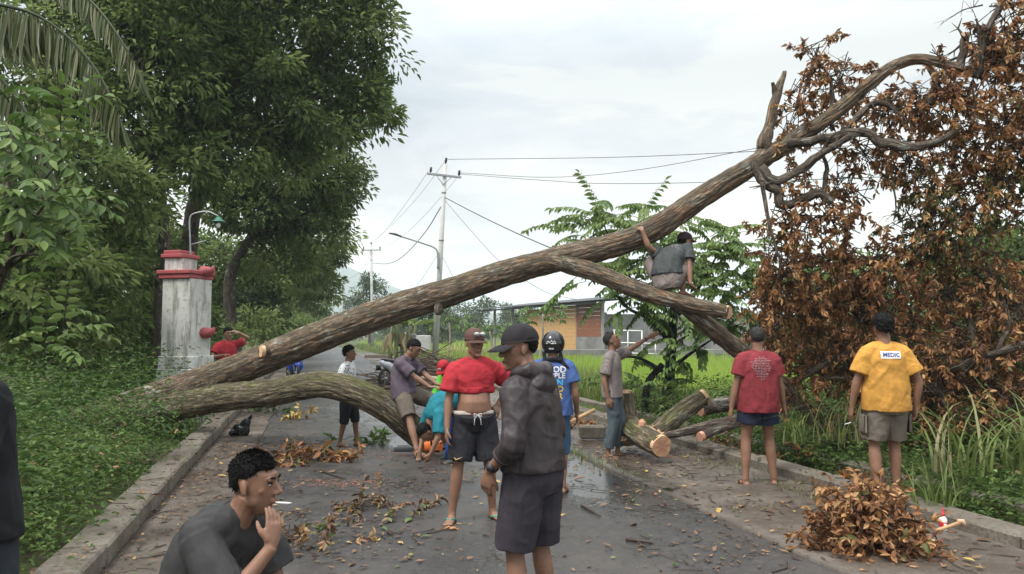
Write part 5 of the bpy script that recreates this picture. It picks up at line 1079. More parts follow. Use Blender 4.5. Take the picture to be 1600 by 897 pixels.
    def face(s):
        H, k = s.hp_, s.k; sc = lambda *r: tuple(a * k for a in r)
        for g in (1, -1):
            m = MB(); m.ell(H((g * .0305, -.0775, .009)), sc(.0140, .0075, .0050), s.HR, 12, 8); e = m.put('eye', EYEW, s.o); m = MB(); m.ell(H((g * .0305, -.0835, .009)), sc(.0058, .0030, .0050), s.HR, 10, 6); m.put('iris', IRIS, e)
            m = MB(); m.tube([H((g * .047, -.074, .0135)), H((g * .031, -.0845, .0175)), H((g * .015, -.083, .011))], [.0022 * k, .0040 * k, .0025 * k], 6); m.put('eyelid', HAIR, s.o)
            m = MB(); m.tube([H((g * .052, -.074, .031)), H((g * .036, -.089, .038)), H((g * .014, -.093, .033))], [(.002 * k, .003 * k), (.004 * k, .0055 * k), (.003 * k, .0045 * k)], 8); m.put('eyebrow', HAIR, s.o)
        m = MB(); m.tube([H((-.023, -.0915, -.061)), H((-.008, -.0985, -.0585)), H((0, -.0975, -.060)), H((.008, -.0985, -.0585)), H((.023, -.0915, -.061))], [(.0015 * k, .002 * k), (.004 * k, .0035 * k), (.004 * k, .003 * k), (.004 * k, .0035 * k), (.0015 * k, .002 * k)], 8, u=s.HR @ np.array([0, 0, 1.]))
        m.tube([H((-.021, -.090, -.063)), H((0, -.0965, -.0685)), H((.021, -.090, -.063))], [.0015 * k, (.005 * k, .004 * k), .0015 * k], 8, u=s.HR @ np.array([0, 0, 1.])); m.put('lips', LIP, s.o)
    # ---- hair, hats
    def hair(s, mat=HAIR, thick=.016, front=.062, tuft=0, nape=-.055, side=-.012, seed=0, top=1.0, tl=.03):
        n, q = 56, 34; V = []; k = s.k
        for i in range(q + 1):
            ph = math.pi / 2 - i / q * math.pi * .86
            for j in range(n):
                th = 2 * math.pi * j / n; d = np.array([math.cos(ph) * math.sin(th), -math.cos(ph) * math.cos(th), math.sin(ph)]); p = d * np.array([.0735, .092, .083]) + np.array([0, .014, .034])
                f = -d[1]; lim = side + (front - side) * max(0, min(1, (f + .25) / .85)) ** .8 if f > -.25 else side + (nape - side) * min(1, (-f - .25) / .5)
                if abs(f + .05) < .22 and p[2] < .03: lim = max(lim, .022)
                w = max(0, min(1, (p[2] - lim) / .018)); nzv = vnoise(np.array(d * 7 + seed), seed) - .5 + .6 * (vnoise(np.array(d * 19 + seed), seed + 1) - .5)
                h = -.012 + w * (.012 + thick * (.75 + .55 * max(0, d[2]) * top) + nzv * thick * .9); V.append(s.hp_(p + d * h))
        F = [(i * n + j, (i + 1) * n + j, (i + 1) * n + (j + 1) % n, i * n + (j + 1) % n) for i in range(q) for j in range(n)] + [list(range(n))[::-1]]
        o = put('hair', mesh_np('hair', V, faces=F), mat, s.o)
        if tuft:
            V = np.array(V).reshape(q + 1, n, 3); P0, D0 = [], []; r_ = np.random.default_rng(seed)
            ii = r_.integers(0, q - 4, tuft); jj = r_.integers(0, n, tuft); c = s.hp_((0, .014, .034)); p = V[ii, jj]; loc_ = (p - c) @ s.HR / k; rad = np.linalg.norm(loc_ / np.array([.0735, .092, .083]), axis=1); ok = rad > 1.06
            p = p[ok]; out = (p - c) / np.linalg.norm(p - c, axis=1, keepdims=True); tz = np.clip(((p - c) @ s.HR / k)[:, 2:3] / .09, 0, 1); d = out * (.35 + .35 * tz) + (s.HR @ np.array([0, -.55, .25])) * tz + (s.HR @ np.array([0, .45, -.75])) * (1 - tz) + r_.normal(size=p.shape) * .22
            me_ = leaf_arr(p - out * .006 * k, d, out, tl * k * r_.uniform(.6, 1.2, len(p)), .0045 * k * np.ones(len(p)), np.zeros(len(p)), .3, .1, True); me = mesh_np('hair_tufts', me_[0], tris=me_[2]); put('hair_tufts', me, mat, o, 'stuff')
        return o
    def cap(s, mat, brim=.075, bmat=None, tilt=0, h=.0):
        n, q = 40, 14; V = []; k = s.k
        for i in range(q + 1):
            ph = math.pi / 2 - i / q * math.pi * .53
            for j in range(n):
                th = 2 * math.pi * j / n; d = np.array([math.cos(ph) * math.sin(th), -math.cos(ph) * math.cos(th), math.sin(ph)]); p = d * np.array([.0875, .108, .094 + h]) + np.array([0, .012, .048]); p = p * (1 + .012 * (abs(math.sin(3 * th)) - .6) * math.cos(ph)); V.append(s.hp_(p))
        m = MB(); F = [(i * n + j, (i + 1) * n + j, (i + 1) * n + (j + 1) % n, i * n + (j + 1) % n) for i in range(q) for j in range(n)] + [list(range(n))[::-1]]
        F.append([q * n + j for j in range(n)]); m.add(V, F); c = m.put('cap', mat, s.o); b = MB(); V = []; nb = 13
        for lay in (0, 1):
            for r_ in range(4):
                for j in range(nb):
                    a = (j / (nb - 1) - .5) * 2.3; ext = brim * (r_ / 3) * (math.cos(a * .62) ** .6); x = math.sin(a) * .086; y = .012 - math.cos(a) * .105 - ext; z = .036 - .010 * (a * a) - .25 * ext * ext / brim - .12 * ext - (0.004 if lay else 0)
                    V.append(s.hp_((x * (1 + ext * 1.2), y, z)))
        F = []; L = 4 * nb
        for r_ in range(3):
            for j in range(nb - 1): o = r_ * nb + j; F += [(o, o + 1, o + nb + 1, o + nb), (L + o, L + o + nb, L + o + nb + 1, L + o + 1)]
        for j in range(nb - 1): F.append((3 * nb + j, 3 * nb + j + 1, L + 3 * nb + j + 1, L + 3 * nb + j))
        b.add(V, F); b.put('cap_brim', bmat or mat, c); bt_ = MB(); bt_.ell(s.hp_((0, .012, .143 + h)), .007 * k); bt_.put('cap_button', mat, c); return c
    # ---- clothes
    def finish(s, m, name, mat, vox, wr, seed, sm=2, parent=None):
        me = remesh(m, vox * s.k, sm, name); V = getV(me).astype(float); Nn = getN(me)
        U = V / s.k + (fnoise(V * 5 + seed, seed + 4, 2)[:, None] - .5) * .10; U = U @ rot(0, 18, 22 * (1 if seed % 2 else -1)).T
        rg = lambda a, sd: np.clip(1 - np.abs(2 * fnoise(U * np.array(a) + sd, sd, 2) - 1) * 3.2, 0, 1)
        q = (fnoise(V * np.array([8, 8, 3.6]) / s.k + seed * 3.1, seed, 2) - .5) * 1.9 * wr + (rg([6.5, 6.5, 3.2], seed + 9) + .4 * rg([9, 9, 13], seed + 19) - .45) * wr * 1.15
        setV(me, V + Nn * q[:, None] * s.k); return put(name, me, mat, parent or s.o)
    def shirt(s, mat, hem=-.24, sleeve=.62, off=.020, sr=(.074, .082), vox=.009, wr=.006, seed=1, name='shirt', drape=.176, top=.985, cuff=None, zip_=None, e=.9, tapering=0):
        m = MB(); k = s.k; s.torso(m, hem, top, lambda t: (off + .010 * max(0, min(1, (.35 - t) / .5)) - (.012 if t > .95 else 0)) * k, 18, drape, 28, e)
        for g in (1, -1):
            m.tube([s.spine(.97), s.sh[g] * .5 + s.spine(.95) * .5, s.sh[g]], [.056 * k, (off + .050) * k, sr[0] * .90 * k], 18); m.tube([s.spine(.80), s.sh[g]], [.09 * k, sr[0] * .92 * k], 18); m.ell(s.sh[g], sr[0] * .92 * k)
            sv = sleeve if not isinstance(sleeve, dict) else sleeve[g]
            s.limb(m, s.sh[g], s.el[g], s.wr[g], [(0, sr[0]), (min(sv, 1) * .9, sr[1])] + ([(1.0, sr[1]), (sv, sr[1] * .82)] if sv > 1 else [(sv, sr[1])]), 0, sv, 0, 12, 18)
        s.shirto = s.finish(m, name, mat, vox, wr, seed); return s.shirto
    def pants(s, mat, hem=.8, off=.022, waist=.16, rr=(.112, .108, .100), vox=.009, wr=.006, seed=2, name='shorts'):
        m = MB(); k = s.k; s.torso(m, -.25, waist, lambda t: off * k * (.85 + max(0, -t) * 3.0), 9, None, 26)
        for g in (1, -1):
            R_ = [(0, rr[0]), (min(hem, 1) * .6, rr[1]), (hem, rr[2])] if hem <= 1.05 else [(0, rr[0]), (.6, rr[1]), (1.0, rr[2]), (hem, rr[2] * .84)]
            s.limb(m, s.hips[g] + (s.pel - s.hips[g]) * .10, s.kn[g], s.an[g], R_, 0, hem, 0, 16, 20); m.ell(s.hips[g], rr[0] * .98 * k)
        return s.finish(m, name, mat, vox, wr, seed)
    def sandals(s, mat, strap, kind='flip_flop'):
        k = s.k
        for g in (1, -1):
            b, d, x, up = s.fd[g]; m = MB(); m.tube([b - d * .068 * k - up * .006 * k, b - d * .05 * k - up * .006 * k, b + d * .03 * k - up * .006 * k, b + d * .11 * k - up * .006 * k, b + d * .165 * k - up * .006 * k, b + d * .195 * k - up * .004 * k], [(.018 * k, .008 * k), (.034 * k, .009 * k), (.038 * k, .009 * k), (.048 * k, .009 * k), (.043 * k, .009 * k), (.018 * k, .007 * k)], 16, u=x); f = m.put(kind, mat, s.o)
            m = MB()
            for sg in (1, -1): m.tube([b + d * .125 * k + up * .008 * k, b + d * .10 * k + x * sg * .02 * k + up * .045 * k, b + d * .055 * k + x * sg * .042 * k + up * .032 * k, b + d * .03 * k + x * sg * .042 * k], [.005 * k, (.008 * k, .005 * k), (.008 * k, .005 * k), .005 * k], 8)
            m.put('strap', strap, f)
    def shoes(s, mat):
        k = s.k
        for g in (1, -1):
            b, d, x, up = s.fd[g]; m = MB(); m.tube([b - d * .075 * k + up * .03 * k, b - d * .04 * k + up * .03 * k, b + d * .05 * k + up * .03 * k, b + d * .13 * k + up * .018 * k, b + d * .195 * k + up * .012 * k], [(.028 * k, .034 * k), (.042 * k, .042 * k), (.046 * k, .042 * k), (.050 * k, .03 * k), (.03 * k, .016 * k)], 14, u=x); m.put('shoe', mat, s.o)
    def print_text(s, body, t, size, mat, name='lettering', front=False, bold=.0, off=.004, sx=0.0, parent=None, spin=0, xs=1.0):
        """flat print lettering lying on the garment"""
        cu = bpy.data.curves.new('txt', 'FONT'); cu.body = body; cu.size = 1; cu.align_x = 'CENTER'; cu.align_y = 'CENTER'; cu.offset = bold; cu.resolution_u = 2; ob = bpy.data.objects.new('txt', cu); COL.objects.link(ob)
        dg = bpy.context.evaluated_depsgraph_get(); dg.update(); me = bpy.data.meshes.new_from_object(ob.evaluated_get(dg)); bpy.data.objects.remove(ob)
        return s.lay(me, t, size, mat, name, front, off, sx, parent, xs)
    def lay(s, me, t, size, mat, name, front=False, off=.004, sx=0., parent=None, xs=1.0):
        g = s.shirto if parent is None else parent; V = getV(me); bv = BVHTree.FromPolygons([v.co for v in g.data.vertices], [list(p.vertices) for p in g.data.polygons])
        c, tg, x, f = s.frame(t); fw = np.cross(tg, x); fw = fw if fw[1] < 0 else -fw; sg = 1 if front else -1; xr = x * (1 if front else -1); out = []
        for v in V:
            p = c + xr * (v[0] * size * xs + sx) + tg * v[1] * size; q = p + fw * sg * .5; hit = bv.ray_cast(Vector(q), Vector(-fw * sg), 1.0); out.append(np.array(hit[0]) + fw * sg * off if hit[0] is not None else p + fw * sg * .12)
        setV(me, np.array(out)); return put(name, me, mat, g)
# ------------------------------------------------------------------ the fourteen people
WP = simple('white_print', (.62, .60, .58), .7, .1); INK = simple('blue_ink', (.03, .04, .20), .6, .1)
def at(px, d, z=0.0): p = P(px, 520, d); return (p[0], p[1], z)
# 1 man in the dark hooded windbreaker, foreground
JK = cloth('windbreaker', (.044, .035, .037), .42, 500, .75); NS = cloth('dark_plum_shorts', (.040, .034, .042), .85)
p = Person('man in a dark hooded windbreaker and black cap seen from behind in the foreground', at(834, 3.98), -128, 1.625, .006, 'brown', 1.0, head=(50, 6, 0), headc=(.01, -.095, 1.535), neck=(0, -.035, 1.40), wrL=(.225, -.13, .895), elL=(.35, .9, -.1), wrR=(-.16, -.22, .92), elR=(-.5, .8, -.1), sh_yaw=6, anL=(.12, .02, .075), anR=(-.12, .03, .075), hdL=((.0, -.25, -1), (-1, -.1, .0)), curlL=.6)
p.shirt(JK, .0, {1: 1.45, -1: 1.5}, .026, (.076, .068), .007, .008, 11, 'jacket', .178, .97)
p.pants(NS, .985, .022, .28, (.120, .118, .112), .008, .006, 12, 'shorts')
m = MB(); k_ = p.k
c, tg, x, f = p.frame(.93); bk = np.array([0, 1., 0]); m.tube([p.neck + x * -.10 * k_ + bk * .0 + tg * .015, p.neck + x * -.09 * k_ + bk * .06 + tg * .025, p.neck + bk * .105 + tg * .01, p.neck + x * .09 * k_ + bk * .06 + tg * .025, p.neck + x * .10 * k_ + tg * .015, p.neck + x * .05 * k_ - bk * .075 - tg * .01, p.neck - x * .05 * k_ - bk * .075 - tg * .01], [.032, .042, .050, .042, .032, .026, .026], 14)
m.ell(p.neck + bk * .095 - tg * .05, (.10, .055, .075)); m.ell(p.neck + bk * .08 - tg * .015, (.09, .055, .055)); p.finish(m, 'hood', JK, .007, .008, 13, parent=p.shirto)
for g in (1, -1):
    m = MB(); a, b_, c_ = p.sh[g], p.el[g], p.wr[g]; q0 = b_ + (c_ - b_) * .40; q1 = b_ + (c_ - b_) * .50; m.tube([q0, q1], [.060, .057], 18); p.finish(m, 'cuff', JK, .008, .004, 14, parent=p.shirto)
p.hair(HAIR, .010, .07, 0, -.05); cp = p.cap(cloth('black_cap', (.022, .019, .021), .8), .085)
w, d_, n_, th = p.hp[1]; m = MB(); fa = nz(p.wr[1] - p.el[1]); m.tube([w - fa * .05, w - fa * .03], [.034, .033], 16); wt = m.put('watch_strap', BLKP, p.o); m = MB(); q = w - fa * .04 + nz(np.array([1, .2, 0])) * .030; m.tube([q, q + nz(np.array([1, .2, 0])) * .012], [.021, .020], 14); m.put('watch_case', DARKM, wt)
c, tg, x, f = p.frame(-.02)
me = MB().bbox((0, 0, 0), (.0035, .016, .001), .0008).mesh('reflective_tab'); p.lay(me, .02, 1.0, WP, 'reflective_tab', False, .003, .06)
# 2 man in a red T-shirt pulled up over his belly
RT = cloth('red_tshirt', (.36, .026, .036), .85); BS = cloth('black_sport_shorts', (.022, .021, .026), .75); BLU = cloth('blue_cloth', (.02, .07, .25), .8)
p = Person('man in a bright red T-shirt pulled up over his belly, green flip-flops', at(740, 6.45), 14, 1.62, .007, 'brown', 1.0, belly=.085, head=(12, 2, 0), sh_yaw=-4, sh_roll=-3, wrR=(-.25, -.10, .80), elR=(-.7, .8, 0), wrL=(.23, .04, .98), elL=(1, .5, 0), hdL=((-.6, -.3, -.7), (-.3, .5, -.5)), anL=(.175, .0, .075), anR=(-.19, -.03, .075), ftL=20, ftR=-22, curlR=.55)
p.shirt(RT, .46, .70, .024, (.080, .092), .008, .009, 21, 'tshirt', None, .985)
m = MB(); pts, rad, us = [], [], []
for t in (.43, .48, .52):
    c, tg, x, f = p.frame(t); a, b_ = p.sec(t); pts.append(c + x * 0 + np.array([0, -.012, 0])); rad.append((a + .033, b_ + .036)); us.append(x)
m.tube(pts, rad, 26, us); p.finish(m, 'rolled_hem', RT, .008, .012, 22, parent=p.shirto)
bs = p.pants(BS, .90, .024, .10, (.118, .122, .120), .008, .007, 23)
m = MB()
for t in (.07, .135):
    pass
pts, rad, us = [], [], []
for t in (.055, .085, .115): c, tg, x, f = p.frame(t); a, b_ = p.sec(t); pts.append(c + np.array([0, -.014, 0])); rad.append((a + .027, b_ + .045)); us.append(x)
m.tube(pts, rad, 26, us); p.finish(m, 'waistband', cloth('pale_waistband', (.48, .42, .36), .9), .007, .004, 24, parent=bs)
m = MB(); c, tg, x, f = p.frame(.07); fr = np.array([0, -1., 0])
for sg in (1, -1): q = c + fr * .190; m.tube([q, q + x * sg * .025 - tg * .03, q + x * sg * .03 - tg * .085 + fr * .004], .004, 6); m.tube([q, q + x * sg * .03 + tg * .012 + fr * .01, q + x * sg * .035 - tg * .015 + fr * .012, q], .004, 6)
m.put('drawstring', WP, bs); m = MB(); h, kn = p.hips[-1], p.kn[-1]; m.tube([h + np.array([-.105, .0, -.0]), (h + kn) / 2 + np.array([-.112, 0, 0]), h * .12 + kn * .88 + np.array([-.112, .01, 0])], [(.012, .05), (.012, .055), (.012, .05)], 10, u=np.array([1., 0, 0])); m.put('side_stripe', BLU, bs)
m = MB(); q = h * .18 + kn * .82 + np.array([-.03, -.122, 0]); m.tube([q + np.array([-.035, 0, .012]), q + np.array([-.02, -.002, -.008]), q + np.array([.0, -.002, -.002]), q + np.array([.035, 0, .012])], [.001, (.007, .003), (.005, .003), .001], 8); m.put('swoosh', simple('gold_print', (.50, .32, .14), .6), bs)
p.hair(HAIRG, .008, .06); cp = p.cap(cloth('brown_cap', (.105, .055, .045), .85), .06)
m = MB()
for g in (1, -1): m.tube([p.hp_((g * .028, -.103, .088)), p.hp_((g * .028, -.118, .090))], [(.024, .017), (.021, .015)], 12, u=p.HR @ np.array([1., 0, 0]))
m.tube([p.hp_((-.05, -.097, .088)), p.hp_((0, -.112, .09)), p.hp_((.05, -.097, .088))], .006, 6); m.put('goggles', simple('goggle_lens', (.42, .46, .44), .12, .3, 30), cp)
p.sandals(simple('teal_rubber', (.02, .16, .12), .6), simple('green_strap', (.03, .28, .20), .5))
# 3 helmeted person in a blue T-shirt
BT = cloth('blue_tshirt', (.058, .105, .27), .85); JN = cloth('blue_jeans', (.045, .095, .17), .85)
p = Person('person in a black helmet and blue T-shirt with lettering, half hidden behind the windbreaker', at(864, 7.5), 176, 1.58, .008, 'brown', .97, head=(-10, 0, 0), wrR=(-.25, -.06, .82), wrL=(.25, -.05, .82), ears=False)
p.shirt(BT, -.16, .62, .022, (.078, .086), .009, .006, 31, 'tshirt', .18); p.pants(JN, 1.22, .02, .1, (.112, .095, .085), .009, .006, 32, 'jeans'); p.sandals(NAIL, BLKP)
for txt, t, sz, mt, sx in [('GOOD', .78, .085, WP, .0), ('PEOPLE', .655, .075, WP, .0), ('IN', .52, .085, simple('sky_blue_print', (.07, .40, .62), .7), .06), ('OLD', .39, .085, simple('yellow_print', (.75, .48, .05), .7), .02), ('YEAR', .25, .08, bpy.data.materials.get('yellow_print') or WP, .0)]:
    if txt == 'YEAR': mt = bpy.data.materials['yellow_print']
    p.print_text(txt, t, sz, mt, bold=.02, sx=sx)
m = MB(); n, q = 40, 20; V = []
for i in range(q + 1):
    ph = math.pi / 2 - i / q * math.pi * .78
    for j in range(n): th_ = 2 * math.pi * j / n; d = np.array([math.cos(ph) * math.sin(th_), -math.cos(ph) * math.cos(th_), math.sin(ph)]); V.append(p.hp_(d * np.array([.122, .145, .135]) + np.array([0, .012, .025])))
m.add(V, [(i * n + j, (i + 1) * n + j, (i + 1) * n + (j + 1) % n, i * n + (j + 1) % n) for i in range(q) for j in range(n)] + [list(range(n))[::-1], [q * n + j for j in range(n)]]); hm = m.put('helmet', simple('helmet_gloss', (.012, .012, .014), .12, .2, 4, spec=.6), p.o)
m = MB(); m.tube([p.hp_((a * .125, -.02 - .135 * math.sqrt(max(0, 1 - a * a)), z)) for a in (-1,) for z in (0,)] + [p.hp_((math.sin(b_) * .127, .0 - math.cos(b_) * .150, .01)) for b_ in (-1.2, -.6, 0, .6, 1.2)], (.004, .05), 8, u=p.HR @ np.array([0, 0, 1.])) if False else m.ell(p.hp_((0, -.06, .012)), (.105, .10, .055), p.HR); m.put('visor', simple('smoked_visor', (.02, .02, .022), .06, .1), hm)
m = MB(); o_ = lambda x, z: p.hp_((x, .012 + .1462 * math.sqrt(max(.01, 1 - (x / .122) ** 2 - ((z - .025) / .135) ** 2)), z))
for pts in ([(-.055, .025), (-.04, .05), (-.022, .035), (-.01, .055), (.008, .033), (.03, .046), (.05, .025)], [(-.055, .025), (-.02, .022), (.05, .025)], [(-.03, -.028), (.02, -.028)], [(-.03, -.036), (.02, -.036)]): m.tube([o_(a, b_) for a, b_ in pts], .0045, 5)
m.put('emblem', WP, hm); m = MB()
for sg in (1, -1): m.tube([p.hp_((sg * .09, .07, -.06)), p.neck + np.array([sg * .08, .07, -.02]), p.neck + np.array([sg * .16, .09, -.09])], [(.02, .008), (.03, .01), (.012, .006)], 8)
m.tube([p.neck + np.array([-.08, .075, -.01]), p.neck + np.array([0, .095, .0]), p.neck + np.array([.08, .075, -.01])], [.02, .022, .02], 8); p.finish(m, 'face_scarf', cloth('black_scarf', (.015, .014, .016), .9), .008, .004, 34)
st_ = thing('tool_handle', 'wooden tool handle sticking out beside the blue T-shirt', 'tool', P(900, 655, 8.2)); MB().tube([P(882, 665, 7.6), P(905, 652, 8.0), P(928, 641, 8.4)], [.02, .019, .022], 10).put('handle', simple('tool_wood', (.45, .27, .13), .6), st_, world=True); m = MB(); m.bbox(P(868, 673, 7.4), (.03, .06, .09), .01); m.put('blade', DARKM, st_, world=True)
# 4 pointing man in a checked shirt and jeans
k = NM('checked_shirt'); o_ = k.tc(); a_ = k.n('ShaderNodeTexWave', wave_type='BANDS', bands_direction='X'); a_.inputs['Scale'].default_value = 20; k.L.new(o_, a_.inputs[0]); b_ = k.n('ShaderNodeTexWave', wave_type='BANDS', bands_direction='Z'); b_.inputs['Scale'].default_value = 20; k.L.new(o_, b_.inputs[0])
k.col(k.ramp(k.math('MULTIPLY', k.math('ADD', a_.outputs['Fac'], b_.outputs['Fac']), .5), [(.1, (.115, .085, .082)), (.5, (.20, .165, .155)), (.95, (.27, .23, .215))])).rough(.85).bump(k.noise(k.map(o_, (1, 1, .45)), 13, 3), .5, .02); CHK = k.m
p = Person('thin man with greying hair in a checked shirt and jeans pointing up to the right', at(956, 9.6), 72, 1.60, .008, 'brown', .93, head=(14, -24, 0), wrL=(.20, -.50, 1.615), elL=(.6, .3, -.8), hdL=((.05, -1, .5), (-1, 0, -.3)), curlL=.25, wrR=(-.22, .02, .80), elR=(-.5, .9, 0), anL=(.07, -.05, .075), anR=(-.09, .05, .075), sh_yaw=-6)
p.shirt(CHK, -.20, .78, .020, (.070, .080), .009, .006, 41, 'shirt', .168); p.pants(cloth('grey_blue_jeans', (.075, .098, .112), .85), 1.86, .018, .1, (.108, .088, .082), .009, .007, 42, 'jeans'); p.hair(HAIRG, .008, .066, 300, -.04, -.0, 4); p.sandals(NAIL, BLKP, 'sandal')
m = MB(); fa = nz(p.wr[1] - p.el[1]); m.tube([p.wr[1] - fa * .05, p.wr[1] - fa * .035], [.033, .032], 14); m.put('watch', BLKP, p.o)
# 5 man in the dark red T-shirt, seen from behind
DR = cloth('dark_red_tshirt', (.205, .030, .038), .85)
p = Person('man in a dark red T-shirt and navy shorts with hands hanging, seen from behind', at(1183, 7.85), 183, 1.655, .007, 'brown', 1.04, head=(-6, -4, 0), wrL=(.285, -.02, .80), elL=(.8, .6, 0), wrR=(-.29, -.04, .80), elR=(-.8, .6, 0), anL=(.165, .03, .075), anR=(-.15, .0, .075), ftL=15, ftR=-15)
p.shirt(DR, -.24, .62, .022, (.080, .088), .008, .006, 51, 'tshirt', .182); p.pants(cloth('navy_shorts', (.018, .021, .042), .85), .60, .022, .1, (.118, .120, .122), .008, .005, 52); p.hair(HAIRG, .006, .068, 0, -.05); p.sandals(NAIL, BLKP)
m = MB(); r_ = np.random.default_rng(4)
for i in range(15):
    wd = (.22, .30, .55, .60, .50, .62, .58, .5, .55, .35, .45, .4, .3, .14, .16)[i] * .5; z = .42 - i * .055
    x = -wd + r_.uniform(-.06, .06)
    while x < wd: L = r_.uniform(.03, .10); m.box((x + L / 2 - .06, z + r_.uniform(-.008, .008), 0), (L / 2, .010, .002)); x += L + .025
p.lay(m.mesh('print', False), .64, .30, simple('faded_print', (.52, .40, .40), .8), 'back_print', False, .004)
# 6 man with MEDIC on a yellow T-shirt
YT = cloth('yellow_tshirt', (.53, .265, .055), .85); KH = cloth('khaki_cargo', (.155, .130, .105), .88)
p = Person('man in a yellow T-shirt with a patch reading MEDIC, standing on the kerb', at(1381, 6.78, .115), 178, 1.635, .0065, 'brown', .99, head=(-4, -6, 0), wrL=(.285, -.06, .81), elL=(.8, .6, 0), wrR=(-.27, -.0, .82), elR=(-.8, .6, 0), anL=(.115, .05, .075), anR=(-.105, -.06, .075), ftL=14, ftR=-24)
p.shirt(YT, -.20, .72, .024, (.080, .090), .008, .007, 61, 'tshirt', .186); sh_ = p.pants(KH, .90, .024, .1, (.120, .114, .106), .008, .008, 62, 'cargo_shorts'); p.hair(HAIR, .024, .06, 500, -.035, -.002, 5, 1.1, .022)
for g in (1, -1): m = MB(); q = p.hips[g] * .45 + p.kn[g] * .55; m.bbox(q + np.array([g * .112, .01, 0]), (.016, .068, .085), .014); m.put('cargo_pocket', KH, sh_)
me = MB().bbox((0, 0, 0), (.105, .038, .001), .0008).mesh('patch'); vs = [];
g_ = MB(); nx, ny = 22, 8; g_.add([(-.086 + .172 * i / nx, -.033 + .066 * j / ny, 0) for j in range(ny + 1) for i in range(nx + 1)], [(j * (nx + 1) + i, j * (nx + 1) + i + 1, (j + 1) * (nx + 1) + i + 1, (j + 1) * (nx + 1) + i) for j in range(ny) for i in range(nx)])
p.lay(g_.mesh('patch'), .80, 1.0, simple('patch_white', (.72, .72, .74), .7, .04), 'patch', False, .004); p.print_text('MEDIC', .80, .052, INK, 'lettering', False, .022, .008, xs=.92)
w, d_, n_, th = p.hp[1]; m = MB(); q = w + d_ * .15 * p.k + n_ * .02; cg = thing('cigarette', 'small white cigarette in the hand of the man in yellow', 'cigarette', np.array(p.o.location) + rot(178) @ q); m.tube([(0, 0, 0), (-.055, .02, -.02)], .004, 6); m.put('paper', WHT, cg)
# 7 boy in a patterned white shirt
k = NM('patterned_white'); o_ = k.tc(); k.col(k.ramp(k.vor(o_, 34), [(.30, (.03, .03, .04)), (.38, (.60, .60, .60))])).rough(.85); PW = k.m
p = Person('boy in a white patterned shirt and black shorts standing behind the lower fallen limb', at(545, 10.55), 78, 1.40, .0085, 'brown', .86, head=(8, -6, 0), wrR=(-.20, -.06, .84), wrL=(.2, -.08, .86), anL=(.08, -.13, .075), anR=(-.08, .10, .075))
p.shirt(PW, -.15, .66, .020, (.070, .078), .010, .006, 71, 'shirt', .17); p.pants(cloth('black_knee_shorts', (.018, .019, .024), .85), 1.25, .02, .1, (.11, .100, .092), .010, .006, 72); p.hair(HAIR, .022, .052, 300, -.05, -.012, 6, 1.1, .03); p.sandals(NAIL, BLKP)
# 8 man in a grey-purple polo sitting astride the limb
k_ = simple
p = Person('man in a grey purple polo shirt sitting astride the lower fallen limb', at(634, 9.98), 66, 1.64, .0075, 'brown', 1.0, pel=(0, .0, .80), neck=(0, -.04, 1.28), bend=(0, .10, 1.05), head=(6, 26, 0), wrL=(.10, -.46, .90), elL=(.7, .5, -.5), wrR=(-.05, -.44, .87), elR=(-.7, .5, -.5), hdL=((-.2, -1, .0), (-.1, 0, -1)), hdR=((.2, -1, .05), (.1, 0, -1)), anL=(.30, -.30, .24), knL=(.6, -1, .4), anR=(-.34, -.40, .10), knR=(-.7, -1, .4), ftL=10, ftR=-14)
p.shirt(cloth('purple_grey_polo', (.105, .082, .105), .85), -.10, .80, .022, (.076, .084), .009, .007, 81, 'polo_shirt', .178); p.pants(cloth('brown_shorts', (.135, .108, .088), .85), .92, .022, .12, (.115, .108, .104), .009, .007, 82); p.hair(HAIR, .013, .058, 300, -.045, -.01, 7, 1, .02); p.sandals(NAIL, BLKP)
m = MB(); m.tube([p.neck + np.array([sx_ * .062, fy, fz]) for sx_, fy, fz in [(-1, .02, .0), (-.6, .06, .012), (.6, .06, .012), (1, .02, .0), (.5, -.07, -.03), (-.5, -.07, -.03), (-1, .02, .0)]], [(.012, .022)] * 7, 10); p.finish(m, 'collar', bpy.data.materials['purple_grey_polo'], .009, .002, 83, parent=p.shirto)
# 9 man in teal bent double over the end of the limb
p = Person('man in a teal shirt bent double over the cut end of the limb', at(708, 9.35), -62, 1.62, .0085, 'tan', 1.0, pel=(0, .14, .70), neck=(0, -.30, .52), bend=(0, -.14, .92), head=(0, 70, 0), headc=(0, -.36, .38), wrL=(.16, -.36, .14), elL=(1, .3, .2), wrR=(-.16, -.38, .14), elR=(-1, .3, .2), anL=(.15, -.02, .075), anR=(-.15, .10, .075), knL=(.1, -1, 0), knR=(-.1, -1, 0))
p.shirt(cloth('teal_shirt', (.016, .150, .19), .85), -.12, .9, .022, (.078, .086), .010, .007, 91, 'shirt', .18); p.pants(cloth('beige_shorts', (.26, .205, .155), .88), .96, .024, .12, (.118, .112, .108), .010, .008, 92); p.hair(HAIR, .014, .055); p.shoes(simple('worn_shoe', (.06, .065, .05), .7, .4))
m = MB()
for g in (1, -1): a = p.an[g]; m.tube([a + np.array([0, 0, -.02]), a + (p.kn[g] - a) * .18], [.042, .043], 14)
p.finish(m, 'socks', WP, .009, .003, 93); m = MB(); c, tg, x, f = p.frame(-.03); pts, rad, us = [], [], []
for t in (.0, .06, .12): c, tg, x, f = p.frame(t); a, b_ = p.sec(t); pts.append(c); rad.append((a + .028, b_ + .028)); us.append(x)
m.tube(pts, rad, 22, us); p.finish(m, 'waistband', simple('red_band', (.45, .05, .07), .8), .010, .003, 94)
sw = thing('chainsaw', 'orange chainsaw at the sawn end of the limb under the bent man in teal', 'chainsaw', P(668, 706, 9.9)); ORG_ = simple('saw_orange', (.62, .15, .03), .45)
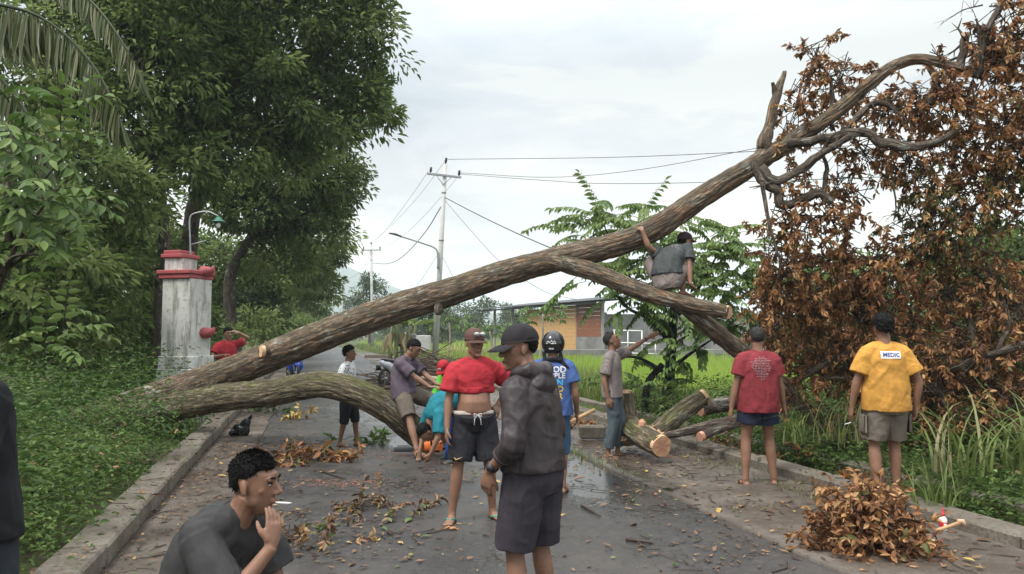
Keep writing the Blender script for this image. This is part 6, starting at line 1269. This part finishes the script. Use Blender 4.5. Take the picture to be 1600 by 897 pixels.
q = P(664, 702, 9.72); m = MB(); m.bbox(q + np.array([.10, -.02, .04]), (.13, .075, .07), .03); m.put('motor_body', ORG_, sw, world=True); m = MB(); m.bbox(q + np.array([-.2, -.03, .0]), (.2, .006, .03), .004); m.put('guide_bar', DARKM, sw, world=True); m = MB(); m.tube([q + np.array(v) for v in [(.1, -.1, .06), (.08, -.1, .18), (.08, .05, .19), (.1, .07, .06)]], .014, 8); m.put('front_handle', BLKP, sw, world=True); m = MB(); m.tube([q + np.array(v) for v in [(.20, 0, .08), (.32, 0, .10), (.36, 0, .04), (.22, 0, .0)]], .018, 8); m.put('rear_handle', BLKP, sw, world=True)
# 10 helper with a red cap and a lime jacket
p = Person('man in a red cap and lime green jacket crouching behind the red T-shirt', at(712, 11.3), -40, 1.62, .009, 'brown', 1.0, pel=(0, .12, .55), neck=(0, -.16, .98), bend=(0, -.02, .82), head=(10, 34, 0), wrL=(.15, -.45, .60), wrR=(-.15, -.45, .60), anL=(.16, -.10, .075), anR=(-.16, .05, .075), knL=(.3, -1, .2), knR=(-.3, -1, .2))
LIME = cloth('lime_jacket', (.10, .42, .05), .7); p.shirt(LIME, -.15, 1.7, .032, (.086, .08), .010, .009, 101, 'jacket', .185, .97); p.pants(cloth('dark_trousers', (.03, .03, .035), .85), 1.8, .02, .1, (.115, .1, .09), .010, .006, 102, 'trousers'); p.hair(HAIR, .008, .06); cp = p.cap(cloth('red_cap', (.42, .025, .035), .8), .07); p.shoes(DARKM)
m = MB(); m.tube([p.neck + np.array([sx_ * .10, fy, fz]) for sx_, fy, fz in [(-1, -.02, .0), (-.7, .07, .03), (.7, .07, .03), (1, -.02, .0)]], .034, 12); m.ell(p.neck + np.array([0, .09, -.02]), (.10, .06, .07)); p.finish(m, 'hood', LIME, .010, .006, 103, parent=p.shirto)
m = MB()
for a, b_ in [((-.035, .07), (-.005, .085)), ((-.02, .085), (.0, .06)), ((.005, .09), (.035, .085)), ((.0, .072), (.035, .068)), ((.01, .06), (.03, .055))]: m.tube([p.hp_((a[0], -.108 * math.cos(a[0] * 9), a[1])), p.hp_((b_[0], -.108 * math.cos(b_[0] * 9), b_[1]))], .004, 5)
m.put('emblem', WP, cp)
# 11 man squatting on the sawn branch
GT = cloth('charcoal_tshirt', (.062, .066, .066), .88)
c = P(1046, 457, 9.12); bz = c[2]; lc11 = np.array([c[0], c[1] - .02, bz - .30])
def loc11(px, py, d): return tuple(rot(-158) @ (P(px, py, d) - lc11) / (1.60 / 1.65))
p = Person('barefoot man in a charcoal T-shirt and cap squatting up on the sawn branch', (c[0], c[1] - .02, bz - .30), 158, 1.60, .0075, 'brown', .98, pel=(.02, .02, .47), neck=(-.10, -.27, .865), bend=(.06, .02, .78), hip_yaw=0, sh_yaw=8, sh_roll=24, head=(-45, 0, 0), headc=(-.155, -.345, .985), wrL=loc11(1003, 359, 9.17), elL=(.2, .6, -.8), hdL=((.35, -.75, .45), (0, -.7, -.7)), wrR=loc11(1080, 459, 8.98), elR=(-.3, .9, .1), hdR=((-.45, -.6, -.42), (0, -.4, -.8)), curlR=.35, curlL=.7, anL=(.12, -.16, .385), knL=(.5, -1, .5), anR=(-.14, -.13, .355), knR=(-.45, -1, .6), ftL=25, ftR=-40, toeL=8, toeR=-8)
p.shirt(GT, .10, .66, .022, (.076, .086), .008, .009, 111, 'tshirt', .180); p.pants(cloth('taupe_shorts', (.20, .165, .15), .88), .88, .022, .12, (.118, .112, .105), .008, .009, 112); p.hair(HAIR, .012, .06, 200, -.06, -.012, 8, 1, .02); p.cap(cloth('dark_maroon_cap', (.035, .022, .026), .8), .07)
m = MB(); r_ = np.random.default_rng(9)
for i in range(26): x, z = r_.uniform(-.5, .5), r_.uniform(-.22, .22); a = r_.uniform(-.5, .5) ; m.box((x, z, 0), (r_.uniform(.05, .13), .016, .002), rot(math.degrees(a)))
p.lay(m.mesh('print', False), .76, .27, simple('grey_print', (.34, .34, .34), .8), 'back_print', False, .004)
# 12 man in red with a hand on his head, far left
p = Person('man in a red shirt holding his hand to his head, far left behind the trunk', at(356, 14.6, .06), 32, 1.63, .0095, 'tan', 1.0, head=(10, 0, 0), wrL=(.17, -.20, 1.56), elL=(1, -.2, .1), hdL=((-1, .1, .4), (0, .6, -.8)), wrR=(-.12, -.22, 1.12), elR=(-.8, .5, -.4))
p.shirt(cloth('rose_red_shirt', (.36, .03, .04), .85), -.2, .66, .02, (.078, .086), .010, .006, 121, 'shirt', .18); p.pants(cloth('black_trousers', (.02, .02, .022), .85), 1.8, .02, .1, (.112, .1, .09), .010, .006, 122, 'trousers'); p.hair(HAIR, .020, .055); p.sandals(NAIL, BLKP)
# 13 smoker squatting in the left foreground
p = Person('man in a dark grey T-shirt squatting in the left foreground and smoking a cigarette', at(352, 3.08), 80, 1.64, .0052, 'brown', .98, pel=(0, .11, .43), neck=(.0, -.085, .865), bend=(0, .09, .70), head=(4, 4, 0), headc=(0, -.15, .99), sh_yaw=-14, wrR=(-.105, -.285, .772), elR=(-.4, .15, -1), hdR=((.30, .08, 1), (.45, .85, 0), 1), curlR=.35, wrL=(.05, -.36, .50), elL=(.5, .3, -.8), anL=(.12, -.06, .075), knL=(.25, -1, .6), anR=(-.12, -.10, .075), knR=(-.22, -1, .6), ftL=10, ftR=-12)
DG = cloth('dark_grey_tshirt', (.046, .044, .045), .88); p.shirt(DG, -.16, .80, .024, (.080, .092), .0065, .008, 131, 'tshirt', .182); p.pants(cloth('slate_trousers', (.042, .048, .050), .85), 1.8, .02, .12, (.118, .108, .096), .008, .007, 132, 'trousers')
p.hair(HAIR, .006, .056, 5200, -.080, -.020, 9, 3.4, .019); p.sandals(NAIL, BLKP)
m = MB(); r_ = np.random.default_rng(12)
for i in range(46): x, z = r_.uniform(-.5, .5), r_.uniform(-.9, .8); m.box((x, z, 0), (.006, r_.uniform(.05, .22), .002), rot(r_.uniform(-55, 25)))
p.lay(m.mesh('print', False), .72, .17, simple('teal_print', (.10, .26, .25), .8), 'back_print', False, .004)
w, d_, n_, th = p.hp[-1]; mw = p.hp_((-.012, -.100, -.064)); cg = thing('cigarette', 'lit white cigarette between the lips of the squatting smoker', 'cigarette', np.array(p.o.location) + rot(80) @ mw, R(80)); m = MB(); dr = nz(np.array([.05, -1, -.03])); m.tube([(0, 0, 0), tuple(dr * .060)], .004, 8); m.put('paper', WHT, cg); m = MB(); m.tube([tuple(dr * .060), tuple(dr * .068)], .004, 8); m.put('ash', GREYM, cg)
# 14 person in black at the left edge of the picture
p = Person('person in a black T-shirt and dark trousers cut off by the left edge', at(-52, 2.72), 150, 1.71, .008, 'tan', 1.05, head=(60, 0, 0), wrR=(-.24, .12, .82), elR=(-.4, 1, 0), wrL=(.23, .06, .82), elL=(.4, 1, 0))
p.shirt(cloth('black_tshirt', (.013, .014, .016), .88), -.12, .86, .026, (.085, .096), .009, .007, 141, 'tshirt', .19); p.pants(cloth('dark_slate_trousers', (.026, .030, .036), .85), 1.8, .022, .12, (.13, .118, .105), .009, .007, 142, 'trousers'); p.hair(HAIR, .02, .058, 1500, -.06, -.014, 10, 1.1, .03); p.shoes(DARKM)
# ------------------------------------------------------------------ litter and small things on the ground
LITTER = leafmat('litter_leaf', [(0, (.040, .022, .015)), (.3, (.10, .055, .03)), (.55, (.19, .10, .05)), (.72, (.30, .165, .075)), (.82, (.42, .29, .10)), (.9, (.10, .14, .035)), (1, (.05, .09, .02))], .45, .08, .4)
def zroad(t): return .155 if t < -1.3 else .13 if t > 5.055 else .026 if t > 3.5 else (.016 if t < -.62 else .004)
def litter_pts(n, spots=()):
    S = rng.uniform(2.0, 17, n * 3); T = rng.uniform(-1.6, 5.33, n * 3)
    w = .07 + 1.1 * np.exp(-((T + 1.15) / .22) ** 2) + .55 * np.exp(-((T + .4) / .6) ** 2) * (S < 9) + .40 * np.exp(-((T - 3.75) / .9) ** 2) + .35 * np.exp(-((T - 4.95) / .15) ** 2)
    w *= .25 + 1.5 * np.clip(fnoise(np.stack([S * 1.2, T * 1.2, S * 0], -1), 41, 3) - .36, 0, 1) * 3
    for px, py, r, a in spots:
        s0, t0 = st(G(px, py)); w += a * np.exp(-((S - s0) ** 2 + (T - t0) ** 2) / r ** 2)
    i = rng.choice(n * 3, n, replace=False, p=w / w.sum()); return S[i], T[i]
SP = [(560, 800, .4, .8), (480, 830, .5, 1.4), (440, 860, .4, 1.4), (500, 705, .5, 2), (600, 850, .4, .8), (1040, 780, .5, 1.0), (1130, 860, .4, .8), (900, 660, .6, 1.2), (1030, 720, .6, 1.5), (640, 770, .4, .6), (330, 660, .5, 1.6), (1100, 720, .6, 1.0), (1150, 800, .4, .6), (430, 700, .6, 1.2), (700, 740, .5, .5)]
S, T = litter_pts(9000, SP); n = len(S); p = S[:, None] * RD + T[:, None] * RR; p[:, 2] = [zroad(t) for t in T]; p[:, 2] += rng.uniform(.002, .012, n); a = rng.uniform(0, 6.283, n)
L = .012 + .07 * rng.uniform(0, 1, n) ** 1.4; d = np.stack([np.cos(a), np.sin(a), rng.normal(0, .12, n)], -1)
leaf_obj('leaf_litter', leaf_arr(p, d, np.array([0, 0, 1.]) + rng.normal(size=(n, 3)) * .22, L, L * rng.uniform(.22, .5, n), np.clip(rng.beta(1.4, 2.6, n) + (rng.uniform(0, 1, n) < .09) * .6, 0, 1), .5, -.1), LITTER, None, 'stuff')
m = MB(); S, T = litter_pts(620, SP); TW = simple('wet_twig', (.045, .030, .022), .6, .4, 9)
for s_, t_ in zip(S, T):
    q = RP(s_, t_, zroad(t_) + .006); a = rng.uniform(0, 6.28); Lt = rng.uniform(.05, .32); dv = np.array([math.cos(a), math.sin(a), 0]) * Lt; bn = np.array([-math.sin(a), math.cos(a), .1]) * Lt * rng.uniform(-.15, .15); r_ = rng.uniform(.002, .006); m.tube([q, q + dv * .5 + bn, q + dv], [r_, r_ * .8, r_ * .4], 4, cap=False)
m.put('twig_litter', TW, None, kind='stuff')
n = 1500; S = rng.uniform(2, 15, n); T = np.where(rng.uniform(0, 1, n) < .6, rng.uniform(-4.2, -1.65, n), rng.uniform(6.4, 9, n)); p = S[:, None] * RD + T[:, None] * RR; p[:, 2] = rng.uniform(.12, .5, n) * np.where(T > 0, .7, 1); a = rng.uniform(0, 6.28, n); L = rng.uniform(.04, .10, n)
leaf_obj('leaf_litter', leaf_arr(p, np.stack([np.cos(a), np.sin(a), rng.normal(0, .4, n)], -1), np.array([0, 0, 1.]) + rng.normal(size=(n, 3)) * .4, L, L * .42, rng.uniform(.15, .85, n), .5, -.1), LITTER, None, 'stuff')
# red sawdust and bark chips
S, T = litter_pts(100, []); C = [(540, 757, .16, 260), (500, 752, .12, 120), (590, 752, .12, 90), (1030, 715, .35, 260), (655, 712, .25, 260), (640, 705, .2, 160), (880, 650, .3, 150)]; pp = []
for px, py, r, nn in C: g_ = G(px, py); q = g_ + rng.normal(size=(nn, 3)) * np.array([r * 1.6, r * .6, 0]); q[:, 2] = [zroad(st(v)[1]) + .004 for v in q]; pp.append(q)
pp = np.concatenate(pp); a = rng.uniform(0, 6.28, len(pp)); CHIP = leafmat('red_chips', [(0, (.16, .055, .035)), (1, (.36, .16, .09))], .8, .0)
leaf_obj('wood_chips', leaf_arr(pp, np.stack([np.cos(a), np.sin(a), a * 0], -1), np.array([0, 0, 1.]) + rng.normal(size=(len(pp), 3)) * .3, rng.uniform(.012, .04, len(pp)), rng.uniform(.006, .016, len(pp)), rng.uniform(0, 1, len(pp)), .3, 0, True), CHIP, None, 'stuff')
# single larger leaves one can pick out on the road
LAND = [('on the kerb side behind the leaf heap', 1300, 760), ('left of the heap of dead leaves', 1200, 850), ('by the feet of the man in dark red', 1165, 765), ('before the round sawn log', 1020, 730), ('beside the pointing man', 940, 725), ('along the broken concrete edge', 1080, 800), ('right of the windbreaker', 930, 830), ('below the green flip-flops', 740, 850), ('left of the red T-shirt man', 640, 780), ('before the feet of the boy', 540, 730), ('under the lower fallen limb', 440, 660), ('beside the black bag', 370, 700), ('in front of the smoker', 520, 850), ('behind the smoker on the gutter', 300, 770), ('on the left kerb in the corner', 170, 850), ('near the end of the sawn limb', 640, 715), ('in the lower right corner by the kerb', 1520, 870), ('at the bottom edge of the asphalt', 1000, 880)]
def near(p): x, y, _ = project(np.array(p)); return min(LAND, key=lambda l: (l[1] - x) ** 2 + (l[2] - y) ** 2)[0]
YEL = leafmat('yellow_leaf', [(0, (.34, .20, .05)), (1, (.46, .34, .10))], .45, .08); GRL = leafmat('green_leaf', [(0, (.06, .11, .025)), (1, (.13, .19, .05))], .4, .1); BRL = leafmat('brown_leaf', [(0, (.07, .038, .022)), (.5, (.15, .080, .042)), (1, (.26, .14, .075))], .45, .08)
for key, mat_, n, lab, grp in [('bl', BRL, 80, 'single dead brown leaf lying', 'brown leaves scattered on the road'), ('yl', YEL, 22, 'single yellow leaf lying', 'yellow leaves scattered on the road'), ('gl', GRL, 26, 'single green leaf lying', 'green leaves scattered on the road')]:
    S, T = litter_pts(n, SP); k_ = S < 9.5; S, T = S[k_], T[k_]; p = S[:, None] * RD + T[:, None] * RR; p[:, 2] = [zroad(t) + .012 for t in T]; a = rng.uniform(0, 6.28, len(S)); x_, y_, zf = project(p); v_ = (x_ > 20) & (x_ < 1580) & (y_ < 890); a = a[v_]; p = p[v_]
    for o in leaf_parts(p, np.stack([np.cos(a), np.sin(a), a * 0], -1), np.array([0, 0, 1.]) + rng.normal(size=(len(a), 3)) * .15, rng.uniform(.075, .135, len(a)), mat_, key, None, 'fallen_leaf'): tag(o, lab + ' ' + near(o.location), 'leaf', grp)
# torn branches with leaves
def bough(label, c, w, h, n, L, mat, key, nbig, tl=(0, 1), seed=1, lean=(0, 0, 0), zmin=.02):
    r_ = np.random.default_rng(seed); c = np.asarray(c, float); t = thing('torn_branch', label, 'branch', c); tm = MB(); A = [[] for _ in range(5)]
    ns = max(6, n // 14)
    for i in range(ns):
        u = r_.normal(size=2) * .45; u /= max(1, np.linalg.norm(u)); f = max(.15, 1 - np.dot(u, u)); p0 = c + np.array([u[0] * w, u[1] * w * .75, r_.uniform(.05, 1) * h * f]); dv = nz(np.array([u[0], u[1], r_.uniform(-.5, .7)]) + r_.normal(size=3) * .4); p1 = p0 + dv * r_.uniform(.12, .26); p1[2] = max(p1[2], c[2] + zmin); base = c + np.array([u[0] * w * .3, u[1] * w * .3, .05])
        if i % 3 == 0: tm.tube([base, (base + p0) / 2 + np.array([0, 0, .04]), p0], [.008, .006, .004], 5, cap=False)
        tm.tube([p0 - dv * .1, p0, p1], [.004, .0035, .0015], 4, cap=False); b = r_.uniform(*tl)
        for j in range(14):
            q = p0 + (p1 - p0) * r_.uniform(0, 1.1); dd = dv * .5 + r_.normal(size=3) * .7 + np.array([0, 0, -.3]); q[2] = max(q[2], c[2] + zmin)
            for a_, v in zip(A, (q, dd, r_.normal(size=3) * .6 + np.array([0, -.2, .8]), L * r_.uniform(.6, 1.3), np.clip(b + r_.normal() * .13, 0, 1))): a_.append(v)
    A = arr(A); tm.put('twigs', TW, t, world=True, kind='stuff'); o = np.argsort(A[0][:, 1] - A[0][:, 2] * .8)[:nbig]; sel = np.zeros(len(A[0]), bool); sel[o] = True
    if (~sel).sum(): leaf_obj('leaves', leaf_arr(A[0][~sel], A[1][~sel], A[2][~sel], A[3][~sel], A[3][~sel] * .4, A[4][~sel], .5, .25), mat, t)
    leaf_parts(A[0][sel], A[1][sel], A[2][sel], A[3][sel] * .95, mat, key, t); return t
bough('big heap of dead brown leafy twigs lying at the kerb below the yellow shirt', G(1357, 860), .36, .40, 3600, .064, BROWN, 'brown', 295, (.05, .66), 3)
bough('drooping brown twig of dead leaves on top of the kerb beside the cargo shorts', G(1370, 800) + np.array([0, .1, .08]), .26, .2, 300, .085, BROWN, 'brown', 90, (.2, .75), 4)
bough('small torn branch of mixed brown and green leaves lying in front of the boy', G(490, 722), .5, .22, 380, .11, BROWN, 'brown', 110, (.08, .75), 5)
bough('fresh green sprig on the road beside the feet of the boy', G(570, 690), .42, .10, 110, .12, FRESH, 'fresh', 50, (.4, .9), 6)
bough('yellowing leafy twig below the lower limb left of the boy', G(455, 655), .4, .16, 90, .12, YEL, 'yl', 30, (.2, .9), 7)
bough('scattered green leaf twigs in front of the squatting smoker', G(490, 850), .32, .07, 170, .075, LITTER, 'lit', 70, (.4, 1), 8)
bough('flat spread of brown leaf litter twigs in the middle foreground', G(590, 800), .45, .06, 240, .07, LITTER, 'lit', 90, (.2, .8), 9)
bough('brown leafy twig lying on the wet road beside the helmeted person', G(915, 672), .5, .12, 200, .12, BROWN, 'brown', 60, (.02, .55), 10)
bough('brown dead leaves caught in the weeds left of the navy shorts', G(1110, 700) + np.array([0, 0, .02]), .35, .10, 160, .09, LITTER, 'lit', 60, (.2, .8), 12)
bough('hanging brown leaves in the drain right beside the man in dark red', G(1245, 715) + np.array([0, 0, .0]), .16, .22, 110, .11, BROWN, 'brown', 40, (.4, .75), 13)
bough('pile of leaves and green twigs on the left gutter beside the black bag', G(410, 645), .5, .12, 160, .11, FRESH, 'fresh', 50, (.2, .8), 14)
# sticks lying about
for lab, pts, r in [('thin dark stick lying along the broken concrete edge', [(1008, 758), (1045, 764), (1064, 762)], .008), ('short dark stick on the asphalt right of the windbreaker', [(908, 790), (922, 797), (938, 806)], .012), ('bark strip lying on the asphalt near the broken edge', [(978, 843), (1000, 845), (1018, 848)], .014), ('bent dark twig on the left concrete strip', [(395, 700), (412, 693), (432, 696)], .010), ('dark twig lying across the asphalt before the red shirt', [(500, 735), (520, 742), (540, 748)], .009)]:
    o = MB().tube([G(*q, zroad(st(G(*q))[1]) + r) for q in pts], [r, r, r * .6], 6).put('stick', TW); tag(o, lab, 'stick')
# black plastic bag, peel, bottle and axe
c = G(377, 682); m = MB(); m.ell(c + np.array([0, 0, .10]), (.13, .10, .11)); m.ell(c + np.array([.07, 0, .2]), (.07, .06, .10), rot(0, 0, 25)); m.ell(c + np.array([.13, 0, .29]), (.03, .03, .07), rot(0, 0, 35)); m.ell(c + np.array([-.07, 0, .06]), (.12, .1, .06))
me = remesh(m, .012, 2, 'bag'); V = getV(me).astype(float); setV(me, V + getN(me) * ((fnoise(V * np.array([22, 22, 9]), 3, 3) - .5) * .07)[:, None]); tag(put('plastic_bag', me, simple('bin_bag', (.013, .013, .015), .28, .2, spec=.6)), 'crumpled black plastic bag left of the smoker beside the gutter', 'bag')
m = MB(); c = G(704, 829); m.tube([c + np.array([-.06, 0, .012]), c + np.array([-.02, .01, .022]), c + np.array([.03, 0, .02]), c + np.array([.07, 0, .010])], [(.010, .007), (.02, .011), (.02, .010), (.010, .005)], 8); me = remesh(m, .008, 1, 'peel'); V = getV(me).astype(float); setV(me, V + (fnoise(V * 60, 8, 2)[:, None] - .5) * .02); tag(put('wood_chip', me, simple('orange_wood', (.36, .16, .07), .7, .3, 20)), 'orange wood chip lying in front of the man in the red T-shirt', 'wood chip')
b = thing('bottle', 'white oil bottle with a red pointed cap standing by the kerb', 'bottle', G(1474, 829, .022)); bz0 = ORG[b.name]; WB = simple('white_bottle', (.68, .66, .64), .35, .06); RB = simple('red_cap_plastic', (.48, .03, .04), .35, .1)
MB().tube([bz0 + np.array([0, 0, z]) for z in (0, .006, .06, .095, .108, .118)], [.028, .031, .031, .029, .018, .013], 18).put('flask', WB, b, world=True); MB().tube([bz0 + np.array([0, 0, z]) for z in (.114, .132, .136, .165, .185)], [.015, .014, .010, .006, .003], 12).put('nozzle_cap', RB, b, world=True); MB().tube([bz0 + np.array([0, 0, z]) for z in (.030, .034, .066, .070)], [.0312, .0318, .0318, .0312], 18).put('bottle_label', RB, b, world=True); m = MB(); m.ell(bz0 + np.array([.0, -.030, .05]), (.014, .004, .012)); m.put('bottle_mark', WB, b, world=True)
ax = thing('hammer', 'wooden handled tool leaning on the kerb beside the red and white bottle', 'tool', G(1485, 835)); q0, q1 = P(1464, 829, 5.55), P(1500, 817, 5.75); q0[2] = max(q0[2], .04); MB().tube([q0, (q0 + q1) / 2, q1], [(.012, .015), (.011, .013), (.013, .017)], 10).put('handle', bpy.data.materials['tool_wood'], ax, world=True); MB().tube([q1 + np.array([-.012, .01, .01]), q1 + np.array([.02, 0, .012]), q1 + np.array([.035, -.005, -.025])], [.017, .02, .014], 10).put('grip_end', simple('pale_grip', (.55, .35, .22), .6), ax, world=True)
# ------------------------------------------------------------------ the humid air between here and the volcano
hz = NM('haze_air'); hz.N.remove(hz.b); vp = hz.n('ShaderNodeVolumePrincipled'); vp.inputs['Color'].default_value = (.86, .94, 1, 1); vp.inputs['Density'].default_value = .00055; vp.inputs['Anisotropy'].default_value = .0; hz.L.new(vp.outputs[0], hz.o.inputs['Volume'])
put('haze', MB().box((0, 600, 82), (3200, 3000, 90)).mesh('haze', False), hz.m, None, 'stuff')
